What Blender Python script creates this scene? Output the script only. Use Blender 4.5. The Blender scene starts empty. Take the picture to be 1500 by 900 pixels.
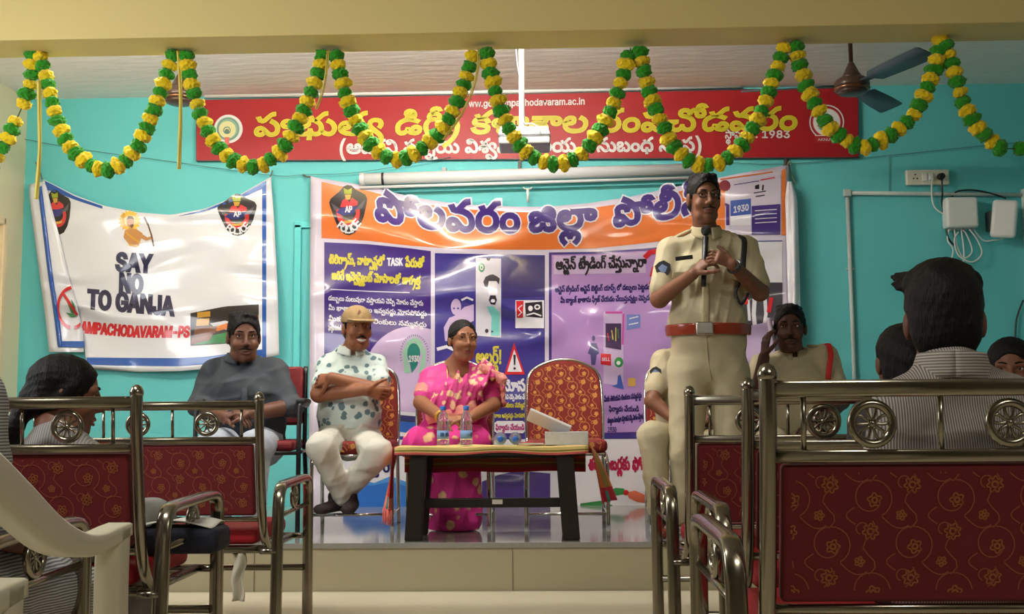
import bpy, bmesh, math, random
import numpy as np
from mathutils import Vector, Matrix
from mathutils.geometry import tessellate_polygon

# ------------------------------------------------------------------ camera, world, lights, exposure
scene = bpy.context.scene
COL = scene.collection
FOCAL = 1600.0                      # focal length in pixels of a 1500x900 frame
CAM_Z = 0.80
YAW, PITCH, ROLL = math.radians(1.6), math.radians(5.71), -0.008
cam_data = bpy.data.cameras.new('camera')
cam_data.sensor_width = 36.0
cam_data.lens = FOCAL / 1500.0 * 36.0
cam_data.clip_start = 0.05
camera = bpy.data.objects.new('camera', cam_data)
COL.objects.link(camera)
CAM_R = Matrix.Rotation(YAW, 3, 'Z') @ Matrix.Rotation(math.pi / 2 + PITCH, 3, 'X') @ Matrix.Rotation(ROLL, 3, 'Z')
camera.matrix_world = Matrix.Translation((0, 0, CAM_Z)) @ CAM_R.to_4x4()
scene.camera = camera
scene.view_settings.view_transform = 'Standard'
scene.view_settings.look = 'None'
scene.view_settings.gamma = 1.0
scene.view_settings.exposure = 0.12
scene.view_settings.use_curve_mapping = False

world = bpy.data.worlds.new('world')
scene.world = world
world.use_nodes = True
world.node_tree.nodes['Background'].inputs[0].default_value = (0.8, 0.9, 1.0, 1)
world.node_tree.nodes['Background'].inputs[1].default_value = 0.25


def area_light(name, loc, target, size, power, color, spread=180):
    d = bpy.data.lights.new(name, 'AREA')
    d.shape = 'RECTANGLE'
    d.size, d.size_y = size
    d.energy = power
    d.color = color
    d.spread = math.radians(spread)
    o = bpy.data.objects.new(name, d)
    o.location = loc
    o.rotation_euler = (Vector(target) - Vector(loc)).to_track_quat('-Z', 'Y').to_euler()
    COL.objects.link(o)
    return o


# tube lights on the stage side of the beam, and dim unseen fill lights added over the hall, with daylight from its left
area_light('hall_fill', (-1.6, 1.6, 3.05), (-1.3, 2.6, 0.0), (1.2, 0.15), 44, (1.0, 0.95, 0.84))
area_light('hall_fill', (1.6, -0.8, 3.05), (1.4, 1.6, 0.3), (1.2, 0.15), 24, (1.0, 0.95, 0.84))
area_light('window_daylight', (-3.55, 3.4, 1.9), (0.5, 5.8, 1.2), (1.6, 1.3), 55, (0.95, 0.97, 1.0))  # area light in place of a window; the hall wall is closed


def P(px, py, y):
    """The point at depth y that stands behind pixel (px, py) of the 1500x900 photograph."""
    d = CAM_R @ Vector((px - 750.0, 450.0 - py, -FOCAL))
    return Vector((0, 0, CAM_Z)) + d * (y / d.y)


def srgb(r, g, b):
    f = lambda v: v / 12.92 if v <= 0.04045 else ((v + 0.055) / 1.055) ** 2.4
    return (f(r / 255), f(g / 255), f(b / 255), 1.0)


# ------------------------------------------------------------------ materials
MATS = {}


def mat(name, rgb, rough=0.6, metal=0.0, spec=0.5, bump=0.0, bump_scale=40.0, bump_stretch=(1, 1, 1), vary=0.0, vary_scale=8.0,
        emit=0.0, ridge=0.0, ridge_scale=5.0, alpha=1.0, transmission=0.0, sheen=0.0, coat=0.0):
    if name in MATS:
        return MATS[name]
    m = bpy.data.materials.new(name)
    m.use_nodes = True
    nt = m.node_tree
    b = nt.nodes['Principled BSDF']
    c = srgb(*rgb)
    b.inputs['Base Color'].default_value = c
    b.inputs['Roughness'].default_value = rough
    b.inputs['Metallic'].default_value = metal
    b.inputs['Specular IOR Level'].default_value = spec
    if coat:
        b.inputs['Coat Weight'].default_value = coat
        b.inputs['Coat Roughness'].default_value = 0.10
    if sheen:
        b.inputs['Sheen Weight'].default_value = sheen
    if transmission:
        b.inputs['Transmission Weight'].default_value = transmission
    if alpha < 1:
        b.inputs['Alpha'].default_value = alpha
    if emit:
        b.inputs['Emission Color'].default_value = c
        b.inputs['Emission Strength'].default_value = emit
    if bump or vary or ridge:
        tc = nt.nodes.new('ShaderNodeTexCoord')
        mp = nt.nodes.new('ShaderNodeMapping')
        mp.inputs['Scale'].default_value = bump_stretch
        nt.links.new(tc.outputs['Object'], mp.inputs[0])
    if vary:
        n = nt.nodes.new('ShaderNodeTexNoise')
        n.inputs['Scale'].default_value = vary_scale
        n.inputs['Detail'].default_value = 5
        nt.links.new(mp.outputs[0], n.inputs['Vector'])
        r = nt.nodes.new('ShaderNodeMapRange')
        r.inputs[3].default_value = 1 - vary
        r.inputs[4].default_value = 1 + vary
        nt.links.new(n.outputs['Fac'], r.inputs[0])
        mx = nt.nodes.new('ShaderNodeVectorMath')
        mx.operation = 'SCALE'
        mx.inputs[0].default_value = c[:3]
        nt.links.new(r.outputs[0], mx.inputs['Scale'])
        nt.links.new(mx.outputs[0], b.inputs['Base Color'])
    if bump:
        n = nt.nodes.new('ShaderNodeTexNoise')
        n.inputs['Scale'].default_value = bump_scale
        n.inputs['Detail'].default_value = 4
        nt.links.new(mp.outputs[0], n.inputs['Vector'])
        bp = nt.nodes.new('ShaderNodeBump')
        bp.inputs['Strength'].default_value = bump
        bp.inputs['Distance'].default_value = 0.02
        nt.links.new(n.outputs['Fac'], bp.inputs['Height'])
        nt.links.new(bp.outputs[0], b.inputs['Normal'])
    if ridge:                                   # cloth wrinkles
        n = nt.nodes.new('ShaderNodeTexNoise')
        n.noise_type = 'RIDGED_MULTIFRACTAL'
        n.inputs['Scale'].default_value = ridge_scale
        n.inputs['Detail'].default_value = 2
        n.inputs['Distortion'].default_value = 0.6
        nt.links.new(mp.outputs[0], n.inputs['Vector'])
        bp = nt.nodes.new('ShaderNodeBump')
        bp.inputs['Strength'].default_value = ridge
        bp.inputs['Distance'].default_value = 0.06
        nt.links.new(n.outputs['Fac'], bp.inputs['Height'])
        nt.links.new(bp.outputs[0], b.inputs['Normal'])
    MATS[name] = m
    return m


def vinyl(rgb):
    """Printed flex-banner vinyl: glossy, with wrinkles that all colours of one banner share."""
    name = 'vinyl_%d_%d_%d' % rgb
    if name in MATS:
        return MATS[name]
    m = mat(name, rgb, rough=0.3, spec=0.4, coat=0.8)
    nt = m.node_tree
    b = nt.nodes['Principled BSDF']
    tc = nt.nodes.new('ShaderNodeTexCoord')
    mp = nt.nodes.new('ShaderNodeMapping')
    mp.inputs['Rotation'].default_value = (0, math.radians(24), 0)
    mp.inputs['Scale'].default_value = (0.8, 1, 2.0)
    nt.links.new(tc.outputs['Object'], mp.inputs[0])
    n = nt.nodes.new('ShaderNodeTexNoise')
    n.noise_type = 'RIDGED_MULTIFRACTAL'
    n.inputs['Scale'].default_value = 1.5
    n.inputs['Detail'].default_value = 3
    n.inputs['Roughness'].default_value = 0.5
    n.inputs['Distortion'].default_value = 0.5
    nt.links.new(mp.outputs[0], n.inputs['Vector'])
    bp = nt.nodes.new('ShaderNodeBump')
    bp.inputs['Strength'].default_value = 1.0
    bp.inputs['Distance'].default_value = 0.14
    nt.links.new(n.outputs['Fac'], bp.inputs['Height'])
    nt.links.new(bp.outputs[0], b.inputs['Normal'])
    nt.links.new(bp.outputs[0], b.inputs['Coat Normal'])
    return m


# ------------------------------------------------------------------ objects, parts, labels
def link_root(o, label, cat, group=None):
    o['label'] = label
    o['category'] = cat
    if group:
        o['group'] = group
    return o


def thing(name, label, cat, loc=(0, 0, 0), group=None):
    o = bpy.data.objects.new(name, None)
    o.empty_display_size = 0.1
    COL.objects.link(o)
    o.location = loc
    return link_root(o, label, cat, group)


def adopt(o, parent):
    """Parent o (built in world coordinates) under a root that is only moved, not turned, yet."""
    o.parent = parent
    root = parent
    off = Vector(root.location)
    while root.parent:
        root = root.parent
        off = off + Vector(root.location)
    if parent.parent:
        off = Vector((0, 0, 0)) if parent.type == 'MESH' else off
        o.matrix_parent_inverse = Matrix.Identity(4)
    else:
        o.matrix_parent_inverse = Matrix.Translation(-off)
    return o


class MB:
    """Collects shapes into one bmesh."""

    def __init__(self):
        self.bm = bmesh.new()
        self.mi = 0

    def face(self, vs, smooth=True):
        try:
            f = self.bm.faces.new(vs)
        except ValueError:
            return None
        f.material_index = self.mi
        f.smooth = smooth
        return f

    def box(self, c, s, bevel=0.0, rot=None, taper=None, smooth=False):
        c = Vector(c)
        hx, hy, hz = s[0] / 2, s[1] / 2, s[2] / 2
        vs = []
        for z in (-hz, hz):
            k = 1.0 if taper is None or z > 0 else taper
            for x, y in ((-hx, -hy), (hx, -hy), (hx, hy), (-hx, hy)):
                v = Vector((x * k, y * k, z))
                if rot is not None:
                    v = rot @ v
                vs.append(self.bm.verts.new(c + v))
        fs = [self.face([vs[i] for i in q], smooth) for q in
              ((3, 2, 1, 0), (4, 5, 6, 7), (0, 1, 5, 4), (1, 2, 6, 5), (2, 3, 7, 6), (3, 0, 4, 7))]
        if bevel:
            es = list({e for f in fs for e in f.edges})
            r = bmesh.ops.bevel(self.bm, geom=es, offset=bevel, segments=3, profile=0.5, affect='EDGES')
            for f in r['faces']:
                f.material_index = self.mi
                f.smooth = True
        return self

    def tube(self, pts, r, seg=10, closed=False, caps=True, flat=None):
        """Sweeps a circle (or, with flat=(wx, wy), a rounded oval) along the points."""
        pts = [Vector(p) for p in pts]
        n = len(pts)
        rs = r if isinstance(r, (list, tuple)) else [r] * n
        tang = []
        for i in range(n):
            if closed:
                t = pts[(i + 1) % n] - pts[i - 1]
            else:
                t = pts[min(i + 1, n - 1)] - pts[max(i - 1, 0)]
            tang.append(t.normalized())
        ref = Vector((1, 0, 0)) if flat else (Vector((0, 0, 1)) if abs(tang[0].z) < 0.9 else Vector((1, 0, 0)))
        if flat and abs(tang[0].x) > 0.9:
            ref = Vector((0, 1, 0))
        u = (ref - tang[0] * ref.dot(tang[0])).normalized()
        rings = []
        for i in range(n):
            if i:
                u = (u - tang[i] * u.dot(tang[i])).normalized()
            w = tang[i].cross(u)
            ring = []
            for k in range(seg):
                a = 2 * math.pi * k / seg
                ca, sa = math.cos(a), math.sin(a)
                if flat:
                    e = 0.55
                    ca = math.copysign(abs(ca) ** e, ca) * flat[0]
                    sa = math.copysign(abs(sa) ** e, sa) * flat[1]
                ring.append(self.bm.verts.new(pts[i] + (u * ca + w * sa) * rs[i]))
            rings.append(ring)
        for i in range(n if closed else n - 1):
            a, b = rings[i], rings[(i + 1) % n]
            for k in range(seg):
                self.face([a[k], a[(k + 1) % seg], b[(k + 1) % seg], b[k]])
        if caps and not closed:
            self.face(list(reversed(rings[0])), False)
            self.face(rings[-1], False)
        return self

    def lathe(self, prof, c=(0, 0, 0), seg=24, axis='Z', rot=None):
        c = Vector(c)
        rings = []
        for r, h in prof:
            ring = []
            for k in range(seg):
                a = 2 * math.pi * k / seg
                v = Vector((r * math.cos(a), r * math.sin(a), h))
                if axis == 'Y':
                    v = Vector((v.x, v.z, -v.y))
                elif axis == 'X':
                    v = Vector((v.z, v.x, v.y))
                if rot is not None:
                    v = rot @ v
                ring.append(self.bm.verts.new(c + v))
            rings.append(ring)
        for a, b in zip(rings, rings[1:]):
            for k in range(seg):
                self.face([a[k], a[(k + 1) % seg], b[(k + 1) % seg], b[k]])
        self.face(list(reversed(rings[0])), False)
        self.face(rings[-1], False)
        return self

    def ball(self, c, r, seg=12, scale=(1, 1, 1)):
        n = seg // 2
        prof = [(max(1e-4, math.sin(math.pi * i / n)) * r * scale[0], -math.cos(math.pi * i / n) * r * scale[2]) for i in range(n + 1)]
        return self.lathe(prof, c, seg)

    def prism(self, loop, depth_vec, bevel=0.0):
        """Extrudes a planar loop of 3-D points by a vector."""
        d = Vector(depth_vec)
        a = [self.bm.verts.new(Vector(p)) for p in loop]
        b = [self.bm.verts.new(Vector(p) + d) for p in loop]
        n = len(a)
        fs = [self.face(list(reversed(a)), False), self.face(b, False)]
        for i in range(n):
            fs.append(self.face([a[i], a[(i + 1) % n], b[(i + 1) % n], b[i]], n > 10))
        if bevel:
            es = list({e for f in fs[:2] if f for e in f.edges})
            r = bmesh.ops.bevel(self.bm, geom=es, offset=bevel, segments=3, profile=0.5, affect='EDGES')
            for f in r['faces']:
                f.material_index = self.mi
                f.smooth = True
        return self

    def grid(self, fn, nu, nv):
        vs = [[self.bm.verts.new(fn(i / nu, j / nv)) for i in range(nu + 1)] for j in range(nv + 1)]
        for j in range(nv):
            for i in range(nu):
                self.face([vs[j][i], vs[j][i + 1], vs[j + 1][i + 1], vs[j + 1][i]])
        return self


def build(name, mb, mats, parent=None, fix=True):
    me = bpy.data.meshes.new(name)
    if fix:
        bmesh.ops.recalc_face_normals(mb.bm, faces=mb.bm.faces)
    mb.bm.to_mesh(me)
    mb.bm.free()
    for m in (mats if isinstance(mats, (list, tuple)) else [mats]):
        me.materials.append(m)
    o = bpy.data.objects.new(name, me)
    COL.objects.link(o)
    if parent is not None:
        adopt(o, parent)
    return o


def single(name, mb, mats, label, cat, group=None):
    return link_root(build(name, mb, mats), label, cat, group)


def struct(name, mb, mats):
    o = build(name, mb, mats)
    o['kind'] = 'structure'
    return o


def copy_tree(o, label=None, parent=None):
    c = o.copy()
    COL.objects.link(c)
    if parent is not None:
        c.parent = parent
    if label:
        c['label'] = label
    for ch in o.children:
        copy_tree(ch, None, c)
    return c


def curve_pts(keys, n=24, closed=False):
    """Catmull-Rom through the key points."""
    k = [Vector(p) for p in keys]
    m = len(k)
    out = []
    segs = m if closed else m - 1
    for i in range(segs):
        if closed:
            p0, p1, p2, p3 = k[i - 1], k[i], k[(i + 1) % m], k[(i + 2) % m]
        else:
            p0, p1, p2, p3 = k[max(i - 1, 0)], k[i], k[i + 1], k[min(i + 2, m - 1)]
        q = max(2, n // segs)
        for j in range(q):
            t = j / q
            out.append(0.5 * ((2 * p1) + (p2 - p0) * t + (2 * p0 - 5 * p1 + 4 * p2 - p3) * t * t + (3 * p1 - p0 - 3 * p2 + p3) * t ** 3))
    if not closed:
        out.append(k[-1])
    return out


def interp(table, x):
    xs = [a for a, _ in table]
    ys = [b for _, b in table]
    return float(np.interp(x, xs, ys))

# ------------------------------------------------------------------ letter outlines used on the banners
# every contour: its first point, then the step to each next point, in sixths of a font unit
GLYPH_STEPS = {
43:[[81,-2,-9,1,-10,5,-23,26,-7,4,-7,0,-5,-4,-2,-9,3,-7,7,-3,8,1,10,12,9,-10,-15,-14,-14,-2,-11,4,-7,7,-3,12,1,10,5,9,8,5,12,2,15,-7,26,-27,10,-2,10,4,6,10,-1,18,-10,16,-17,11,6,13,15,-9,10,-9,9,-14,2,-13,-1,-17,-6,-13,-10,-7],[33,71,-14,5,-10,18,14,4,6,-13,9,-1,28,30,10,6,11,1,1,-13,-15,-4,-24,-27,-9,-5]],
497:[[28,83,16,-4,13,-15,6,-21,0,-25,-5,-24,-10,-22,-18,-23,-21,-21,-9,10,22,21,15,21,9,21,4,23,-2,26,-8,16,-6,4,-7,2,-7,-2,-4,-5,0,-8,5,-5,14,0,14,10,5,-11,-14,-9,-11,-3,-14,2,-8,7,-5,14,4,11,9,7]],
46:[[89,-2,-17,4,-11,13,3,0,-10,-12,-13,-4,-17,0,-11,7,-6,13,3,14,8,9,24,12,4,8,-1,5,-4,3,-14,0,-7,-6,1,-10,-12,-4,-3,15,6,11,11,6,18,1,13,-6,5,-9,1,-11,-5,-9,-33,-20,0,-11,10,-6,10,1,7,4,5,6,2,9,13,0,3,-11,8,-7,11,-2,8,4,6,13,-2,18,-9,14,-17,11,5,12,22,-14,8,-11,5,-12,2,-13,-1,-12,-4,-10,-7,-7,-8,-4],[55,-21,1,24,12,0,2,-24],[78,71,-15,5,-9,18,14,4,5,-13,9,-1,29,30,10,6,10,1,1,-13,-14,-4,-25,-27,-8,-5]],
63:[[19,-2,-19,6,-15,14,7,11,11,-11,11,-6,13,0,8,7,3,13,-4,17,-10,13,-15,8,6,13,15,-9,10,-9,9,-14,3,-13,-2,-17,-6,-14,-13,-8]],
38:[[66,-2,-28,3,-19,10,-7,7,-5,12,-1,13,3,10,5,8,9,7,13,3,12,-3,7,-5,4,-10,-1,-10,-6,-9,-7,-4,-13,-2,-18,5,1,12,14,-5,13,2,3,10,-1,4,-5,3,-12,-2,-8,-10,0,-15,8,-10,9,-6,17,-4,17,-1,18,3,12,6,7,7,4,10,0,11,-4,7,-7,4,-7,0,-7,-5,0,-9,8,-5,12,3,5,9,3,-15,-5,-5,-13,-4,-14,2,-9,11,1,17,4,5,8,4,15,0,-29,4,3,12,22,-5,15,-9,9,-13,3,-15,-4,-17,-7,-11,-13,-9,-18,-5],[68,71,-14,5,-10,18,14,4,6,-13,9,-1,28,30,11,6,10,1,1,-13,-14,-4,-25,-27,-8,-5]],
501:[[46,-56,-16,4,-21,22,-5,3,-6,0,-5,-4,0,-8,3,-4,11,-1,9,11,7,-10,-12,-11,-13,-2,-9,3,-6,6,-3,9,1,9,4,7,7,5,8,1,14,-4,19,-18,8,-5,12,0,8,8,1,14,-4,12,-10,11,-31,27,-11,18,0,14,4,11,10,8,13,3,13,-1,12,-4,7,-8,4,-12,-1,-12,-7,-12,-10,7,4,7,0,8,-2,8,-6,5,-8,2,-11,-1,-7,-5,-3,-7,1,-7,4,-8,40,-36,8,-12,4,-10,1,-18,-5,-11,-11,-10]],
3:[],
187:[[91,-2,-23,5,-9,9,-1,2,2,1,-8,-11,-9,-5,-15,-1,-11,6,-8,12,-3,23,4,16,10,13,18,11,26,4,22,-3,21,-9,-8,-11,-25,10,-16,1,-14,-3,-17,-11,-7,-15,1,-21,5,-7,6,-3,13,4,5,6,2,10,13,0,2,-10,6,-6,11,-4,13,0,5,2,3,5,0,7,-4,5,-9,1,-7,-3,-2,-11,6,-9,-11,-2,-6,15,4,15,8,6,7,2,9,0,9,-4,7,-6,2,-7,-2,-15,-9,-10],[61,72,-21,4,4,11,15,-3,13,2,5,7,0,13,-4,7,-7,4,-9,1,-6,-4,0,-7,5,-4,13,2,10,10,5,-7,-7,-10,-10,-5,-14,0,-10,5,-5,9,2,12,10,8,11,2,10,-2,10,-6,6,-10,3,-12,-3,-14,-5,-7,-12,-5]],
213:[[46,114,16,-3,11,-9,8,-16,-1,-19,-12,6,-4,19,-4,5,-8,4,-12,0,-8,-6,-1,-10,7,-7,-14,-3,-2,2,-4,13,4,14,10,8],[49,83,22,-5,15,-14,4,-22,-3,-24,-9,-19,-14,6,11,24,2,15,-3,12,-4,7,-8,5,-10,3,-13,-1,-8,-4,-6,-6,-4,-15,2,-20,11,-20,-14,-6,-12,28,-1,18,3,13,6,11,10,9,13,4],[53,141,16,-4,8,-12,-12,-3,-7,7,-11,-1,-4,-3,-1,-5,2,-6,6,-5,-12,-5,-8,12,0,13,9,9]],
23:[[44,-2,-16,2,-12,6,-9,9,-4,9,14,4,8,-12,16,-5,17,2,9,6,0,8,-5,6,-41,6,-12,9,-3,12,4,12,9,7,14,4,21,0,12,-4,9,-7,6,-12,-15,-4,-6,11,-12,4,-17,-1,-10,-6,-1,-6,4,-5,41,-7,11,-6,5,-8,0,-15,-5,-10,-15,-7],[39,71,-14,5,-10,18,14,4,6,-13,9,-1,28,30,10,6,11,1,1,-13,-14,-4,-25,-27,-8,-5]],
168:[[55,-2,-12,2,-9,4,-4,7,1,11,5,5,12,5,2,4,19,1,14,6,5,7,0,8,-5,8,-9,5,18,2,6,-4,3,-8,1,-10,-2,-8,-8,-9,-9,-5,-29,-4,-9,-3,-2,-5,1,-5,6,-2,9,-1,6,2,2,4,-4,8,-35,6,-16,8,-6,10,1,14,7,9,13,4,16,-2,9,-7,3,-9,-1,-9,-4,-5,-10,-7,-14,-4,-6,8,13,3,7,5,2,7,-4,6,-14,1,-5,-4,-1,-5,2,-6,5,-4,39,-7,14,-12,2,-10,-3,-8,-8,-5],[140,37,-15,4,-5,6,-2,9,1,9,4,9,15,1,-6,-8,-2,-8,3,-8,6,-3,8,1,4,6,0,8,-5,6,-10,2,-87,0,0,12,85,0,18,-3,7,-5,3,-7,1,-17,-8,-11]],
170:[[60,-2,-10,1,-9,5,-5,7,-1,9,5,14,27,25,-1,9,-10,5,4,7,10,-2,8,-5,3,-6,-1,-8,-5,-9,-23,-21,-4,-10,3,-5,4,-3,10,0,5,2,3,9,-3,11,-6,6,-12,6,-15,3,-13,-3,-5,-8,2,-13,-13,-4,-3,16,2,9,4,6,7,5,10,3,26,-2,19,-10,7,-7,5,-9,1,-18,-9,-11],[121,37,-15,4,-5,6,-3,9,1,9,5,9,14,1,-6,-8,-2,-8,3,-8,7,-3,7,1,5,6,-1,10,-7,5,-109,1,0,12,97,0,19,-3,11,-10,2,-9,-1,-10,-8,-11]],
51:[[59,-2,-13,1,-16,5,-12,9,-8,12,-4,20,3,17,7,13,12,7,12,1,9,-2,7,-6,3,-8,-2,-17,-11,-9,-21,-1,-15,11,4,10,11,-9,16,1,5,7,-2,9,-10,2,-8,-4,-5,-8,-2,-15,2,-10,4,-9,8,-7,11,-5,28,-1,16,7,7,7,3,15,-1,11,-9,12,-12,6,7,13,18,-12,9,-13,2,-21,-8,-21,-10,-10,-9,-4]],
49:[[6,39,3,19,10,15,16,8,14,2,19,-3,14,-10,9,-16,2,-14,-3,-18,-10,-14,-16,-8,-15,-2,-14,2,-16,8,-10,13],[20,41,2,-14,5,-7,7,-6,10,-2,13,0,11,5,8,8,3,12,-1,13,-5,11,-10,7,-10,3,-15,-2,-8,-4,-7,-9],[44,71,-14,5,-10,18,14,4,6,-13,9,-1,28,30,11,6,10,1,1,-13,-14,-4,-25,-27,-8,-5]],
6:[[6,35,2,15,9,12,13,8,12,1,12,-1,14,-8,8,-12,3,-15,-3,-16,-8,-12,-13,-7,-13,-2,-12,2,-13,7,-9,12],[19,35,1,-8,5,-9,9,-6,8,-1,8,1,9,5,5,8,1,10,-2,11,-4,6,-5,4,-12,2,-8,-1,-8,-5,-5,-7]],
404:[[90,-2,-17,4,-11,13,4,0,-8,-10,-9,-6,-14,-1,-13,5,-9,10,-2,13,5,12,9,8,-2,-3,-19,0,0,12,39,0,0,-11,-12,-6,-6,-8,0,-10,7,-7,7,-2,9,2,6,6,4,12,12,0,3,-9,5,-7,8,-3,9,0,6,3,4,6,2,11,-2,13,-6,10,-8,8,-19,8,2,12,23,-8,11,-9,8,-11,4,-13,1,-14,-3,-12,-7,-11,-8,-5],[140,70,-9,1,-8,5,-6,13,1,9,4,9,15,1,-7,-9,-1,-11,6,-6,8,-1,6,3,2,8,-1,6,-7,5,-32,0,-7,-5,-4,-9,-13,0,-4,10,-7,5,-13,-2,-4,-5,0,-8,5,-4,11,-2,-1,-12,-14,2,-10,7,-5,9,1,13,7,9,11,5,20,-2,6,-5,5,-8,-3,1,6,8,10,6,23,1,16,-2,8,-5,5,-5,3,-17,-6,-12,-9,-5],[144,142,16,-5,9,-11,-13,-4,-7,8,-11,-1,-4,-3,-1,-5,3,-6,5,-5,-12,-5,-8,12,1,12,8,9]],
35:[[91,-2,-23,5,-9,9,-1,2,2,1,-8,-11,-9,-5,-15,-1,-11,6,-8,12,-3,23,4,16,10,13,18,11,26,4,22,-3,21,-9,-8,-11,-25,10,-16,1,-14,-3,-17,-11,-7,-15,1,-21,5,-7,6,-3,13,4,5,6,2,10,13,0,2,-10,6,-6,11,-4,13,0,5,2,3,5,0,7,-4,5,-9,1,-7,-3,-2,-11,6,-9,-11,-2,-6,15,4,15,8,6,7,2,9,0,9,-4,7,-6,2,-7,-2,-15,-9,-10],[57,71,-14,5,-9,18,14,4,5,-13,9,-1,28,30,11,6,10,1,1,-13,-14,-4,-25,-27,-8,-5]],
54:[[80,-2,-8,1,-10,5,-23,26,-7,4,-7,0,-5,-4,-2,-5,1,-8,5,-5,10,-1,7,4,5,9,9,-10,-10,-11,-11,-5,-14,1,-9,6,-5,8,-1,13,3,10,8,8,10,3,9,-1,10,-4,21,-24,7,-5,14,-1,9,7,3,9,-1,11,-3,10,-8,10,-19,9,-28,3,14,12,21,-3,16,-7,12,-11,7,-14,3,-20,-5,-16,-13,-11],[40,71,-14,5,-10,18,14,4,6,-13,9,-1,28,30,10,6,11,1,1,-13,-15,-4,-24,-27,-9,-5]],
620:[[8,35,4,36,11,33,16,25,14,0,-11,-18,-10,-25,-7,-25,-2,-26,1,-20,6,-29,12,-28,11,-18,-14,0,-14,22,-12,32]],
10:[[70,-2,-18,1,-20,6,-11,7,-10,11,-4,15,0,17,5,14,9,10,10,4,12,0,8,-3,6,-7,2,-8,-1,-10,-4,-9,-6,-4,-11,-3,-10,1,-8,3,-9,8,4,10,11,-9,16,1,5,9,-3,8,-12,0,-9,-8,-3,-15,3,-14,6,-9,7,-6,15,-5,15,-2,31,3,10,5,5,7,-1,6,-3,4,-19,9,-9,9,-2,12,4,10,10,6,14,1,11,-3,8,-7,4,-11,-3,-13,-6,-8,-11,-8,-13,-2,-45,0,0,12,52,0,10,9,1,13,-5,5,-10,1,-6,-3,-2,-7,6,-8,18,-8,8,-8,3,-9,-3,-12,-7,-8,-12,-6]],
192:[[55,114,18,-3,15,-12,6,-13,0,-19,-12,6,-2,12,-5,9,-7,5,-9,2,-11,0,-7,-3,-3,-5,-1,-6,8,-9,-16,-2,-5,13,3,13,10,9],[84,-2,-16,4,-11,13,3,0,-8,-11,-13,-6,-15,1,-11,8,-6,14,-1,18,4,16,12,16,19,10,25,2,17,-4,17,-12,6,-8,5,-14,0,-24,-4,-10,-6,-7,-8,-5],[83,11,11,5,4,13,-3,20,-7,13,-14,7,-16,2,-17,-3,-13,-9,-6,-9,-2,-12,1,-16,5,-7,6,-4,9,1,8,7,3,12,13,0,4,-13,7,-5]],
205:[[80,-2,-8,1,-10,5,-23,26,-8,4,-7,-1,-4,-3,-2,-7,2,-8,6,-4,8,0,7,4,5,9,9,-10,-7,-8,-10,-7,-12,-1,-11,4,-8,9,-2,12,2,10,6,8,10,6,10,0,10,-4,23,-25,8,-6,15,1,6,5,3,7,1,17,-4,17,-8,17,-11,14,-13,10,-19,5,-12,-3,-1,-10,7,-5,9,2,3,10,-6,11,12,2,6,-16,-3,-10,-3,-5,-9,-5,-11,-1,-7,2,-7,6,-4,9,0,9,4,8,8,5,20,3,20,-6,22,-17,13,-20,7,-30,-2,-25,-9,-15,-10,-4]],
42:[[79,-2,-12,2,-9,5,-22,26,-7,4,-7,-2,-3,-7,1,-11,6,-13,-13,-4,-7,14,-1,15,3,9,8,8,9,4,10,-1,7,-4,29,-30,15,-1,8,7,3,9,0,11,-9,18,-8,6,-13,5,-27,3,13,12,20,-3,16,-7,12,-11,8,-14,2,-20,-5,-17,-12,-10],[39,71,-14,5,-9,18,14,4,5,-13,9,-1,28,30,11,6,10,1,1,-13,-14,-4,-25,-27,-8,-5]],
490:[[55,-56,-14,4,-28,28,-10,5,-8,1,-7,-3,-4,-7,0,-7,4,-6,8,-3,10,0,12,3,15,13,6,18,0,28,-8,20,-13,18,-21,16,7,11,25,-19,16,-25,8,-28,-2,-29,-5,-13,-8,-10,-12,-10,-12,-4,-13,-1,-13,2,-10,6,-6,9,-1,14,7,13,13,5,14,0,15,-8,30,-28,9,-1,7,6,8,-9,-9,-7]],
48:[[6,39,3,19,10,15,16,8,14,2,19,-3,14,-10,9,-16,2,-14,-3,-18,-10,-14,-16,-8,-15,-2,-14,2,-16,8,-10,13],[20,41,1,-10,6,-11,7,-6,10,-2,13,0,11,4,8,9,3,12,-1,12,-5,11,-10,8,-10,2,-15,-1,-8,-5,-7,-9],[118,-2,-19,6,-15,14,6,11,11,-11,12,-6,12,0,9,7,3,13,-4,17,-11,13,-15,9,6,11,16,-9,9,-9,9,-14,3,-12,-1,-17,-7,-14,-12,-8],[176,-2,-20,6,-14,14,6,11,11,-11,12,-6,12,0,9,7,3,13,-4,17,-11,13,-15,8,7,13,15,-9,9,-9,9,-14,3,-13,-1,-17,-7,-14,-13,-8],[106,71,-14,5,-10,18,14,4,6,-13,9,-1,28,30,10,6,11,1,1,-13,-15,-4,-24,-27,-9,-5]],
55:[[60,-2,-10,1,-9,5,-5,7,-1,9,5,14,27,25,-1,9,-12,4,6,11,10,-3,7,-4,4,-8,-1,-9,-5,-9,-23,-21,-4,-10,3,-5,4,-3,10,0,5,2,3,9,-3,11,-6,6,-12,6,-15,3,-13,-3,-5,-8,2,-13,-13,-4,-3,16,2,9,4,6,7,5,10,3,26,-2,19,-10,7,-7,5,-9,1,-18,-9,-11],[46,71,-14,5,-10,18,14,4,6,-13,9,-1,28,30,10,6,11,1,1,-13,-15,-4,-24,-27,-9,-5]],
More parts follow.
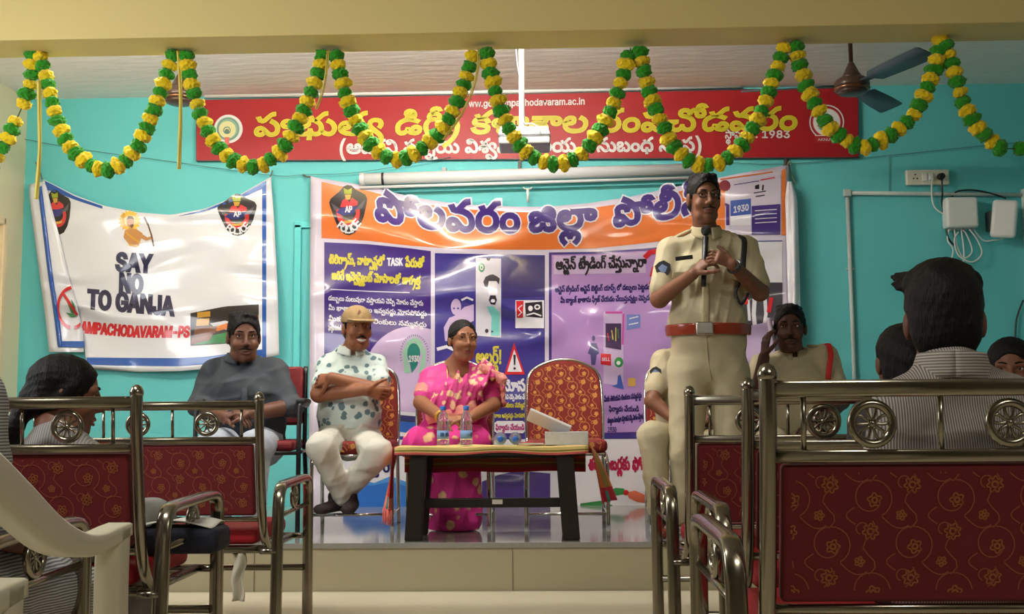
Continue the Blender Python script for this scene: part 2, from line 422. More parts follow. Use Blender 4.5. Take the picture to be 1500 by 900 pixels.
156:[[85,-2,-17,4,-10,13,3,0,-8,-11,-13,-6,-15,1,-11,8,-6,14,-1,18,4,16,9,12,17,11,23,3,23,-3,17,-11,9,-12,3,-10,-1,-24,-3,-10,-6,-7,-8,-5],[84,11,11,5,4,13,-3,20,-8,13,-13,7,-16,2,-17,-3,-13,-9,-6,-9,-2,-12,1,-16,4,-7,7,-4,8,1,9,7,3,12,13,0,4,-13,6,-5],[147,37,-15,4,-5,6,-2,9,1,9,4,9,15,1,-6,-8,-2,-8,3,-8,6,-3,8,1,4,6,-1,10,-7,5,-143,1,0,12,131,0,18,-2,12,-9,3,-17,-7,-13,-9,-4]],
496:[[29,-64,-13,1,-11,4,-7,6,-2,8,1,9,4,5,23,14,2,5,-1,4,-6,3,-9,-1,-3,-5,1,-7,-12,-2,-2,10,3,9,11,6,17,0,12,-9,2,-8,-3,-10,-27,-17,0,-5,5,-6,11,-2,18,1,11,5,6,7,3,15,-5,15,-10,11,-33,30,-10,18,1,14,6,10,14,8,14,1,16,-4,10,-11,2,-17,-5,-15,-2,-2,-10,7,4,7,0,10,-3,8,-6,4,-13,1,-8,-2,-6,-8,0,-10,8,-12,40,-37,7,-15,2,-17,-3,-13,-10,-12,-15,-7]],
9:[[65,-2,-30,5,-11,6,-9,8,-5,10,-4,15,1,13,3,11,6,9,11,7,13,1,11,-3,7,-9,2,-9,-3,-12,-7,-7,-10,-3,-13,0,-8,3,-9,8,4,10,11,-9,16,1,5,9,-1,4,-4,5,-13,-2,-7,-10,-2,-17,7,-16,9,-8,13,-5,17,-2,18,2,19,7,10,14,1,21,-7,13,-5,2,-7,0,-6,-3,-2,-5,3,-11,13,-8,0,-12,-52,0,0,12,36,-1,-7,4,-5,9,-1,9,4,10,7,6,7,3,10,0,9,-3,12,-11,5,-14,0,-17,-6,-16,-7,-9,-14,-9,-14,-4]],
45:[[89,-2,-17,4,-10,11,-1,2,3,0,-10,-12,-13,-4,-17,0,-11,7,-6,13,3,14,8,9,24,12,4,8,-1,5,-4,3,-14,0,-7,-6,1,-10,-12,-4,-3,15,6,11,11,6,18,1,13,-6,5,-9,1,-11,-5,-9,-33,-20,0,-11,10,-6,10,1,7,4,5,6,2,9,13,0,3,-11,8,-7,11,-2,8,4,6,13,-2,18,-10,13,-17,11,6,13,22,-14,8,-11,5,-11,2,-14,-1,-12,-4,-10,-7,-7,-8,-5]],
41:[[84,-2,-16,4,-11,13,3,0,-8,-11,-13,-6,-15,1,-11,8,-6,14,-1,18,4,16,12,16,19,10,25,2,17,-4,17,-12,6,-8,5,-14,0,-24,-4,-10,-6,-7,-8,-5],[83,11,11,5,4,13,-3,20,-7,13,-14,7,-16,2,-17,-3,-13,-9,-6,-9,-2,-12,1,-16,5,-7,6,-4,9,1,8,7,3,12,13,0,4,-13,7,-5],[51,-21,1,24,13,0,1,-24],[54,71,-14,5,-10,18,14,4,6,-13,9,-1,28,30,10,6,11,1,1,-13,-15,-4,-24,-27,-9,-5]],
57:[[79,-2,-12,2,-9,5,-28,29,-7,0,-4,-8,1,-11,6,-13,-13,-4,-6,12,-2,11,1,10,4,9,10,7,10,1,13,-6,26,-28,11,-3,11,4,6,10,-1,18,-10,16,-18,11,6,13,16,-9,9,-9,9,-14,3,-13,-1,-17,-6,-12,-11,-8],[33,71,-14,5,-10,18,14,4,6,-13,9,-1,28,30,10,6,11,1,1,-13,-15,-4,-24,-27,-9,-5]],
487:[[-26,-64,-13,3,-6,9,3,0,-7,-8,-6,-3,-12,-1,-8,4,-5,7,-2,12,2,10,5,9,15,9,16,3,17,-3,12,-7,8,-14,0,-16,-7,-11],[-28,-54,7,4,3,8,-2,10,-8,7,-11,4,-14,-1,-8,-2,-7,-8,-2,-12,5,-8,9,-1,6,8,12,0,4,-7],[-50,-78,1,16,11,0,0,-16],[-51,-35,1,5,6,2,6,-2,1,-5,-1,-4,-6,-3,-6,3]],
621:[[52,34,-4,-36,-11,-33,-16,-25,-14,0,11,18,11,24,6,26,2,26,-1,20,-6,29,-12,27,-11,19,14,0,17,-29,11,-32]],
419:[[144,42,-9,1,-8,4,-6,14,1,9,4,9,15,1,-7,-10,-1,-10,6,-6,8,-1,6,4,2,9,-3,6,-8,3,-64,0,-9,-4,-5,-11,-12,0,-3,8,-5,5,-13,2,-8,-6,2,-11,-13,-4,-2,18,7,11,14,5,17,-2,6,-5,5,-9,-2,1,5,9,13,6,71,-1,9,-4,6,-5,3,-7,1,-11,-6,-13,-9,-5],[148,113,16,-4,9,-12,-13,-3,-7,8,-11,-1,-4,-3,-1,-6,3,-5,5,-5,-12,-5,-8,12,1,12,8,9],[81,-2,-9,1,-10,5,-23,26,-7,4,-7,0,-4,-2,-3,-5,0,-8,6,-7,8,-1,7,3,7,10,9,-10,-12,-12,-9,-4,-14,1,-9,6,-5,11,-1,10,3,10,8,8,10,3,9,-1,10,-4,21,-24,7,-5,15,-1,6,4,3,6,1,21,-7,19,-18,24,-16,12,-16,8,6,13,25,-14,19,-16,14,-23,5,-13,3,-20,-4,-19,-11,-12]],
182:[[88,-2,-16,5,-11,12,3,0,-10,-12,-13,-4,-17,0,-11,7,-6,13,3,14,8,9,24,12,4,8,-1,5,-4,3,-14,0,-7,-6,1,-10,-12,-4,-3,15,6,11,11,6,18,1,13,-6,5,-9,1,-11,-5,-9,-33,-20,-1,-10,6,-6,13,0,8,3,5,5,3,11,13,0,2,-10,9,-8,16,-1,5,4,2,5,-4,16,12,5,6,-15,-2,-15,-11,-11],[85,42,-21,5,-14,13,6,9,10,-9,13,-5,13,0,8,5,2,15,-6,12,-5,3,-8,1,-6,-2,-3,-4,2,-7,10,-2,9,3,7,9,6,-8,-6,-8,-9,-5,-19,0,-8,4,-3,5,-1,10,4,8,8,6,11,2,10,-2,11,-7,7,-10,2,-13,-2,-12,-7,-9,-10,-6]],
167:[[59,-2,-13,1,-16,5,-12,9,-8,12,-4,20,3,17,7,13,12,7,12,1,9,-2,7,-6,3,-8,-2,-17,-11,-9,-21,-1,-15,11,4,10,11,-9,16,1,5,7,-2,9,-10,2,-8,-4,-5,-8,-2,-15,2,-10,4,-9,8,-7,11,-5,15,-2,17,2,13,7,6,7,3,15,-2,12,-6,10,-14,8,16,5,10,-8,7,-11,3,-21,-7,-21,-11,-10,-9,-4],[148,37,-15,4,-5,6,-2,9,1,9,4,9,15,1,-6,-8,-2,-8,3,-8,6,-3,8,1,4,6,0,8,-5,6,-10,2,-78,0,0,12,76,0,18,-3,7,-5,4,-7,0,-17,-8,-11]],
499:[[-68,-10,12,-4,9,-11,-3,0,7,9,9,5,11,0,8,-4,6,-7,3,-11,-2,-10,-5,-10,-9,-9,-9,8,8,8,4,8,1,8,-5,7,-12,0,-5,-4,-3,-9,-11,0,-6,12,-10,2,-7,-5,-2,-9,4,-8,9,-10,-8,-8,-13,15,-4,17,7,14,8,5]],
239:[[59,-2,-19,2,-19,8,-11,14,-4,20,3,15,7,11,12,7,15,1,8,-3,6,-6,2,-9,-1,-10,-4,-8,-6,-4,-19,-3,-11,4,-8,7,4,10,10,-8,11,-2,9,4,2,11,-5,5,-7,1,-6,-2,-6,-7,-3,-20,6,-14,15,-9,23,-2,19,4,12,9,6,12,2,16,-2,18,-7,15,-14,14,-16,6,-14,-2,-3,-4,0,-6,6,-6,11,2,3,10,-6,11,12,2,4,-9,1,-11,-3,-9,-5,-4,-10,-3,-12,0,-8,5,-4,7,-1,12,4,9,8,5,14,3,22,-5,19,-15,11,-20,4,-25,-4,-24,-10,-17,-18,-10],[64,142,16,-4,8,-12,-12,-3,-8,8,-11,-1,-3,-3,-1,-6,2,-5,6,-6,-13,-4,-7,12,0,12,9,9]],
136:[[79,-2,-12,2,-9,5,-28,29,-7,0,-4,-8,1,-11,6,-13,-13,-4,-6,12,-2,11,1,10,4,9,10,7,10,1,13,-6,26,-28,11,-3,11,4,6,10,-1,18,-10,16,-18,11,6,13,16,-9,9,-9,9,-14,3,-13,-1,-17,-6,-12,-11,-8],[17,90,3,11,7,5,0,-3,-9,8,-3,7,2,10,7,8,16,3,56,1,0,-13,-56,0,-10,-4,0,-7,4,-4,34,-1,0,-12,-30,-1,-7,-4,0,-6,3,-3,15,-2,0,-12,-15,1,-9,3,-6,6]],
346:[[79,-2,-11,2,-10,5,-22,26,-7,4,-7,-2,-3,-7,1,-11,6,-13,-13,-4,-6,12,-2,14,2,10,7,9,11,5,10,-1,7,-4,29,-30,15,-1,8,7,3,17,-6,17,-10,10,-12,7,-21,1,0,12,27,-4,11,-5,13,-10,9,-14,3,-22,-5,-17,-12,-10],[104,92,-2,-11,-9,-7,-12,-3,-27,0,0,12,32,1,5,6,-2,8,-11,3,-67,0,0,13,78,-2,11,-6],[33,-10,14,-4,5,-6,3,-7,-1,-8,-5,-9,-14,0,6,6,2,7,-3,7,-6,3,-7,-1,-4,-5,0,-7,5,-5,78,-1,0,-13,-67,0,-18,4,-9,10,0,15,8,10]],
122:[[79,-2,-12,2,-9,5,-22,26,-7,4,-7,-2,-3,-7,1,-11,6,-13,-13,-4,-7,14,-1,15,3,9,8,8,12,4,9,-2,6,-4,20,-23,8,-6,12,-2,10,5,4,16,-3,17,-6,7,-9,8,-13,5,-14,2,4,12,16,-2,19,-9,11,-11,7,-13,2,-20,-5,-17,-12,-10],[29,90,4,11,7,5,-1,-3,-8,8,-3,7,1,10,7,8,16,3,56,1,0,-13,-56,0,-10,-4,0,-7,5,-4,33,-1,0,-12,-29,-1,-8,-4,2,-8,14,-3,6,-12,-16,0,-12,4,-6,6]],
301:[[122,92,-3,-11,-9,-7,-12,-3,-24,0,0,12,30,2,4,5,-2,8,-9,3,-57,0,0,13,66,-2,11,-6],[104,139,16,-5,8,-11,-12,-4,-7,8,-11,-1,-4,-3,-1,-5,2,-6,6,-5,-12,-5,-8,12,0,12,9,9],[92,-2,-11,2,-7,3,-10,12,4,0,-8,-11,-12,-5,-18,0,-11,6,-9,14,-4,17,3,19,8,14,14,8,15,2,11,-5,6,-11,0,-10,-3,-9,-8,-6,-8,-3,-15,1,-12,6,-4,4,4,11,11,-9,12,-1,8,4,2,10,-5,5,-7,1,-8,-3,-6,-8,-4,-11,0,-12,2,-10,6,-8,9,-4,12,2,7,6,4,12,13,0,5,-14,13,-6,9,2,6,6,3,9,-1,11,-8,18,-20,17,10,8,17,-12,10,-12,4,-12,0,-25,-4,-10,-6,-7,-8,-5],[47,96,-1,-21,-13,0,-1,21]],
105:[[49,83,22,-5,15,-14,4,-22,-3,-24,-9,-19,-14,6,11,24,2,15,-3,12,-4,7,-8,5,-10,3,-13,-1,-8,-4,-6,-6,-4,-15,2,-20,11,-20,-14,-6,-12,28,-1,18,3,13,6,11,10,9,13,4],[20,90,3,11,7,5,0,-3,-9,8,-3,7,2,10,6,8,16,3,56,1,0,-13,-56,0,-9,-4,0,-7,4,-4,34,-1,0,-12,-30,-1,-7,-4,0,-6,3,-3,15,-2,0,-12,-15,1,-9,3,-6,6]],
296:[[90,-2,-17,4,-11,13,4,0,-8,-10,-9,-6,-14,-1,-13,5,-9,10,-2,13,5,12,9,8,-2,-3,-19,0,0,12,39,0,0,-11,-12,-6,-6,-8,0,-10,7,-7,7,-2,9,2,6,6,4,12,12,0,3,-9,5,-7,8,-3,9,0,6,3,4,6,2,11,-1,11,-11,17,-19,11,10,9,12,-6,12,-11,6,-10,4,-12,1,-13,-3,-11,-7,-12,-8,-5],[112,92,-3,-11,-9,-7,-12,-3,-27,0,0,12,32,1,5,6,-2,8,-11,3,-67,0,0,13,78,-2,12,-6],[94,139,16,-5,9,-11,-13,-4,-7,8,-11,-1,-4,-3,-1,-5,3,-6,5,-5,-12,-5,-8,12,1,12,8,9]],
486:[[-24,-10,13,-4,8,-10,-1,-15,-9,-10,-18,-4,-72,0,0,13,83,1,5,5,1,7,-5,5,-7,1,-6,-3,-3,-7,2,-7,6,-6,-14,0,-4,9,-1,8,2,7,5,6]],
158:[[79,-2,-19,5,-25,29,-8,3,-6,-3,-3,-8,2,-11,6,-11,-13,-4,-8,20,3,18,10,10,17,1,10,-6,24,-27,9,-3,11,2,5,6,3,6,0,11,-3,12,-12,14,-20,9,27,1,10,-8,8,-11,4,-13,0,-15,-5,-14,-7,-7,-9,-4],[147,37,-15,4,-5,6,-3,9,1,9,5,9,14,1,-6,-8,-2,-8,3,-8,7,-3,8,1,4,6,-1,10,-7,5,-134,1,0,12,122,0,18,-2,12,-9,2,-17,-6,-13,-5,-3]],
165:[[7,39,2,15,9,14,14,10,18,3,19,-3,15,-9,8,-15,2,-14,-3,-18,-10,-14,-16,-8,-15,-2,-14,2,-16,8,-10,13],[21,41,3,-14,4,-7,7,-6,10,-2,13,0,12,5,7,8,3,12,-1,13,-5,11,-10,7,-10,3,-14,-2,-9,-4,-7,-9],[130,37,-15,4,-5,6,-3,9,1,9,5,9,15,1,-7,-8,-1,-8,2,-8,7,-3,8,1,4,6,-1,10,-7,5,-126,1,0,12,114,0,18,-2,12,-9,2,-17,-6,-13,-5,-3]],
129:[[6,39,3,19,10,15,16,8,14,2,19,-3,14,-10,9,-16,2,-14,-3,-18,-10,-14,-16,-8,-15,-2,-14,2,-16,8,-10,13],[20,41,2,-14,5,-7,7,-6,10,-2,13,0,11,5,8,8,3,12,-1,13,-5,11,-10,7,-10,3,-15,-2,-8,-4,-7,-9],[18,90,4,11,6,5,0,-3,-8,8,-3,7,1,10,7,8,16,3,56,1,0,-13,-56,0,-9,-4,-1,-7,5,-4,33,-1,0,-12,-29,-1,-8,-4,0,-6,3,-3,15,-2,0,-12,-15,1,-9,3,-6,6]],
481:[[-28,-64,-13,4,-7,8,3,0,-6,-8,-8,-4,-12,0,-10,5,-5,8,-3,10,1,13,6,10,8,6,10,2,8,-2,7,-6,1,-6,-2,-8,-10,-7,-11,-1,-10,4,-4,3,3,9,8,-6,8,-1,7,3,0,5,-4,3,-6,-1,-5,-3,-3,-7,1,-17,4,-4,7,-2,9,3,4,9,11,0,3,-8,5,-3,11,1,4,8,-2,11,-6,6,-12,7,6,10,15,-10,10,-14,0,-16,-8,-11]],
615:[[30,34,-10,0,-4,76,18,0],[14,10,3,8,9,3,7,-4,2,-10,-3,-6,-9,-3,-7,4]],
423:[[80,-2,-8,1,-10,5,-23,26,-7,4,-7,0,-5,-4,-2,-5,1,-8,5,-5,10,-1,7,4,5,9,9,-10,-10,-11,-11,-5,-14,1,-9,6,-5,8,-1,13,3,10,8,8,10,3,9,-1,10,-4,21,-24,7,-5,14,-1,9,7,3,17,-7,17,-10,10,-12,7,-21,1,0,12,27,-4,12,-5,13,-10,8,-14,4,-22,-5,-16,-13,-11],[138,-2,-20,6,-15,14,7,11,13,-13,11,-5,14,2,7,8,1,14,-3,13,-11,13,-15,10,6,12,27,-22,7,-11,3,-14,-1,-15,-7,-14,-8,-6],[204,37,-15,4,-6,6,-2,9,1,9,4,9,15,1,-6,-8,-2,-8,3,-8,6,-3,8,1,5,6,-1,8,-5,6,-10,2,-67,0,1,12,67,0,17,-4,9,-11,0,-17,-8,-11],[105,92,-3,-11,-9,-7,-12,-3,-27,0,0,12,33,1,4,6,-2,8,-10,3,-67,0,0,13,78,-2,11,-6]],
12:[[138,4,-9,2,-8,4,-6,9,0,9,2,7,6,6,19,1,-10,-6,-5,-7,1,-9,8,-4,7,1,5,6,-1,10,-7,5,-135,1,0,12,123,0,18,-3,12,-9,2,-17,-2,-6,-6,-8],[138,80,13,-3,8,-10,-3,-14,-12,-11,-16,4,10,4,7,7,1,6,-2,5,-10,1,-8,-9,-12,5,12,13],[16,39,3,19,10,15,16,8,14,2,19,-3,14,-10,9,-16,2,-14,-4,-18,-10,-14,-15,-8,-15,-2,-15,2,-15,8,-10,13],[29,41,3,-14,4,-7,7,-6,10,-2,14,0,12,5,7,8,3,12,-1,13,-5,11,-10,7,-10,3,-15,-2,-9,-4,-7,-9],[54,71,-15,5,-9,18,14,4,6,-13,9,-1,28,30,10,6,11,1,0,-13,-14,-4,-24,-27,-9,-5]],
420:[[144,42,-9,1,-8,4,-6,14,1,9,4,9,15,1,-7,-10,-1,-10,6,-6,8,-1,6,4,2,9,-3,6,-8,3,-64,0,-9,-4,-5,-11,-12,0,-3,8,-5,5,-13,2,-8,-6,2,-11,-13,-4,-2,18,7,11,14,5,17,-2,6,-5,5,-9,-2,1,5,9,13,6,71,-1,9,-4,6,-5,3,-7,1,-11,-6,-13,-9,-5],[148,113,16,-4,9,-12,-13,-3,-7,8,-11,-1,-4,-3,-1,-6,3,-5,5,-5,-12,-5,-8,12,1,12,8,9],[81,-2,-9,1,-10,5,-23,26,-7,4,-7,0,-4,-2,-3,-5,0,-8,6,-7,8,-1,7,3,7,10,9,-10,-12,-12,-9,-4,-14,1,-9,6,-5,11,-1,10,3,10,8,8,10,3,9,-1,10,-4,21,-24,7,-5,15,-1,6,4,3,6,1,21,-7,19,-18,24,-16,12,-16,8,6,13,25,-14,19,-16,14,-23,5,-13,3,-20,-4,-19,-11,-12],[47,-21,1,24,12,0,2,-24]],
172:[[79,-2,-12,2,-9,5,-22,26,-7,4,-7,-2,-3,-7,1,-11,6,-13,-13,-4,-7,14,-1,15,3,9,8,8,9,4,10,-1,7,-4,21,-24,9,-7,14,0,7,4,3,6,1,20,-6,17,-15,23,-15,12,-22,12,6,13,22,-12,20,-17,8,-10,14,-29,2,-22,-5,-18,-13,-10],[146,37,-15,4,-6,6,-2,9,1,9,4,9,15,1,-6,-8,-2,-8,3,-8,6,-3,8,1,5,6,-1,10,-7,5,-133,1,0,12,121,0,18,-2,11,-9,3,-17,-6,-13,-9,-4]],
425:[[6,39,3,19,10,15,16,8,14,2,19,-3,14,-10,9,-16,2,-14,-3,-18,-10,-14,-16,-8,-15,-2,-14,2,-16,8,-10,13],[20,41,2,-14,5,-7,7,-6,10,-2,13,0,11,5,8,8,3,12,-1,13,-5,11,-10,7,-10,3,-15,-2,-8,-4,-7,-9],[114,70,-9,1,-8,5,-6,13,1,9,4,9,15,1,-7,-9,-1,-11,6,-6,8,-1,6,3,2,8,-2,7,-6,4,-35,0,-7,-5,-4,-9,-13,0,-4,10,-7,5,-15,-2,-4,-5,0,-8,6,-5,12,-1,0,-12,-14,1,-12,6,-6,11,1,13,9,11,11,3,20,-2,6,-5,5,-8,-2,1,5,8,10,6,26,1,16,-2,8,-5,5,-5,3,-17,-6,-12,-9,-5],[118,142,16,-5,9,-11,-13,-4,-7,8,-11,-1,-4,-3,-1,-5,3,-6,5,-5,-12,-5,-8,12,1,12,8,9]],
195:[[81,-2,-19,6,-30,30,-12,-4,1,-16,15,-2,10,12,9,-10,-15,-14,-25,2,-10,19,6,19,20,7,15,-7,26,-27,20,2,6,10,-1,18,-10,16,-17,11,6,13,25,-18,11,-27,-7,-30],[36,72,-22,4,5,11,28,-1,5,20,-11,11,-15,-3,-1,-7,6,-4,13,2,9,10,6,-7,-17,-15,-25,5,-4,9,2,12,20,10,20,-8,9,-22,-8,-21]],
265:[[92,-2,-18,5,-6,12,-20,-16,-18,0,-11,6,-9,14,-4,17,3,19,8,14,14,8,15,2,11,-5,6,-11,-3,-19,-16,-9,-27,7,-4,4,4,11,11,-9,12,-1,8,4,2,10,-12,6,-14,-11,-4,-23,8,-18,21,-2,11,18,13,0,5,-14,13,-6,15,8,2,20,-8,18,-20,17,10,8,17,-12,14,-24,0,-25,-10,-17],[47,96,-1,-21,-13,0,-1,21],[122,92,-3,-11,-9,-7,-36,-3,0,12,30,2,2,13,-66,3,0,13,66,-2,11,-6]],
203:[[59,-2,-38,10,-11,14,-4,20,10,26,12,7,15,1,14,-9,1,-19,-10,-12,-19,-3,-19,11,4,10,10,-8,11,-2,9,4,2,11,-12,6,-12,-9,-3,-20,6,-14,15,-9,23,-2,19,4,12,9,8,28,-9,33,-14,14,-16,6,-14,-2,-3,-10,6,-6,11,2,3,10,-6,11,12,2,5,-20,-8,-13,-22,-3,-12,12,3,21,22,8,22,-5,19,-15,11,-20,4,-25,-4,-24,-10,-17,-18,-10]],
141:[[50,82,22,-5,14,-14,5,-21,-4,-27,-9,-16,-14,6,12,23,-1,28,-12,12,-23,2,-14,-10,-5,-15,3,-20,10,-20,-14,-6,-11,28,2,30,15,19],[128,37,-16,4,-7,15,5,18,15,1,-8,-16,9,-11,12,7,-1,10,-6,5,-124,1,0,12,129,-2,12,-9,3,-17,-6,-13]],
127:[[80,-2,-18,6,-30,30,-11,-2,-3,-13,14,-8,14,13,9,-10,-12,-12,-23,-3,-14,17,3,22,19,9,17,-5,28,-29,11,-2,10,5,5,16,-4,17,-15,15,-26,7,4,12,35,-11,13,-15,6,-14,0,-18,-6,-16,-11,-8],[31,90,4,11,6,2,-12,15,9,18,72,4,0,-13,-56,0,-10,-4,4,-11,34,-1,0,-12,-37,-4,2,-10,13,-2,1,-12,-22,4],[138,-2,-20,6,-14,14,6,11,23,-17,12,0,9,7,3,13,-4,17,-26,21,7,13,24,-18,12,-27,-1,-17,-7,-14]],
624:[[31,19,-13,-41,-11,0,8,41]],
169:[[80,-2,-18,6,-25,28,-8,2,-11,-7,4,-14,14,-1,10,12,9,-10,-17,-15,-21,1,-11,13,1,20,12,12,16,1,35,-32,20,-1,8,12,-2,23,-12,14,-21,9,25,2,19,-17,6,-28,-9,-22],[149,37,-16,4,-7,15,5,18,15,1,-8,-16,9,-11,13,7,-2,10,-6,5,-136,1,0,12,142,-2,11,-9,3,-17,-6,-13]],
149:[[92,-2,-18,5,-6,12,-10,-12,-12,-5,-16,1,-13,8,-8,15,-2,21,4,19,8,13,12,7,15,1,17,-14,-3,-21,-16,-8,-27,7,-4,4,4,10,11,-8,14,-2,7,5,1,10,-8,5,-10,-2,-11,-18,1,-28,15,-12,16,5,7,15,13,0,3,-11,8,-7,19,2,6,13,-3,18,-9,14,-17,11,8,8,21,-13,12,-20,0,-25,-10,-17],[47,104,-1,-24,-13,0,-1,24],[156,37,-15,4,-8,15,6,18,15,1,-8,-16,9,-11,12,7,-6,14,-92,2,0,12,99,-3,10,-12,1,-17,-8,-11]],
504:[[35,-56,-15,4,-27,25,-9,-8,6,-18,-12,-4,-6,14,2,20,14,7,16,-3,30,-25,12,3,7,12,0,24,-6,21,-20,32,-30,24,7,11,39,-33,22,-46,2,-25,-5,-20,-12,-12]],
427:[[59,-2,-24,4,-20,15,-9,22,3,23,15,18,15,3,12,-3,9,-18,-10,-19,-23,-3,-17,11,4,10,11,-9,16,1,5,9,-5,9,-13,-2,-7,-10,-2,-17,5,-15,20,-14,34,1,14,8,6,14,-3,22,-16,15,11,10,20,-26,-1,-34,-19,-19],[151,70,-16,6,-7,13,6,18,14,1,-7,-20,13,-7,8,11,-8,11,-31,0,-11,-14,-13,0,-11,15,-14,-2,-4,-13,18,-6,0,-12,-26,7,-6,11,1,13,6,9,12,5,21,-2,11,-13,3,9,10,6,38,-1,14,-10,2,-17,-6,-12],[156,142,16,-5,8,-11,-12,-4,-8,8,-11,-1,-4,-8,8,-11,-13,-5,-7,12,0,12,9,9]],
311:[[81,-2,-19,6,-30,30,-12,-4,1,-16,15,-2,10,12,9,-10,-15,-14,-25,2,-10,19,6,19,20,7,15,-7,26,-27,20,2,6,10,-1,18,-10,16,-17,11,6,13,25,-18,11,-27,-7,-30],[66,92,-10,-18,-32,-3,0,12,24,2,3,12,-9,4,-44,0,0,13,54,-2,10,-8],[48,139,16,-5,8,-11,-12,-4,-7,8,-11,-1,-5,-8,8,-11,-12,-5,-8,12,0,12,9,9]],
414:[[66,-2,-28,3,-19,10,-11,15,-1,21,14,20,25,2,12,-14,-4,-18,-17,-9,-23,5,1,12,14,-5,13,2,3,10,-6,7,-12,-2,-8,-10,0,-15,10,-12,32,-9,33,6,14,12,3,19,-11,11,-13,-3,-1,-11,8,-5,12,3,5,9,3,-15,-20,-9,-19,10,-3,14,6,11,11,5,15,-2,-32,7,5,10,8,0,32,-20,6,-16,0,-17,-8,-15,-11,-9],[142,70,-16,6,-6,13,5,18,15,1,-8,-20,13,-7,9,11,-9,11,-31,0,-10,-14,-14,0,-11,15,-16,-3,0,-14,17,-4,11,-12,-36,5,-7,10,0,16,7,9,11,5,21,-2,11,-13,3,9,11,6,38,-1,13,-10,3,-17,-6,-12],[147,142,16,-5,8,-11,-12,-4,-7,8,-11,-1,-5,-8,8,-11,-12,-5,-8,12,0,12,9,9]],
30:[[88,-2,-16,5,-8,12,-10,-12,-13,-4,-17,0,-11,7,-6,13,3,14,32,21,4,8,-5,8,-14,0,-7,-6,1,-10,-12,-4,-3,15,6,11,11,6,18,1,13,-6,5,-9,-4,-20,-33,-20,-1,-10,6,-6,21,3,8,16,13,0,11,-18,16,-1,7,9,-4,16,12,5,6,-15,-2,-15,-11,-11],[112,63,-7,-15,-15,-6,-23,4,-17,14,6,9,20,-13,20,1,0,11,-19,2,-2,12,10,1,21,-5]],
201:[[46,114,17,-3,11,-9,8,-16,-1,-19,-12,6,-4,19,-12,9,-12,0,-8,-6,-1,-10,8,-7,-17,-1,-5,13,5,14],[6,39,3,19,10,15,30,10,19,-3,14,-10,11,-30,-3,-18,-10,-14,-31,-10,-30,10,-10,13],[20,41,7,-21,17,-8,24,5,11,20,-6,24,-20,10,-23,-6]],
293:[[49,83,22,-5,15,-14,4,-22,-3,-24,-9,-19,-14,6,11,24,-1,27,-12,12,-23,2,-14,-10,-4,-15,2,-20,11,-20,-14,-6,-12,28,2,31,16,20],[86,92,-10,-18,-32,-3,0,12,24,2,2,13,-58,3,0,13,58,-2,11,-6],[68,139,16,-5,8,-11,-12,-4,-7,8,-11,-1,-5,-8,8,-11,-12,-5,-8,12,0,12,9,9]],
11:[[50,-2,-27,7,-7,11,1,14,15,13,35,-1,18,-10,12,-14,4,-16,-3,-18,-12,2,1,25,-14,15,-31,6,-10,-4,-3,-7,5,-7,11,-3,34,6,15,20,-2,26,-18,7,-8,-6,-5,-11,-13,0,-8,15,-14,2,-7,-6,2,-13,-13,-4,-1,24,20,12,19,-4,7,-13,17,16,23,-2,15,-23,-4,-32,-22,-20]],
274:[[79,-2,-21,7,-29,30,-7,-2,-3,-7,7,-24,-13,-4,-6,12,0,24,18,14,17,-5,29,-30,15,-1,8,7,3,17,-6,17,-22,17,-21,1,0,12,38,-9,22,-24,3,-22,-5,-17,-12,-10],[104,92,-2,-11,-9,-7,-39,-3,0,12,32,1,5,6,-2,8,-78,3,0,13,78,-2,11,-6]],
288:[[79,-2,-21,7,-28,29,-7,0,-4,-8,7,-24,-13,-4,-8,23,5,19,20,8,13,-6,26,-28,22,1,6,10,-1,18,-10,16,-18,11,6,13,25,-18,12,-27,-7,-29,-11,-8],[66,92,-10,-18,-32,-3,0,12,24,2,3,12,-9,4,-44,0,0,13,54,-2,10,-8]],
495:[[18,-64,-27,8,-12,22,6,25,25,15,17,0,11,-6,7,-11,-1,-11,-7,-10,-14,-4,-13,4,-7,8,-1,17,23,48,-6,18,-18,12,6,12,20,-13,10,-17,-2,-24,-22,-41,7,-12,8,0,5,7,-8,12,-22,-3,-11,-14,2,-19,19,-11,24,3,15,10,11,-7,-21,-14]],
113:[[92,-2,-18,5,-6,12,-10,-12,-12,-5,-16,1,-13,8,-8,15,-2,21,4,19,8,13,12,7,15,1,17,-14,-3,-21,-16,-8,-27,7,-4,4,4,10,11,-8,14,-2,7,5,1,10,-8,5,-10,-2,-11,-18,1,-28,15,-12,16,5,7,15,13,0,3,-11,8,-7,19,2,6,13,-2,18,-9,14,-19,12,8,11,22,-16,12,-21,0,-25,-10,-17],[47,104,-1,-24,-13,0,-1,24],[62,90,4,11,6,2,-11,15,8,18,72,4,0,-13,-56,0,-9,-4,4,-11,33,-1,0,-12,-29,-1,-8,-4,1,-8,10,-3,7,-12,-24,4]],
146:[[88,-2,-16,5,-8,12,-10,-12,-13,-4,-17,0,-11,7,-6,13,3,14,32,21,4,8,-5,8,-14,0,-7,-6,1,-10,-12,-4,-3,15,6,11,11,6,18,1,13,-6,5,-9,-4,-20,-33,-20,-1,-10,6,-6,21,3,8,16,13,0,11,-18,16,-1,7,9,-4,16,12,5,6,-15,-2,-15,-11,-11],[112,63,-7,-15,-15,-6,-23,4,-17,14,6,9,17,-12,22,-1,1,13,-18,2,-1,10,7,1,21,-5],[148,37,-15,4,-7,15,5,18,15,1,-8,-16,9,-11,12,7,-5,14,-79,2,0,12,69,0,17,-4,9,-11,1,-17,-8,-11]],
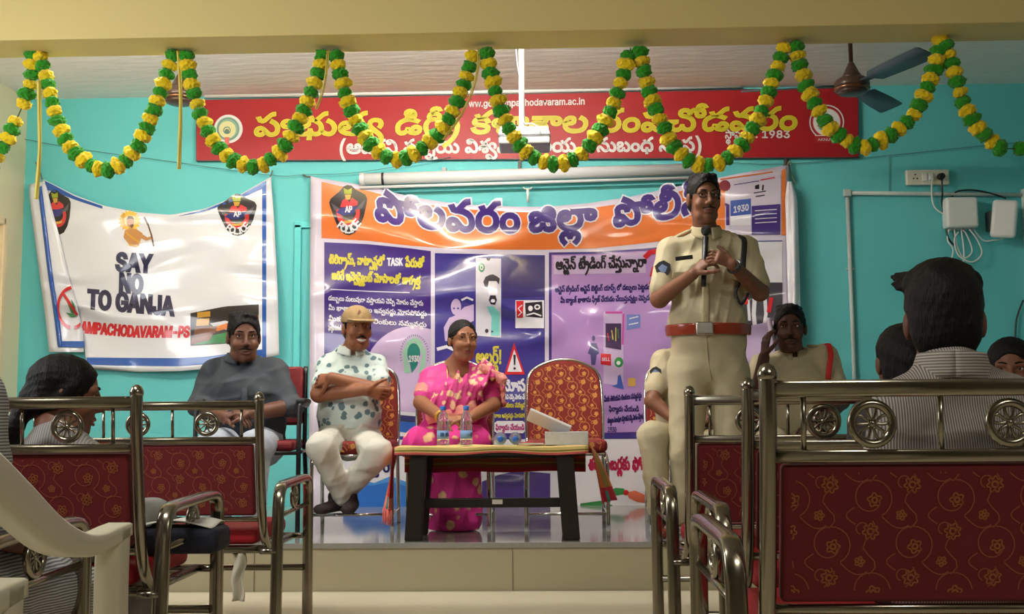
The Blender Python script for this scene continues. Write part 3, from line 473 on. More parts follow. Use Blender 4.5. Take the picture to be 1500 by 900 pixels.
25:[[49,83,22,-5,15,-14,4,-22,-3,-24,-9,-19,-14,6,11,24,-1,27,-12,12,-23,2,-14,-10,-4,-15,2,-20,11,-20,-14,-6,-12,28,2,31,16,20],[44,71,-14,5,-10,18,14,4,6,-13,9,-1,28,30,21,7,1,-13,-14,-4,-25,-27]],
277:[[89,-2,-17,4,-8,13,-10,-12,-13,-4,-17,0,-11,7,-6,13,3,14,32,21,4,8,-5,8,-14,0,-7,-6,1,-10,-12,-4,-3,15,6,11,11,6,18,1,13,-6,5,-9,-4,-20,-33,-20,0,-11,10,-6,17,5,7,15,13,0,3,-11,8,-7,19,2,6,13,-2,18,-9,14,-17,11,8,8,21,-13,12,-21,0,-24,-11,-17],[114,92,-2,-11,-9,-7,-36,-3,0,12,31,3,0,13,-77,2,0,13,78,-2,11,-6]],
185:[[92,-2,-18,5,-6,12,-10,-12,-12,-5,-16,1,-13,8,-8,15,-2,21,4,19,8,13,12,7,15,1,17,-14,-3,-21,-16,-8,-27,7,-4,4,4,10,11,-8,14,-2,7,5,1,10,-8,5,-10,-2,-11,-18,1,-28,15,-12,16,5,7,15,13,0,3,-11,8,-7,19,2,6,13,-2,17,-9,15,-18,14,10,8,20,-15,11,-21,0,-25,-10,-17],[47,104,-1,-24,-13,0,-1,24],[90,72,-22,4,4,11,28,-1,5,20,-10,11,-16,-3,0,-7,6,-4,12,2,10,10,6,-7,-17,-15,-25,5,-4,9,2,12,20,10,20,-8,9,-22,-8,-21]],
164:[[6,39,3,19,10,15,30,10,19,-3,14,-10,11,-30,-3,-18,-10,-14,-31,-10,-30,10,-10,13],[20,41,7,-21,17,-8,24,4,11,21,-6,23,-20,10,-23,-6],[118,-2,-19,6,-15,14,6,11,23,-17,12,0,9,7,3,13,-4,17,-26,22,6,11,25,-18,12,-26,-8,-31],[176,-2,-20,6,-15,14,7,11,24,-18,14,2,7,8,-3,27,-25,23,6,12,27,-22,10,-25,-8,-29],[242,37,-15,4,-8,15,5,18,15,1,-8,-16,9,-11,13,7,-6,14,-77,2,1,12,67,0,17,-4,9,-11,0,-17,-8,-11],[106,71,-14,5,-10,18,14,4,6,-13,9,-1,28,30,21,7,1,-13,-15,-4,-24,-27]],
123:[[81,-2,-19,6,-30,30,-12,-4,1,-16,15,-2,10,12,9,-10,-15,-14,-25,2,-10,19,6,19,20,7,15,-7,26,-27,20,2,6,10,-1,18,-10,16,-17,11,6,13,25,-18,11,-27,-7,-30],[17,90,3,11,7,2,-12,15,9,18,72,4,0,-13,-56,0,-10,-4,4,-11,34,-1,0,-12,-30,-1,-7,-4,3,-9,15,-2,0,-12,-24,4]],
493:[[38,-64,-14,4,-5,10,-12,-12,-20,-2,-14,14,4,13,26,16,-2,5,-12,1,-5,-4,1,-6,-12,-3,0,14,12,8,22,-1,9,-13,-5,-11,-24,-12,1,-8,15,0,9,11,12,0,5,-10,12,-2,12,15,1,29,-6,23,-21,33,-30,24,7,11,39,-34,23,-48,-2,-46,-10,-15]],
275:[[81,-2,-19,6,-30,30,-12,-4,1,-16,15,-2,10,12,9,-10,-15,-14,-25,2,-10,19,6,19,20,7,15,-7,26,-27,20,2,6,10,-1,18,-10,16,-17,11,6,13,25,-18,11,-27,-7,-30],[66,92,-10,-18,-32,-3,0,12,24,2,3,12,-9,4,-44,0,0,13,54,-2,10,-8]],
33:[[92,-2,-18,5,-6,12,-10,-12,-12,-5,-16,1,-13,8,-8,15,-2,21,4,19,8,13,12,7,15,1,17,-14,-3,-21,-16,-8,-27,7,-4,4,4,10,11,-8,14,-2,7,5,1,10,-8,5,-10,-2,-11,-18,1,-28,15,-12,16,5,7,15,13,0,3,-11,8,-7,19,2,6,13,-3,18,-9,13,-17,11,6,13,22,-14,13,-22,0,-26,-10,-17],[47,104,-1,-24,-13,0,-1,24]],
235:[[80,-2,-18,6,-31,30,-11,-4,0,-15,14,-4,12,13,9,-10,-7,-8,-22,-8,-11,4,-8,9,0,22,16,14,20,-4,31,-31,15,1,9,12,-3,34,-19,31,-13,10,-19,5,-12,-3,-1,-10,7,-5,9,2,3,10,-6,11,12,2,6,-16,-6,-15,-20,-6,-14,8,-4,18,12,13,20,3,20,-6,22,-17,13,-20,7,-30,-2,-25,-9,-15],[138,-2,-20,6,-14,14,6,11,23,-17,12,0,9,7,3,13,-4,17,-26,21,7,13,24,-18,12,-27,-1,-17,-7,-14],[48,142,16,-4,8,-12,-12,-3,-8,8,-11,-1,-4,-9,8,-11,-13,-4,-7,12,0,12,9,9]],
161:[[89,-2,-17,4,-8,13,-10,-12,-13,-4,-17,0,-11,7,-6,13,3,14,32,21,4,8,-5,8,-14,0,-7,-6,1,-10,-12,-4,-3,15,6,11,11,6,18,1,13,-6,5,-9,-4,-20,-33,-20,0,-11,10,-6,17,5,7,15,13,0,3,-11,8,-7,19,2,6,13,-2,18,-10,14,-16,11,8,8,21,-13,12,-20,0,-25,-11,-17],[153,37,-16,4,-7,15,5,18,15,1,-8,-16,9,-11,13,7,-6,14,-92,2,0,12,98,-3,11,-12,0,-17,-8,-11]],
103:[[44,-2,-28,8,-13,18,14,4,8,-12,16,-5,17,2,9,6,-5,14,-41,6,-12,9,-3,12,4,12,23,11,33,-4,15,-19,-15,-4,-6,11,-12,4,-27,-7,3,-11,41,-7,16,-14,0,-15,-5,-10],[15,90,4,11,7,2,-12,15,8,18,72,4,0,-13,-56,0,-9,-4,4,-11,33,-1,0,-12,-29,-1,-8,-4,3,-9,16,-2,0,-12,-25,4]],
140:[[86,-2,-17,4,-35,20,-13,0,-2,-9,17,-2,12,6,7,13,1,18,-7,17,-12,6,-15,-2,-2,-12,7,-6,10,3,3,9,-5,12,11,2,5,-17,-5,-14,-15,-6,-15,3,-10,16,7,18,14,6,23,-4,13,-13,7,-19,-2,-20,-10,-17,-16,-10,-20,-2,-12,7,-5,10,4,13,11,6,20,-1,37,-21,22,3,7,13,-2,18,-9,13,-17,12,8,8,21,-14,12,-20,-1,-24,-11,-17],[50,-21,1,24,12,0,2,-24],[154,37,-16,4,-7,15,5,18,15,1,-8,-16,9,-11,12,7,-5,14,-91,2,0,12,97,-3,11,-12,0,-17,-8,-11]],
154:[[66,-2,-28,3,-19,10,-11,15,-1,21,14,20,23,3,14,-13,-4,-20,-17,-9,-23,5,1,12,14,-5,13,2,3,10,-6,7,-12,-2,-8,-10,0,-15,10,-12,32,-9,33,6,14,12,3,19,-11,11,-13,-3,-1,-11,8,-5,12,3,5,9,3,-15,-20,-9,-19,10,-3,15,6,11,12,5,12,-1,-34,11,16,5,21,-9,13,-12,5,-16,0,-17,-8,-15,-11,-9],[156,43,-15,4,-8,15,6,18,15,1,-8,-16,9,-11,12,7,-1,10,-7,5,-135,1,0,12,141,-3,12,-9,2,-16,-6,-13]],
232:[[81,-2,-19,6,-30,30,-12,-4,1,-16,15,-2,10,12,9,-10,-15,-14,-25,2,-10,19,6,19,20,7,15,-7,26,-27,20,2,6,10,-1,18,-10,16,-17,11,6,13,25,-18,11,-27,-7,-30],[47,-21,1,24,12,0,2,-24],[36,72,-22,4,5,11,28,-1,4,18,-11,10,-15,-4,1,-6,11,-3,16,11,4,-9,-18,-11,-21,3,-5,12,7,13,16,4,21,-7,7,-20,-7,-18],[41,145,16,-4,9,-11,-13,-4,-6,7,-12,0,-6,-6,3,-10,-10,-4,-5,12,3,10]],
110:[[88,-2,-16,5,-8,12,-10,-12,-13,-4,-17,0,-11,7,-6,13,3,14,32,21,4,8,-5,8,-14,0,-7,-6,1,-10,-12,-4,-3,15,6,11,11,6,18,1,13,-6,5,-9,-4,-20,-33,-20,-1,-10,6,-6,21,3,8,16,13,0,11,-18,16,-1,7,9,-4,16,12,5,6,-15,-2,-15,-11,-11],[112,63,-6,-15,-15,-6,-24,4,-17,14,6,9,23,-14,14,1,6,6,-4,7,-26,4,-11,9,-1,14,9,7,-11,15,7,17,17,4,56,1,0,-13,-57,0,-9,-5,6,-10,32,-1,0,-12,-30,-1,-7,-8,5,-6,30,-5]],
200:[[6,39,3,19,10,15,30,10,19,-3,14,-10,11,-30,-3,-18,-10,-14,-31,-10,-30,10,-10,13],[20,41,7,-21,17,-8,24,4,11,21,-6,23,-20,10,-23,-6],[118,-2,-19,6,-15,14,6,11,23,-17,12,0,9,7,3,13,-4,17,-25,21,6,13,24,-18,12,-27,-1,-17,-7,-14],[176,-2,-20,6,-14,14,6,11,23,-17,12,0,9,7,3,13,-4,17,-26,21,7,13,24,-18,12,-27,-1,-17,-7,-14]],
260:[[90,-2,-17,4,-7,13,-17,-16,-27,4,-9,10,-2,13,14,20,-21,-3,0,12,39,0,0,-11,-12,-6,-6,-8,0,-10,7,-7,16,0,10,18,12,0,8,-16,17,-3,10,9,1,22,-11,17,-19,11,10,9,12,-6,18,-21,5,-25,-10,-23],[112,92,-3,-11,-9,-7,-39,-3,0,12,32,1,5,6,-2,8,-78,3,0,13,78,-2,12,-6]],
491:[[36,-56,-16,4,-26,25,-10,-3,-1,-10,13,-4,10,11,8,-10,-10,-10,-21,-2,-12,13,1,16,15,10,16,-3,30,-25,13,3,7,12,0,24,-6,21,-20,32,-30,24,7,11,39,-33,22,-46,2,-25,-5,-20,-12,-12]],
250:[[80,-2,-18,6,-30,30,-12,-4,-1,-13,15,-6,12,13,9,-10,-10,-11,-25,-4,-14,14,2,23,18,11,19,-5,28,-29,14,-1,9,7,2,20,-11,20,-19,9,-28,3,14,12,37,-10,19,-25,2,-21,-4,-15,-11,-10],[116,-24,-28,6,-30,25,18,0,16,-13,16,-5,20,2,13,9,5,13,-1,21,-11,22,-20,14,6,13,31,-26,9,-35,-10,-33,-14,-10],[40,71,-14,5,-10,18,14,4,6,-13,9,-1,28,30,21,7,1,-13,-15,-4,-24,-27]],
194:[[79,-2,-21,7,-30,30,-9,-9,7,-24,-13,-4,-5,9,-1,27,15,13,20,-4,30,-31,16,1,8,12,-2,35,-19,30,-14,10,-18,5,-13,-3,-1,-10,7,-5,9,2,3,10,-6,11,12,2,6,-16,-6,-15,-19,-6,-15,8,-4,18,13,13,19,3,25,-9,21,-19,11,-20,6,-24,-4,-30,-11,-13]],
270:[[115,92,-3,-11,-9,-7,-43,-3,0,12,37,2,4,5,-1,8,-74,3,0,13,74,-2,11,-6],[66,-2,-28,3,-19,10,-12,19,2,23,14,15,25,0,11,-15,-7,-19,-20,-6,-18,5,1,12,14,-5,13,2,3,10,-6,7,-12,-2,-8,-10,0,-15,8,-10,26,-10,35,2,19,13,4,21,-11,11,-14,-5,0,-9,8,-5,12,3,5,9,3,-15,-5,-5,-13,-4,-14,2,-9,11,1,17,12,9,15,0,-29,5,3,10,22,-4,15,-10,9,-12,-1,-32,-20,-20]],
47:[[40,71,-14,5,-10,18,14,4,6,-13,9,-1,28,30,21,7,1,-13,-15,-4,-24,-27],[80,-2,-18,6,-30,30,-12,-4,-1,-13,15,-6,12,13,9,-10,-10,-11,-25,-4,-14,14,2,23,18,11,19,-5,28,-29,14,-1,9,7,2,20,-11,20,-19,9,-28,3,14,12,37,-10,19,-25,3,-20,-5,-16,-13,-11],[138,-2,-20,6,-14,14,6,11,23,-17,12,0,9,7,3,13,-4,17,-26,21,7,13,24,-18,12,-27,-1,-17,-7,-14]],
40:[[84,-2,-16,4,-8,13,-8,-11,-13,-6,-15,1,-11,8,-7,32,4,16,12,16,19,10,25,2,17,-4,17,-12,11,-22,0,-24,-10,-17],[83,11,11,5,4,13,-3,20,-7,13,-30,9,-17,-3,-13,-9,-8,-21,6,-23,15,-3,8,7,3,12,13,0,4,-13],[54,71,-14,5,-10,18,14,4,6,-13,9,-1,28,30,21,7,1,-13,-15,-4,-24,-27]],
488:[[-26,-64,-13,3,-3,9,-13,-11,-20,3,-7,19,7,19,15,9,16,3,29,-10,8,-14,0,-16,-7,-11],[-28,-54,7,4,3,8,-10,17,-25,3,-15,-10,-2,-12,5,-8,11,0,4,10,12,0,4,-9]],
196:[[81,-2,-19,6,-30,30,-12,-4,1,-16,15,-2,10,12,9,-10,-15,-14,-25,2,-10,19,6,19,20,7,15,-7,26,-27,20,2,6,10,-1,18,-10,16,-17,11,6,13,25,-18,11,-27,-7,-30],[47,-21,1,24,12,0,2,-24],[36,72,-22,4,5,11,28,-1,5,20,-11,11,-15,-3,-1,-7,6,-4,13,2,9,10,6,-7,-17,-15,-25,5,-4,9,2,12,20,10,20,-8,9,-22,-8,-21]],
2033:[[17,39,-1,82,16,0,-1,-82],[24,-1,-8,3,-3,8,3,8,8,3,8,-3,3,-8,-3,-8]],
2040:[[21,49,4,34,10,32,7,14,14,0,-16,-43,-4,-37,4,-31,16,-41,-14,0,-8,15,-10,29]],
2041:[[9,-23,15,37,5,35,-6,42,-14,38,14,0,9,-19,9,-27,3,-23,-1,-25,-6,-29,-14,-29]],
2044:[[9,-29,7,46,17,0,-13,-46]],
2045:[[80,59,0,-14,-53,0,0,14]],
2046:[[23,-1,-8,3,-3,8,3,8,8,3,7,-3,4,-8,-4,-8]],
2048:[[54,-2,-15,3,-15,12,-9,20,-3,28,3,27,9,21,15,11,15,3,15,-3,15,-11,9,-21,4,-27,-4,-28,-9,-20,-15,-12],[54,12,10,2,10,9,6,16,2,22,-2,21,-6,16,-10,9,-10,2,-10,-2,-9,-9,-7,-16,-2,-21,2,-22,7,-16,9,-9]],
2049:[[18,0,0,13,75,0,0,-13],[66,121,0,-121,-15,0,0,107,-30,-22,0,17,26,19]],
2050:[[15,0,0,11,52,57,7,10,2,11,-1,7,-5,7,-7,5,-10,1,-8,-1,-8,-4,-5,-7,-1,-10,-15,0,3,15,6,10,13,8,16,3,15,-3,10,-6,9,-11,2,-10,-1,-14,-12,-20,-40,-45,56,0,0,-14]],
2051:[[52,-2,-17,3,-13,7,-9,11,-3,12,16,0,6,-12,15,-7,16,2,12,8,3,15,-6,13,-13,7,-21,2,0,12,30,37,-52,0,0,13,73,0,0,-11,-39,-44,0,2,15,0,8,-3,10,-6,10,-17,-2,-19,-5,-10,-9,-8,-12,-5]],
2052:[[10,25,0,12,48,84,15,0,-47,-83,72,0,0,-13],[67,0,0,76,15,0,0,-76]],
2053:[[53,-2,-12,2,-14,6,-9,11,-4,14,15,0,3,-8,7,-8,9,-3,10,1,10,4,7,8,2,8,0,11,-6,13,-11,7,-15,1,-14,-6,-15,2,8,60,63,0,0,-13,-50,0,-5,-36,18,7,20,-3,8,-4,8,-9,7,-17,-2,-20,-8,-15,-13,-9]],
2054:[[54,-2,-16,4,-13,9,-8,14,-1,21,10,24,34,51,17,0,-42,-59,6,7,9,5,14,0,11,-4,9,-7,6,-10,2,-11,0,-13,-4,-12,-11,-11,-10,-6],[54,12,8,1,8,5,6,8,2,11,-1,9,-5,9,-8,6,-10,2,-10,-2,-8,-6,-5,-9,-1,-8,2,-11,6,-9,8,-5]],
2055:[[23,0,54,108,-62,0,0,13,78,0,0,-14,-54,-107]],
2056:[[54,-2,-14,2,-15,7,-9,11,-4,14,1,9,5,10,8,8,10,4,-12,8,-5,9,-2,11,3,13,6,9,9,6,19,4,19,-4,9,-6,6,-9,3,-13,-2,-11,-5,-9,-12,-8,10,-4,8,-8,4,-10,2,-9,-4,-14,-10,-11,-14,-7],[54,12,9,1,9,4,6,7,2,9,-1,8,-5,8,-9,5,-11,2,-11,-2,-9,-5,-5,-8,-1,-8,2,-9,6,-7,9,-4],[54,69,9,2,8,4,4,8,1,7,-1,6,-4,7,-8,5,-9,2,-10,-2,-7,-5,-4,-7,-1,-6,1,-7,4,-8,7,-4]],
2057:[[54,123,16,-3,13,-10,8,-14,1,-20,-10,-25,-34,-51,-17,0,42,59,-6,-7,-9,-5,-14,1,-11,3,-9,7,-6,10,-2,12,0,13,4,11,11,12,11,5],[54,110,-8,-2,-8,-5,-6,-8,-2,-11,1,-8,5,-10,8,-6,10,-2,10,2,8,6,5,9,1,9,-2,11,-6,8,-8,5]],
2058:[[23,-1,-8,3,-3,8,3,8,8,3,7,-3,4,-8,-4,-8],[23,65,-8,3,-3,8,3,8,8,3,7,-3,4,-8,-4,-8]],
2063:[[31,37,3,20,6,7,18,15,4,10,-1,9,-7,9,-12,3,-14,-5,-4,-7,-2,-7,-15,0,1,7,6,13,11,8,13,4,16,-2,12,-6,8,-11,3,-9,-2,-15,-6,-11,-19,-15,-3,-7,-1,-10],[39,-1,-8,3,-3,8,3,8,8,3,7,-3,4,-8,-4,-8]],
2065:[[4,0,44,121,18,0,45,-121,-17,0,-38,114,3,0,-7,-21,-31,-93],[26,34,0,13,63,0,0,-13]],
2067:[[64,-2,-23,5,-18,14,-11,22,-2,22,2,21,11,22,18,14,23,5,17,-3,15,-8,11,-12,6,-17,-16,0,-3,9,-7,9,-8,4,-11,3,-9,0,-11,-3,-10,-7,-6,-7,-6,-19,0,-23,6,-19,12,-12,15,-5,16,1,15,10,7,14,16,0,-6,-16,-11,-13,-15,-8]],
2068:[[52,0,-29,0,0,14,40,1,9,2,11,8,5,7,6,13,1,16,-1,16,-8,16,-10,9,-18,5,-35,1,0,13,38,0,18,-4,18,-14,11,-21,2,-14,-1,-21,-8,-24,-12,-12,-10,-6],[30,121,0,-121,-15,0,0,121]],
2069:[[15,0,0,121,74,0,0,-13,-59,0,0,-40,55,0,0,-14,-55,0,0,-40,59,0,0,-14]],
2071:[[64,-2,-23,5,-18,14,-11,22,-2,22,2,21,11,22,18,14,22,5,18,-3,15,-8,11,-13,6,-16,-16,0,-9,16,-15,8,-18,1,-14,-7,-11,-14,-5,-20,2,-23,8,-17,9,-9,12,-4,12,-1,11,2,9,6,6,8,5,19,4,-1,-36,0,0,14,47,0,-1,-25,-8,-19,-7,-7,-13,-8]],
2072:[[15,0,0,121,15,0,0,-52,64,0,0,52,15,0,0,-121,-15,0,0,55,-64,0,0,-55]],
2073:[[7,0,0,14,22,0,0,94,-22,0,0,13,59,0,0,-13,-21,0,0,-94,21,0,0,-14]],
2074:[[44,-2,-17,4,-12,10,-5,10,-2,19,16,0,2,-18,8,-9,14,-2,11,6,6,12,0,91,15,0,0,-86,-1,-13,-5,-10,-8,-8,-10,-4]],
2075:[[25,35,0,16,19,23,43,47,20,0],[15,0,0,121,15,0,0,-121],[89,0,-44,62,10,12,52,-74]],
2076:[[15,0,0,121,15,0,0,-107,56,0,0,-14]],
2077:[[15,0,0,121,22,0,30,-79,10,-31,-3,0,8,27,32,83,22,0,0,-121,-15,0,0,109,-9,-32,-30,-77,-13,0,-42,109,2,0,0,-14,0,-95]],
2078:[[15,0,0,121,18,0,52,-82,14,-26,-2,0,-1,20,-1,88,16,0,0,-121,-18,0,-67,108,3,0,1,-22,0,-86]],
2079:[[64,-2,-23,5,-18,14,-11,22,-2,22,2,21,11,22,18,14,23,5,22,-5,18,-14,11,-22,3,-21,-3,-22,-11,-22,-18,-14],[64,13,16,3,13,11,8,17,1,17,-1,17,-8,17,-13,10,-16,4,-16,-4,-13,-10,-8,-18,-2,-16,2,-17,8,-17,13,-11]],
2080:[[15,0,0,121,47,0,17,-5,10,-7,6,-10,2,-12,0,-13,-4,-11,-7,-9,-10,-7,-9,-2,-40,-1,0,13,32,1,14,4,5,6,4,9,0,11,-4,10,-7,6,-9,3,-32,1,0,-108]],
2082:[[15,0,0,121,47,0,17,-5,10,-7,6,-9,2,-12,0,-12,-4,-11,-7,-9,-10,-6,-9,-2,-44,-1,0,14,45,2,10,7,4,11,-3,15,-8,9,-12,3,-29,0,0,-108],[84,0,-29,55,17,0,30,-55]],
2083:[[53,-2,-14,1,-15,7,-10,11,-5,15,16,0,2,-8,6,-7,18,-5,20,4,10,10,1,12,-6,8,-47,17,-11,9,-4,8,0,17,7,13,16,10,18,3,13,-2,14,-6,10,-11,4,-13,-15,0,-4,9,-8,6,-11,3,-10,0,-10,-3,-7,-6,-3,-8,1,-9,10,-9,33,-10,13,-7,9,-10,3,-14,-3,-15,-10,-11,-15,-7]],
2084:[[8,108,0,13,92,0,0,-13,-38,0,0,-108,-16,0,0,108]],
2085:[[62,-2,-16,2,-13,6,-10,9,-6,12,-2,14,0,80,15,0,0,-79,3,-12,5,-8,7,-6,17,-4,17,4,8,6,4,8,3,12,0,79,15,0,0,-80,-2,-14,-6,-12,-10,-9,-13,-6]],
2086:[[49,0,-45,121,17,0,38,-114,-3,0,7,22,31,92,17,0,-44,-121]],
2089:[[49,0,0,50,-45,71,18,0,29,-47,9,-20,-6,0,5,13,32,54,18,0,-45,-71,0,-50]],
2097:[[38,-2,-15,3,-10,7,-5,11,0,15,5,8,10,6,41,8,2,4,-1,9,-7,8,-11,2,-15,-4,-8,-9,-14,5,7,11,10,6,14,4,16,-1,15,-7,7,-13,2,-71,-15,0,-1,12,-11,-11],[41,11,11,2,10,7,4,9,0,16,-32,-6,-10,-7,-2,-7,2,-8,7,-5]],
2099:[[50,-2,-14,2,-15,9,-9,16,-4,20,2,16,8,17,14,10,18,4,12,-2,11,-5,8,-7,6,-11,-14,-4,-7,11,-13,5,-10,-1,-8,-4,-8,-9,-3,-13,0,-14,3,-13,10,-11,13,-3,15,5,8,12,14,-4,-5,-11,-9,-8,-11,-5]],
2100:[[47,-2,-16,4,-10,7,-6,7,-6,24,3,26,9,15,10,7,7,3,21,-1,8,-5,8,-9,0,45,14,0,0,-121,-14,0,0,14,-2,0,-12,-13],[49,11,9,2,9,7,6,11,2,14,-2,15,-6,11,-9,6,-9,2,-9,-2,-9,-7,-6,-11,-2,-14,2,-14,6,-11,9,-7]],
2103:[[50,-36,-11,1,-12,4,-9,6,-6,8,12,7,8,-8,9,-4,13,-1,11,3,5,4,4,6,1,27,-10,-10,-12,-5,-14,0,-15,7,-8,9,-6,12,-1,21,3,15,9,15,14,9,12,2,12,-2,16,-14,0,15,14,0,0,-93,-2,-13,-5,-9,-9,-7,-11,-4],[49,14,9,2,9,6,6,10,2,14,-2,14,-5,11,-10,7,-9,1,-9,-2,-9,-6,-6,-11,-2,-14,2,-13,6,-11,9,-6]],
2104:[[28,55,0,-55,-15,0,0,121,15,0,0,-52,-3,0,6,12,12,9,19,2,14,-7,6,-8,3,-11,1,-66,-15,0,0,61,-6,12,-11,6,-15,-3,-8,-8]],
2105:[[13,0,0,91,15,0,0,-91],[20,106,-7,3,-3,7,3,6,7,3,8,-3,3,-6,-3,-7]],
2109:[[13,0,0,91,14,0,-1,-20,3,8,6,7,15,7,10,-1,9,-5,6,-9,2,-8,-2,0,7,14,14,8,17,-1,8,-3,7,-7,5,-16,0,-65,-15,0,0,68,-7,9,-11,2,-12,-3,-7,-10,-1,-66,-14,0,-1,65,-4,10,-13,4,-12,-3,-7,-11,-1,-65]],
2110:[[28,55,0,-55,-15,0,0,91,14,0,0,-22,-2,0,6,12,12,9,19,2,14,-7,6,-8,3,-11,1,-66,-15,0,0,61,-6,12,-11,6,-15,-3,-8,-8]],
2111:[[50,-2,-14,2,-15,9,-9,16,-4,20,2,16,8,17,14,10,18,4,18,-4,13,-10,9,-17,1,-16,-3,-20,-9,-16,-15,-9],[50,11,10,2,9,7,6,11,2,14,-2,14,-6,11,-9,7,-10,2,-10,-2,-9,-7,-6,-11,-2,-14,2,-14,6,-11,9,-7]],
2112:[[13,-34,0,125,14,0,0,-15,10,11,9,4,13,1,12,-4,13,-10,8,-17,1,-21,-4,-20,-8,-11,-6,-5,-15,-6,-19,3,-13,13,0,-48],[53,11,9,2,9,7,6,11,2,14,-2,14,-6,11,-9,7,-9,2,-9,-2,-9,-6,-6,-11,-2,-15,2,-14,6,-11,9,-7]],
2114:[[13,0,0,91,14,0,1,-14,4,7,8,6,19,2,0,-15,-18,-1,-8,-5,-4,-5,-1,-9,0,-57]],
2118:[[39,0,-35,91,16,0,30,-87,-6,0,29,87,16,0,-34,-91]],
2119:[[33,0,-27,91,15,0,21,-81,-2,0,3,14,18,67,15,0,21,-81,-3,0,3,14,18,67,16,0,-28,-91,-14,0,-22,81,3,0,-22,-81]],
}
TEXTS = {
'college':[3601,43,0,0,497,174,0,46,279,0,63,466,0,38,553,0,501,746,0,187,932,0,213,1116,0,497,1262,0,23,1438,0,168,1568,0,170,1818,0,51,2038,0,49,2286,0,6,2435,0,43,2562,0,404,2739,0,35,2963,0,54,3148,0,49,3326,0,6,3474,0],
'affil':[4800,620,0,0,10,90,0,192,290,0,23,466,0,205,597,0,42,846,0,42,1021,0,490,1184,0,48,1271,0,205,1663,0,55,1841,0,501,1972,0,205,2087,0,156,2264,0,496,2524,0,51,2639,0,48,2816,0,9,3208,0,42,3408,0,63,3584,0,45,3670,0,6,3858,0,41,3985,0,57,4232,0,6,4408,0,57,4534,0,487,4688,0,621,4710,0],
'district':[884,419,0,0,51,254,0,54,432,0,49,610,0,6,758,0],
'jilla':[444,182,0,0,167,183,0,499,344,0],
'police':[613,419,0,0,239,254,0,136,438,0],
'trade':[2478,10,0,0,346,200,0,499,360,0,122,375,0,301,621,0,497,810,0,187,916,0,6,1097,0,105,1224,0,296,1440,0,57,1630,0,63,1806,0,486,1796,0,158,1892,0,490,2157,0,165,2243,0],
'alert':[600,9,0,0,51,200,0,129,377,0,481,523,0,615,526,0],
'mosam':[639,423,0,0,57,337,0,6,512,0],
'num':[1666,12,0,0,42,319,0,6,495,0,45,622,0,49,809,0,499,956,0,23,957,0,63,1088,0,420,1245,0,122,1490,0],
'star':[648,296,0,0,172,190,0,486,356,0,425,448,0],
'estd':[757,172,0,0,487,154,0,195,258,0,38,436,0,6,630,0],
't1':[2196,265,0,0,203,193,0,141,376,0,497,612,0,127,716,0,624,981,0,169,1119,0,149,1381,0,504,1659,0,43,1760,0,499,1922,0,427,1938,0],
't1b':[656,311,0,0,49,178,0,63,326,0,414,412,0],
't2':[3431,30,0,0,201,183,0,293,331,0,11,548,0,274,720,0,501,892,0,288,1007,0,481,1166,0,495,1182,0,6,1247,0,113,1374,0,423,1638,0,172,1975,0,51,2232,0,414,2410,0,146,2724,0,25,2986,0,497,3132,0,38,3237,0,486,3413,0],
'tr2':[5411,10,0,0,346,200,0,499,360,0,122,375,0,301,621,0,497,810,0,187,916,0,6,1097,0,105,1224,0,10,1440,0,346,1640,0,499,1800,0,122,1815,0,277,2061,0,185,2249,0,481,2417,0,6,2442,0,105,2568,0,164,2785,0,123,3179,0,504,3346,0,427,3518,0,35,3846,0,45,4031,0,63,4218,0,493,4294,0,51,4398,0,63,4575,0,275,4732,0,33,4910,0,481,5078,0,35,5103,0,6,5284,0],
'tr3':[5470,235,0,0,161,335,0,496,603,0,6,712,0,103,839,0,140,1040,0,154,1310,0,42,1575,0,63,1750,0,232,1908,0,497,2082,0,110,2187,0,296,2440,0,48,2630,0,35,2952,0,6,3133,0,296,3330,0,200,3520,0,57,3842,0,63,4018,0,486,4008,0,42,4104,0,490,4267,0,33,4354,0,63,4547,0,499,4523,0,260,4704,0,43,4894,0,491,5061,0,35,5162,0,6,5344,0],
'p1':[4887,35,0,0,45,185,0,63,372,0,493,448,0,51,552,0,63,729,0,57,886,0,63,1062,0,51,1148,0,63,1326,0,250,1412,0,141,1662,0,54,1962,0,172,2140,0,486,2307,0,48,2398,0,194,2720,0,260,2966,0,195,3156,0,491,3322,0,423,3495,0,57,3832,0,6,4007,0,296,4205,0,172,4395,0,486,4561,0,49,4652,0,63,4801,0],
'p2':[3297,235,0,0,23,264,0,63,395,0,270,552,0,203,747,0,48,930,0,194,1252,0,203,1498,0,6,1679,0,23,1806,0,63,1936,0,51,2023,0,63,2200,0,42,2357,0,47,2533,0,495,2791,0,54,2856,0,40,3034,0,63,3210,0,488,3188,0],
'p3':[4046,235,0,0,140,335,0,154,604,0,205,948,0,54,1126,0,165,1304,0,51,1538,0,63,1716,0,11,1873,0,54,2045,0,501,2220,0,54,2334,0,40,2512,0,63,2689,0,488,2666,0,423,2846,0,57,3183,0,419,3358,0,54,3605,0,40,3783,0,63,3960,0,488,3937,0],
'p4':[1684,196,0,0,165,178,0,496,412,0,40,526,0,63,703,0,296,860,0,48,1050,0,6,1372,0,187,1498,0],
}
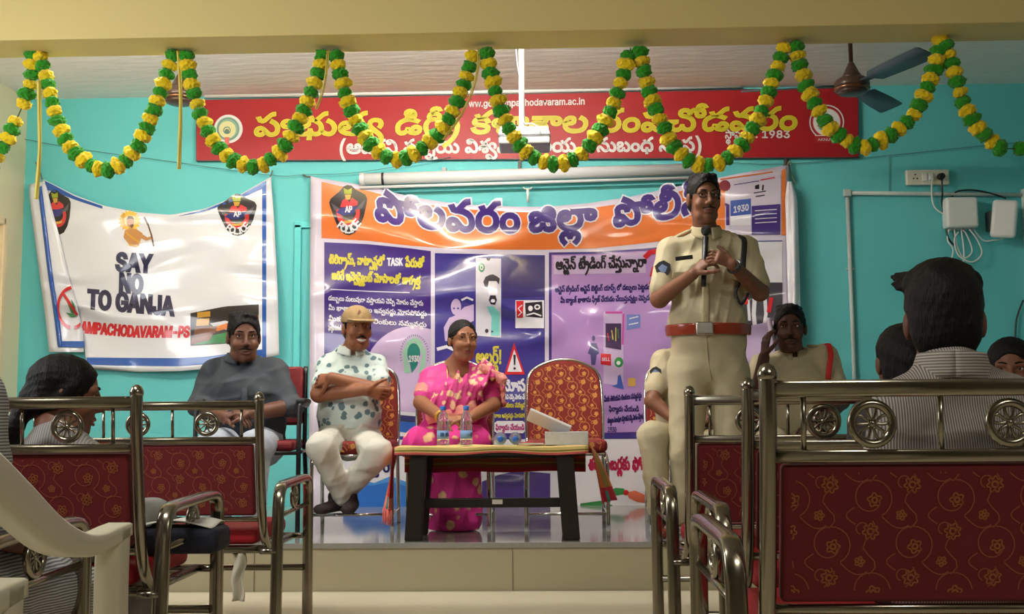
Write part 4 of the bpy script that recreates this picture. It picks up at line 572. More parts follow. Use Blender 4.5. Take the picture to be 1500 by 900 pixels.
LATIN_ADVANCE = {' ': 67, '!': 72, '(': 98, ')': 98, ',': 67, '-': 162, '.': 67, '0': 162, '1': 162, '2': 162, '3': 162, '4': 162, '5': 162, '6': 162, '7': 162, '8': 162, '9': 162, ':': 67, '?': 128, 'A': 172, 'C': 183, 'D': 180, 'E': 150, 'G': 187, 'H': 186, 'I': 110, 'J': 143, 'K': 168, 'L': 141, 'M': 226, 'N': 188, 'O': 191, 'P': 160, 'R': 161, 'S': 160, 'T': 161, 'U': 186, 'V': 172, 'Y': 170, 'a': 140, 'c': 143, 'd': 153, 'g': 153, 'h': 148, 'i': 61, 'm': 219, 'n': 148, 'o': 150, 'p': 153, 'r': 94, 'v': 141, 'w': 205}
GLYPHS = {}
for key, contours in GLYPH_STEPS.items():
    GLYPHS[key] = []
    for c in contours:
        xs, ys = np.cumsum(c[0::2]) * 1.5, np.cumsum(c[1::2]) * 1.5
        GLYPHS[key].append([float(v) for p in zip(xs, ys) for v in p])
# ------------------------------------------------------------------ the setting
STAGE_Z, EDGE, WALL = 0.22, 5.13, 7.25
LEFT_X, RIGHT_X = -3.53, 3.72
BEAM_Y0, BEAM_Y1, BEAM_Z = 4.85, 5.10, 2.555
STAGE_CEIL = 3.0


def Pz(px, py, z):
    """The point at height z that stands behind pixel (px, py)."""
    d = CAM_R @ Vector((px - 750.0, 450.0 - py, -FOCAL))
    return Vector((0, 0, CAM_Z)) + d * ((z - CAM_Z) / d.z)


teal = mat('teal_wall_paint', (102, 197, 200), rough=0.55, spec=0.3, vary=0.05, vary_scale=1.7, bump=0.05, bump_scale=30)
teal_trim = mat('teal_trim_paint', (96, 204, 206), rough=0.5, spec=0.35)
cream = mat('cream_wall_paint', (222, 203, 136), rough=0.6, spec=0.3, vary=0.04, vary_scale=1.2)
cream_pale = mat('pale_cream_wall_paint', (222, 214, 180), rough=0.6, spec=0.3)
white_ceiling = mat('rough_white_ceiling', (250, 242, 237), rough=0.8, spec=0.2, bump=0.35, bump_scale=9, bump_stretch=(0.5, 2, 1), vary=0.06, vary_scale=5)
hall_ceiling = mat('hall_ceiling', (190, 186, 176), rough=0.8)
hall_wall = mat('hall_wall_paint', (172, 166, 150), rough=0.7)
floor_tile = mat('cream_floor_tile', (205, 196, 170), rough=0.35, vary=0.05, vary_scale=6)
granite = mat('polished_grey_granite', (150, 148, 142), rough=0.10, spec=0.6, vary=0.16, vary_scale=90)
riser_tile = mat('beige_riser_tile', (176, 167, 138), rough=0.4, vary=0.04, vary_scale=3)
grout = mat('dark_grout', (120, 108, 84), rough=0.8)

m = MB(); m.box((0, 1.0, -0.05), (7.6, 9.6, 0.1)); struct('floor', m, floor_tile)
# stage: riser tiles with grout joints, granite top
m = MB()
m.box(((LEFT_X + RIGHT_X) / 2, (EDGE + WALL) / 2, STAGE_Z / 2 - 0.012), (RIGHT_X - LEFT_X, WALL - EDGE, STAGE_Z - 0.024))
m.mi = 1
m.box(((LEFT_X + RIGHT_X) / 2, (EDGE + WALL) / 2 - 0.006, STAGE_Z - 0.012), (RIGHT_X - LEFT_X, WALL - EDGE + 0.012, 0.024))
m.mi = 2
for x in (-2.55, -1.35, -0.15, 0.52, 1.7, 2.9):
    m.box((x, EDGE - 0.001, STAGE_Z / 2 - 0.012), (0.003, 0.004, STAGE_Z - 0.026))
struct('floor_stage', m, [riser_tile, granite, grout])
m = MB(); m.box((0.1, WALL + 0.06, 1.5), (7.6, 0.12, 3.2)); struct('wall_back', m, teal)
m = MB(); m.box((LEFT_X - 0.06, 6.2, 1.5), (0.12, 2.3, 3.2)); struct('wall_left', m, cream_pale)
m = MB(); m.box((RIGHT_X + 0.06, 6.2, 1.5), (0.12, 2.3, 3.2)); struct('wall_right', m, teal)
m = MB(); m.box((0.1, 6.2, STAGE_CEIL + 0.05), (7.4, 2.2, 0.1)); struct('ceiling', m, white_ceiling)
m = MB()
m.box((0.1, (BEAM_Y0 + BEAM_Y1) / 2, BEAM_Z + 0.4), (7.4, BEAM_Y1 - BEAM_Y0, 0.8), bevel=0.006)
struct('beam', m, cream)
# tube lights fixed to the stage side of the beam light the stage; the left one is an added fill
for tx, ts, tz, lab in ((-0.35, 275, 2.92, 'glowing tube light high on the stage side of the beam, near the middle'), (-2.2, 90, 2.68, 'dimmer unseen tube light added on the left of the beam to brighten that side')):
    root = thing('tube_light', lab, 'lamp', (tx, BEAM_Y1, tz))
    m = MB(); m.box((tx, BEAM_Y1 + 0.022, tz), (1.26, 0.04, 0.05), bevel=0.004); build('housing', m, mat('lamp_housing', (220, 220, 216), rough=0.5), root)
    m = MB(); m.tube([(tx - 0.6, BEAM_Y1 + 0.10, tz - 0.01), (tx + 0.6, BEAM_Y1 + 0.10, tz - 0.01)], 0.016, 12); build('tube', m, mat('glowing_tube_%d' % ts, (255, 252, 247), emit=ts), root)
# the hall round the camera: closed side walls, rear wall and ceiling
m = MB(); m.box((0.1, 0.55, 3.25), (7.6, 8.7, 0.1)); struct('ceiling_hall', m, hall_ceiling)
m = MB(); m.box((-3.72, 0.55, 1.6), (0.12, 8.7, 3.3)); struct('wall_left_hall', m, hall_wall)
m = MB(); m.box((3.84, 0.55, 1.6), (0.12, 8.7, 3.3)); struct('wall_right_hall', m, hall_wall)
m = MB(); m.box((0.1, -3.8, 1.6), (7.6, 0.12, 3.3)); struct('wall_rear', m, hall_wall)
# window frame in the left stage wall
m = MB()
w_top, w_bot, w_far = P(10, 325, 6.93).z, P(10, 622, 6.93).z, 6.93
wx = LEFT_X
for z in (w_top, w_bot):
    m.box((wx + 0.02, w_far - 0.45, z), (0.05, 0.9, 0.05), bevel=0.006)
for y in (w_far, w_far - 0.9):
    m.box((wx + 0.02, y, (w_top + w_bot) / 2), (0.05, 0.05, w_top - w_bot + 0.05), bevel=0.006)
m.mi = 1
m.box((wx + 0.006, w_far - 0.45, (w_top + w_bot) / 2), (0.01, 0.86, w_top - w_bot))
struct('window_1', m, [mat('peach_window_frame', (226, 205, 165), rough=0.5), mat('window_shutter_board', (216, 196, 160), rough=0.5)])
# raised teal panel (an old painted-over board) behind the large banner
m = MB()
a, b = P(433, 330, WALL), P(1120, 330, WALL)
bot = P(440, 602, WALL).z
for x in (a.x, b.x):
    m.box((x + 0.02, WALL - 0.012, (a.z + bot) / 2), (0.045, 0.026, a.z - bot), bevel=0.004)
for z in (a.z, bot):
    m.box(((a.x + b.x) / 2 + 0.02, WALL - 0.012, z), (b.x - a.x + 0.045, 0.026, 0.045), bevel=0.004)
struct('trim_1', m, teal_trim)


# ------------------------------------------------------------------ flat graphics on cloth and boards
class Sheet:
    """Printed graphics on a hanging sheet: loops are given as seen in the photo and laid on the sheet's surface."""

    def __init__(self, y, drape=None):
        self.y, self.drape = y, drape or (lambda px, py: 0.0)

    def at(self, px, py, lift=0.0):
        return P(px, py, self.y + self.drape(px, py) - lift)

    def fill(self, mb, loops, lift, maxedge=13.0):
        t = bmesh.new()
        flat = []
        vs = []
        polys = []
        for lp in loops:
            polys.append([Vector((x, y, 0)) for x, y in lp])
            flat += lp
        for x, y in flat:
            vs.append(t.verts.new((x, y, 0)))
        for tri in tessellate_polygon(polys):
            if len(set(tri)) == 3:
                try:
                    t.faces.new([vs[i] for i in tri])
                except ValueError:
                    pass
        for _ in range(6):
            es = [e for e in t.edges if e.calc_length() > maxedge]
            if not es:
                break
            bmesh.ops.subdivide_edges(t, edges=es, cuts=1)
            bmesh.ops.triangulate(t, faces=[f for f in t.faces if len(f.verts) > 3])
        idx = {}
        for v in t.verts:
            idx[v] = mb.bm.verts.new(self.at(v.co.x, v.co.y, lift))
        for f in t.faces:
            q = [idx[v] for v in f.verts]
            if f.normal.z < 0:
                q.reverse()
            mb.face(q, True)
        t.free()

    def patch(self, mb, x0, x1, top, bot, lift, step=10.0):
        """The area between two edges, each a table of (x, y)."""
        nx = max(1, int(abs(x1 - x0) / step))
        hmax = max(interp(bot, x) - interp(top, x) for x in np.linspace(x0, x1, 9))
        ny = max(1, int(hmax / step))

        def fn(u, v):
            x = x0 + (x1 - x0) * u
            a, b = interp(top, x), interp(bot, x)
            return self.at(x, a + (b - a) * v, lift)
        mb.grid(fn, nx, ny)

    def rect(self, mb, x0, y0, x1, y1, lift, skew=0.0):
        self.patch(mb, x0, x1, [(x0, y0), (x1, y0 + skew)], [(x0, y1), (x1, y1 + skew)], lift)

    def disc(self, mb, cx, cy, rx, ry, lift, hole=0.0, n=28):
        o = [(cx + rx * math.cos(2 * math.pi * i / n), cy + ry * math.sin(2 * math.pi * i / n)) for i in range(n)]
        loops = [o]
        if hole:
            loops.append([(cx + rx * hole * math.cos(-2 * math.pi * i / n), cy + ry * hole * math.sin(-2 * math.pi * i / n)) for i in range(n)])
        self.fill(mb, loops, lift)

    def stroke(self, mb, pts, w, lift):
        pts = [Vector((x, y)) for x, y in pts]
        L, R = [], []
        for i, p in enumerate(pts):
            t = (pts[min(i + 1, len(pts) - 1)] - pts[max(i - 1, 0)]).normalized()
            n = Vector((-t.y, t.x)) * w / 2
            L.append(tuple(p + n))
            R.append(tuple(p - n))
        for i in range(len(pts) - 1):
            q = [L[i], L[i + 1], R[i + 1], R[i]]
            vs = [mb.bm.verts.new(self.at(x, y, lift)) for x, y in q]
            mb.face(vs)

    def glyph(self, mb, gid, fx, lift, bold=0.0):
        """One letter; fx maps font units to the photo frame."""
        outs, holes = [], []
        for s in GLYPHS[gid]:
            c = s
            lp = list(zip(c[0::2], c[1::2]))
            area = sum(x0 * y1 - x1 * y0 for (x0, y0), (x1, y1) in zip(lp, lp[1:] + lp[:1]))
            (outs if area < 0 else holes).append(lp)

        def inside(p, lp):
            c = False
            for (x0, y0), (x1, y1) in zip(lp, lp[1:] + lp[:1]):
                if (y0 > p[1]) != (y1 > p[1]) and p[0] < (x1 - x0) * (p[1] - y0) / (y1 - y0) + x0:
                    c = not c
            return c
        for o in outs:
            loops = [[fx(x, y) for x, y in o]] + [[fx(x, y) for x, y in h] for h in holes if inside(h[0], o)]
            self.fill(mb, loops, lift)
            if bold:
                for lp in loops:
                    self.band(mb, [Vector(q) for q in lp], bold, lift)

    def band(self, mb, q, w, lift):
        """Thickens a closed outline by w on both sides."""
        n = len(q)
        L, R = [], []
        for i in range(n):
            a, b = q[i] - q[i - 1], q[(i + 1) % n] - q[i]
            na = Vector((a.y, -a.x)).normalized() if a.length > 1e-5 else Vector((b.y, -b.x)).normalized()
            nb = Vector((b.y, -b.x)).normalized() if b.length > 1e-5 else na
            v = na + nb
            v = v / max(0.7, v.length_squared / 2) if v.length > 1e-3 else na
            L.append(mb.bm.verts.new(self.at(*(q[i] + v * w), lift)))
            R.append(mb.bm.verts.new(self.at(*(q[i] - v * w), lift)))
        for i in range(n):
            k = (i + 1) % n
            mb.face([L[i], L[k], R[k], R[i]])

    def text(self, mb, key, x0, x1, base, height, lift, bold=0.0, slant=0.0):
        """Telugu line fitted between x0 and x1; base is a number or a table of (x, y); height is px per 1000 font units."""
        d = TEXTS[key]
        adv, items = d[0], d[1:]
        sx, sy = (x1 - x0) / adv, height / 250.0
        bf = base if callable(base) else (lambda x: interp(base, x)) if isinstance(base, list) else (lambda x: base)
        for i in range(0, len(items), 3):
            g, ox, oy = items[i:i + 3]

            def fx(x, y):
                u = x0 + (ox + x) * sx + slant * (oy + y) * sy
                return (u, bf(u) - (oy + y) * sy)
            self.glyph(mb, g, fx, lift, bold)

    def latin(self, mb, s, x0, x1, base, height, lift, bold=0.0, slant=0.0, track=0):
        adv = sum(LATIN_ADVANCE[c] + track for c in s)
        sx, sy = (x1 - x0) / adv, height / 182.0      # height of a capital
        bf = base if callable(base) else (lambda x: interp(base, x)) if isinstance(base, list) else (lambda x: base)
        pen = 0
        for c in s:
            if c != ' ':
                p = pen

                def fx(x, y):
                    u = x0 + (p + x) * sx + slant * y * sy
                    return (u, bf(u) - y * sy)
                self.glyph(mb, ord(c) + 2000, fx, lift, bold)
            pen += LATIN_ADVANCE[c] + track

    def arc_text(self, mb, s, cx, cy, rx, ry, a0, a1, height, lift, bold=0.0, inward=False):
        n = len(s)
        for i, c in enumerate(s):
            if c == ' ':
                continue
            a = math.radians(a0 + (a1 - a0) * i / max(1, n - 1))
            bx, by = cx + rx * math.cos(a), cy - ry * math.sin(a)
            up = Vector((math.cos(a), -math.sin(a))) * (-1 if inward else 1)
            rt = Vector((-up.y, up.x))
            w = LATIN_ADVANCE[c]
            k = height / 182.0

            def fx(x, y):
                q = Vector((bx, by)) + rt * ((x - w / 2) * k) + up * (y * k)
                return (q.x, q.y)
            self.glyph(mb, ord(c) + 2000, fx, lift, bold)


def layers(sheet, root, name, specs, label=None):
    """One part from several colours: specs = [(material, function(mb))]."""
    mb = MB()
    mats = []
    for k, (mt, fn) in enumerate(specs):
        mb.mi = k
        mats.append(mt)
        fn(mb)
    o = build(name, mb, mats, root, fix=False)
    if label:
        o['label'] = label
    return o


def police_emblem(S, root, cx, cy, w, h, lift, lean=0.0, clip=None, name='police_emblem'):
    """Black rounded shield with red and blue wings, a green crown and white lettering."""
    def t(x, y):
        return (cx + x * w / 2 + lean * y * h / 2, cy + y * h / 2)
    cl = (lambda lp: [(max(x, clip(y)), y) for x, y in lp]) if clip else (lambda lp: lp)
    shield = [(-.05, -1), (.18, -.97), (.4, -.82), (.9, -.62), (1, -.45), (.97, -.25), (.82, .25), (.62, .62), (.35, .9), (.05, 1), (-.2, .95), (-.5, .72), (-.72, .35), (-.95, -.15), (-1, -.3), (-.92, -.45), (-.45, -.75), (-.25, -.93)]
    black = vinyl((34, 30, 32))
    red, blue, white, green, gold, grey = vinyl((205, 52, 56)), vinyl((52, 54, 120)), vinyl((230, 228, 232)), vinyl((148, 160, 30)), vinyl((205, 160, 60)), vinyl((88, 84, 92))

    def poly(pts, dl):
        return lambda mb: S.fill(mb, [cl([t(x, y) for x, y in pts])], lift + dl)

    def ribbon(mb):
        o = [t(.62 * math.cos(a), .08 + .58 * math.sin(a)) for a in np.linspace(math.radians(-12), math.radians(192), 16)]
        i = [t(.42 * math.cos(a), .06 + .36 * math.sin(a)) for a in np.linspace(math.radians(192), math.radians(-12), 16)]
        S.fill(mb, [cl(o + i)], lift + .0018)

    def letters(mb):
        if clip:
            return
        c = t(0, 0)
        S.arc_text(mb, 'POLICE', c[0] + lean * .5 * h / 2, c[1], w * .40, h * .455, 232, 318, h * .15, lift + .003, bold=h * .008, inward=True)
        S.latin(mb, 'AP', t(-.16, 0)[0], t(.22, 0)[0], t(0, .08)[1], h * .12, lift + .004, bold=h * .006)
    return layers(S, root, name, [
        (black, poly(shield, 0)),
        (grey, poly([(-.9, -.3), (-.3, .02), (-.35, .14), (-.72, .0)], .0016)), (grey, poly([(.9, -.42), (.32, -.02), (.36, .1), (.75, -.1)], .0016)),
        (red, poly([(-.42, -.12), (-.3, -.38), (-.08, -.5), (.05, -.3), (.2, -.5), (.5, -.34), (.5, -.2), (.1, -.12)], .002)),
        (red, ribbon),
        (blue, poly([(-.62, .1), (-.4, -.08), (0, -.12), (.45, -.16), (.35, 0), (.3, .12), (.05, .2), (-.3, .2)], .0026)),
        (gold, poly([(-.18, -.62), (.16, -.62), (.1, -.42), (-.12, -.42)], .0024)),
        (green, poly([(-.24, -.88), (-.02, -.8), (.2, -.88), (.18, -.64), (-.2, -.64)], .003)),
        (gold, poly([(-.3, .44), (.3, .38), (.26, .48), (-.2, .54)], .0028)),
        (white, letters)])
# ------------------------------------------------------------------ red college sign board on the back wall
S = Sheet(WALL - 0.035)
c0 = S.at(770, 185)
root = thing('sign_board', 'long red college sign board with yellow lettering across the top of the teal wall', 'sign', (c0.x, WALL - 0.02, P(770, 233, WALL).z))
red_board = mat('red_sign_face', (156, 22, 32), rough=0.45, spec=0.4, vary=0.05, vary_scale=2)
board_edge = mat('sign_edge', (70, 70, 74), rough=0.5)
tl, tr, br, bl = S.at(287, 146), S.at(1224, 128), S.at(1258, 231), S.at(287, 236)
tr = S.at(1258, 127.5)
m = MB()
m.prism([tl, tr, br, bl], (0, 0.03, 0))
build('backing', m, board_edge, root)
sign_yellow, sign_lemon, sign_white = mat('sign_yellow', (226, 208, 26), rough=0.4), mat('sign_olive_yellow', (204, 190, 48), rough=0.4), mat('sign_white', (240, 236, 232), rough=0.4)
sign_dark = mat('sign_outline_red', (120, 14, 20), rough=0.4)  # dark red printed outline round the yellow letters
layers(S, root, 'sign_face', [(red_board, lambda mb: S.patch(mb, 288, 1257, [(288, 147), (1257, 128.8)], [(288, 235), (1257, 230)], 0.002, 40))])
slope = lambda y0, k=-0.009: (lambda x: y0 + k * (x - 770))
layers(S, root, 'lettering', [
    (sign_dark, lambda mb: S.text(mb, 'college', 371, 1168, slope(194.5, -0.0115), 46, 0.004, bold=2.3, slant=0.10)),
    (sign_yellow, lambda mb: S.text(mb, 'college', 371, 1168, slope(194.5, -0.0115), 46, 0.006, bold=1.5, slant=0.10)),
    (sign_lemon, lambda mb: S.text(mb, 'college', 371, 1168, slope(194.5, -0.0115), 46, 0.008, bold=0.5, slant=0.10)),
    (sign_white, lambda mb: S.text(mb, 'affil', 497, 1028, slope(223, -0.008), 28, 0.005, bold=0.9)),
    (sign_white, lambda mb: S.text(mb, 'estd', 1062, 1103, 203, 19, 0.005, bold=0.4)),
    (sign_white, lambda mb: S.latin(mb, ': 1983', 1106, 1158, 202, 10.5, 0.005, bold=0.5)),
    (sign_white, lambda mb: S.latin(mb, 'www.gdcrampachodavaram.ac.in', 677, 857, [(677, 157), (857, 153)], 9.5, 0.005, bold=0.35)),
])
seal_white, seal_green, seal_cream, seal_blue = mat('seal_white', (228, 226, 222)), mat('seal_green', (140, 176, 156)), mat('seal_cream', (220, 216, 160)), mat('seal_grey_green', (96, 128, 116))
layers(S, root, 'seal', [
    (seal_white, lambda mb: S.disc(mb, 334.5, 189, 21, 21, 0.004)), (seal_green, lambda mb: S.disc(mb, 334, 189, 17, 17.5, 0.005)),
    (seal_cream, lambda mb: S.disc(mb, 333, 190, 12.5, 12.5, 0.006)),
    (seal_blue, lambda mb: (S.disc(mb, 332.5, 191, 5.5, 5.5, 0.007, 0.75), S.disc(mb, 332.5, 192.5, 3.4, 3.6, 0.007), S.disc(mb, 334, 189, 15.6, 16, 0.0056, 0.93))),
    (mat('seal_red', (214, 110, 104)), lambda mb: S.rect(mb, 329, 201, 336, 212, 0.008))])
layers(S, root, 'seal', [
    (seal_white, lambda mb: S.disc(mb, 1211, 179, 25.5, 25.5, 0.004, 0.93)), (seal_white, lambda mb: S.disc(mb, 1211, 179, 20, 20, 0.004)),
    (mat('seal_red_ring', (196, 60, 58)), lambda mb: S.disc(mb, 1211, 179, 21.5, 21.5, 0.0034, 0.9)),
    (mat('seal_brown', (150, 120, 96)), lambda mb: S.fill(mb, [[(1197, 185), (1204, 172), (1211, 180), (1218, 170), (1226, 186), (1211, 193)]], 0.006)),
    (seal_green, lambda mb: S.fill(mb, [[(1198, 188), (1211, 184), (1224, 188), (1211, 196)]], 0.007)),
    (mat('seal_red_band', (170, 30, 34)), lambda mb: S.rect(mb, 1193, 199, 1230, 209, 0.006)),
    (sign_white, lambda mb: (S.rect(mb, 1194, 198, 1229, 199.2, 0.007), S.latin(mb, 'AKNU', 1198, 1216, 206.5, 4, 0.0075)))])
# bracket straps holding the sign and the thin white conduit above it
for px in (761, 1151):
    m = MB()
    a = P(px, 232, WALL - 0.02)
    m.box((a.x, WALL - 0.012, a.z - 0.03), (0.022, 0.02, 0.10), bevel=0.003)
    build('bracket', m, mat('dark_iron', (60, 56, 56), rough=0.5), root)
m = MB()
m.tube([P(300, 141, WALL - 0.02), P(770, 133.5, WALL - 0.02), P(1085, 126.5, WALL - 0.02)], 0.016, 10)
single('conduit', m, mat('white_plastic', (232, 230, 226), rough=0.4), 'thin white conduit running along the wall just above the red sign board', 'conduit')

# ------------------------------------------------------------------ SAY NO banner on the left
white_v, blue_v, navy_v, red_v = vinyl((226, 226, 232)), vinyl((34, 84, 168)), vinyl((34, 30, 66)), vinyl((206, 34, 44))
fold = [(262, 62), (275, 67), (300, 73), (340, 84), (400, 98), (450, 112), (490, 121), (545, 129)]   # (y, x)
foldx = lambda y: float(np.interp(y, [a for a, _ in fold], [b for _, b in fold]))


def drape_small(px, py):
    u = (px - 60) / 350
    return -0.05 - 0.018 * math.sin(5.2 * u + 0.011 * (py - 260)) - 0.010 * math.sin(13 * u - 0.02 * (py - 260)) * min(1, (py - 255) / 90)


S2 = Sheet(WALL - 0.012, drape_small)
base = P(240, 545, WALL)
root = thing('cloth_banner', 'white blue-bordered anti-drug banner tied up at its corners on the left of the wall', 'banner', (base.x, WALL - 0.03, base.z))
top2 = [(62, 262), (80, 271), (110, 286), (150, 301), (200, 311), (250, 315), (300, 306), (350, 286), (390, 263), (399, 258)]
bot2 = [(62, 540), (128, 541), (200, 545), (262, 544), (330, 538), (410, 520)]
rx2 = [(258, 397), (330, 402), (430, 407), (520, 409)]


def main_sheet(mb):
    def fn(u, v):
        ya = 262 + (541 - 262) * v
        xl = foldx(ya)
        xr = interp(rx2, 258 + 262 * v)
        x = xl + (xr - xl) * u
        yt, yb = interp(top2, x), interp(bot2, x)
        # near the fold the sheet starts lower than its top edge
        return S2.at(x, yt + (yb - yt) * v, 0)
    mb.grid(fn, 44, 34)


flap_l = [(285, 43), (400, 58), (470, 67), (515, 72)]


def flap(mb, x_of, y0, y1, lift, n=26):
    def fn(u, v):
        y = y0 + (y1 - y0) * v
        a, b = x_of(y)
        return S2.at(a + (b - a) * u, y + (1 - u) * 4 * (1 - v), lift + 0.012 * math.sin(math.pi * min(1, u * 1.0)))
    mb.grid(fn, 6, n)


fl = lambda y: interp(flap_l, y)
sheet = layers(S2, root, 'banner_sheet', [(white_v, main_sheet), (white_v, lambda mb: flap(mb, lambda y: (fl(max(y, 285)), foldx(min(y, 490)) + 1.5), 266, 516, 0.010))])
mod = sheet.modifiers.new('thickness', 'SOLIDIFY')
mod.thickness = 0.001
btop = [(x, y + 7) for x, y in top2]


def border(mb):
    # right, bottom and the visible stretches of the top border; the left one lies on the folded flap
    S2.patch(mb, 384, 390, [(384, 268), (390, 265)], [(384, 527), (390, 525)], 0.003, 8)
    S2.patch(mb, 262, 390, [(x, y + 0.5) for x, y in [(262, 316), (300, 307), (350, 287), (390, 265)]], [(262, 317), (300, 310), (350, 292), (390, 274)], 0.003, 8)
    S2.patch(mb, 66, 150, [(66, 265), (80, 272), (110, 288), (150, 302)], [(66, 278), (80, 281), (110, 293), (150, 306)], 0.003, 8)
    S2.patch(mb, 127, 385, [(127, 524), (262, 525), (300, 523), (385, 512)], [(127, 535), (262, 537), (300, 534), (385, 522)], 0.003, 8)
    flap(mb, lambda y: (interp([(272, 55), (400, 70), (470, 80), (510, 84.5)], y), interp([(272, 61), (400, 77), (470, 87.5), (510, 92)], y)), 272, 508, 0.026)
    S2.patch(mb, 85, 123.5, [(85, 500), (123.5, 500)], [(85, 509), (123.5, 509)], 0.027, 8)


layers(S2, root, 'border', [(blue_v, border)])
layers(S2, root, 'lettering', [
    (navy_v, lambda mb: (S2.latin(mb, 'SAY', 169, 222, [(169, 396), (222, 399)], 25, 0.003, bold=2.2, slant=0.05),
                         S2.latin(mb, 'NO', 174, 209, [(174, 427), (209, 430)], 26, 0.003, bold=2.3, slant=0.03),
                         S2.latin(mb, 'TO GANJA', 128, 254, [(128, 451), (254, 462)], 26, 0.003, bold=2.2, slant=0.03))),
    (red_v, lambda mb: S2.latin(mb, 'AMPACHODAVARAM-PS', 118, 277, [(118, 487), (200, 494), (277, 494)], 15.5, 0.003, bold=1.25, slant=0.10))])
police_emblem(S2, root, 347, 315, 58, 62, 0.003, name='police_emblem')
police_emblem(S2, root, 83, 311, 44, 66, 0.003, lean=0.10, clip=lambda y: foldx(y) + 1, name='police_emblem')


def archer(mb_parts):
    gold, orange, skin, dark, pale = vinyl((214, 160, 40)), vinyl((240, 190, 60)), vinyl((190, 130, 70)), vinyl((96, 60, 34)), vinyl((226, 200, 130))

    def sun(mb):
        pts = []
        for i in range(36):
            r = 17 if i % 2 else 13
            a = 2 * math.pi * i / 36
            pts.append((190 + r * math.cos(a), 324 + r * math.sin(a)))
        S2.fill(mb, [pts], 0.003)
    return [(orange, sun), (pale, lambda mb: S2.disc(mb, 190, 324, 9, 9, 0.004)),
            (skin, lambda mb: (S2.fill(mb, [[(183, 338), (190, 334), (200, 336), (209, 342), (207, 349), (203, 360), (188, 357), (181, 348)]], 0.0045), S2.disc(mb, 191, 326, 5.5, 7, 0.0048), S2.fill(mb, [[(200, 338), (216, 348), (222, 346), (222, 350), (214, 353), (200, 345)]], 0.005))),
            (dark, lambda mb: (S2.fill(mb, [[(185, 322), (188, 317), (194, 317), (197, 322), (194, 321), (188, 321)]], 0.0052), S2.stroke(mb, [(211, 318), (217, 330), (222, 345), (225, 361)], 2.2, 0.0054), S2.fill(mb, [[(190, 330), (193, 335), (196, 330), (194, 328)]], 0.0053))),
            (gold, lambda mb: (S2.fill(mb, [[(178, 314), (183, 312), (186, 330), (181, 331)]], 0.004), S2.fill(mb, [[(188, 357), (203, 360), (200, 362), (189, 360)]], 0.005), S2.stroke(mb, [(184, 340), (196, 350), (205, 356)], 2.2, 0.0056)))]


layers(S2, root, 'archer_picture', archer(None))
green_v, dark_v, gold_v, saffron_v = vinyl((52, 132, 70)), vinyl((52, 46, 42)), vinyl((200, 148, 48)), vinyl((222, 128, 52))
layers(S2, root, 'gavel_picture', [
    (dark_v, lambda mb: S2.patch(mb, 279, 379, [(279, 459), (330, 449), (379, 446)], [(279, 507), (340, 503), (379, 502)], 0.003, 9)),
    (white_v, lambda mb: S2.fill(mb, [[(308, 474), (330, 470), (352, 476), (379, 470), (379, 478), (345, 484), (316, 482)]], 0.004)),
    (saffron_v, lambda mb: S2.fill(mb, [[(312, 480), (345, 470), (379, 462), (379, 471), (345, 478), (318, 486)]], 0.005)),
    (green_v, lambda mb: S2.fill(mb, [[(282, 505), (310, 492), (345, 484), (379, 480), (379, 500), (330, 503)]], 0.005)),
    (gold_v, lambda mb: (S2.fill(mb, [[(289, 458), (308, 456), (308, 464), (289, 466)]], 0.006), S2.fill(mb, [[(288, 468), (307, 466), (306, 477), (287, 478)]], 0.006))),
    (vinyl((122, 72, 40)), lambda mb: (S2.fill(mb, [[(286, 480), (318, 478), (316, 488), (283, 494)]], 0.0055), S2.fill(mb, [[(281, 495), (312, 489), (308, 498), (280, 505)]], 0.0055))),
])


def no_leaf_ring(mb):
    o, i = [], []
    for k in range(40):
        a = 2 * math.pi * k / 40
        for lst, r in ((o, 1.0), (i, 0.84)):
            x, y = 106 + 23 * r * math.cos(a), 451 + 32 * r * math.sin(a)
            lst.append((min(x, foldx(y) + 0.5), y))
    for k in range(40):
        q = [o[k], o[(k + 1) % 40], i[(k + 1) % 40], i[k]]
        if abs(q[0][0] - q[3][0]) + abs(q[1][0] - q[2][0]) > 1.2:
            mb.face([mb.bm.verts.new(S2.at(x, y, 0.029)) for x, y in q])
    S2.stroke(mb, [(91, 428), (103, 446), (113, 462)], 4, 0.030)


layers(S2, root, 'no_leaf_symbol', [(red_v, no_leaf_ring), (green_v, lambda mb: (
    S2.fill(mb, [[(97, 440), (104, 450), (112, 462), (104, 458)]], 0.028), S2.fill(mb, [[(96, 458), (106, 460), (113, 464), (104, 465)]], 0.028), S2.fill(mb, [[(104, 438), (109, 446), (111, 458), (106, 450)]], 0.028)))])
m = MB()
a = S2.at(62, 262)
m.tube(curve_pts([S2.at(62, 263, 0.01), P(58, 250, WALL - 0.02), P(52, 238, WALL - 0.01)], 8), 0.004, 6)
build('corner_tie', m, mat('string', (120, 116, 100), rough=0.8), root)
m = MB()
m.tube(curve_pts([S2.at(396, 259, 0.01), P(398, 254, WALL - 0.02), P(399, 250, WALL - 0.005)], 6), 0.004, 6)
build('corner_tie', m, mat('string', (120, 116, 100), rough=0.8), root)
# ------------------------------------------------------------------ large police banner in the middle
def drape_main(px, py):
    u, v = (px - 455) / 700, (py - 260) / 490
    return -0.06 - 0.022 * math.sin(6.0 * u + 2.2 * v) * (0.4 + v) - 0.010 * math.sin(15 * u - 6 * v) - 0.02 * v


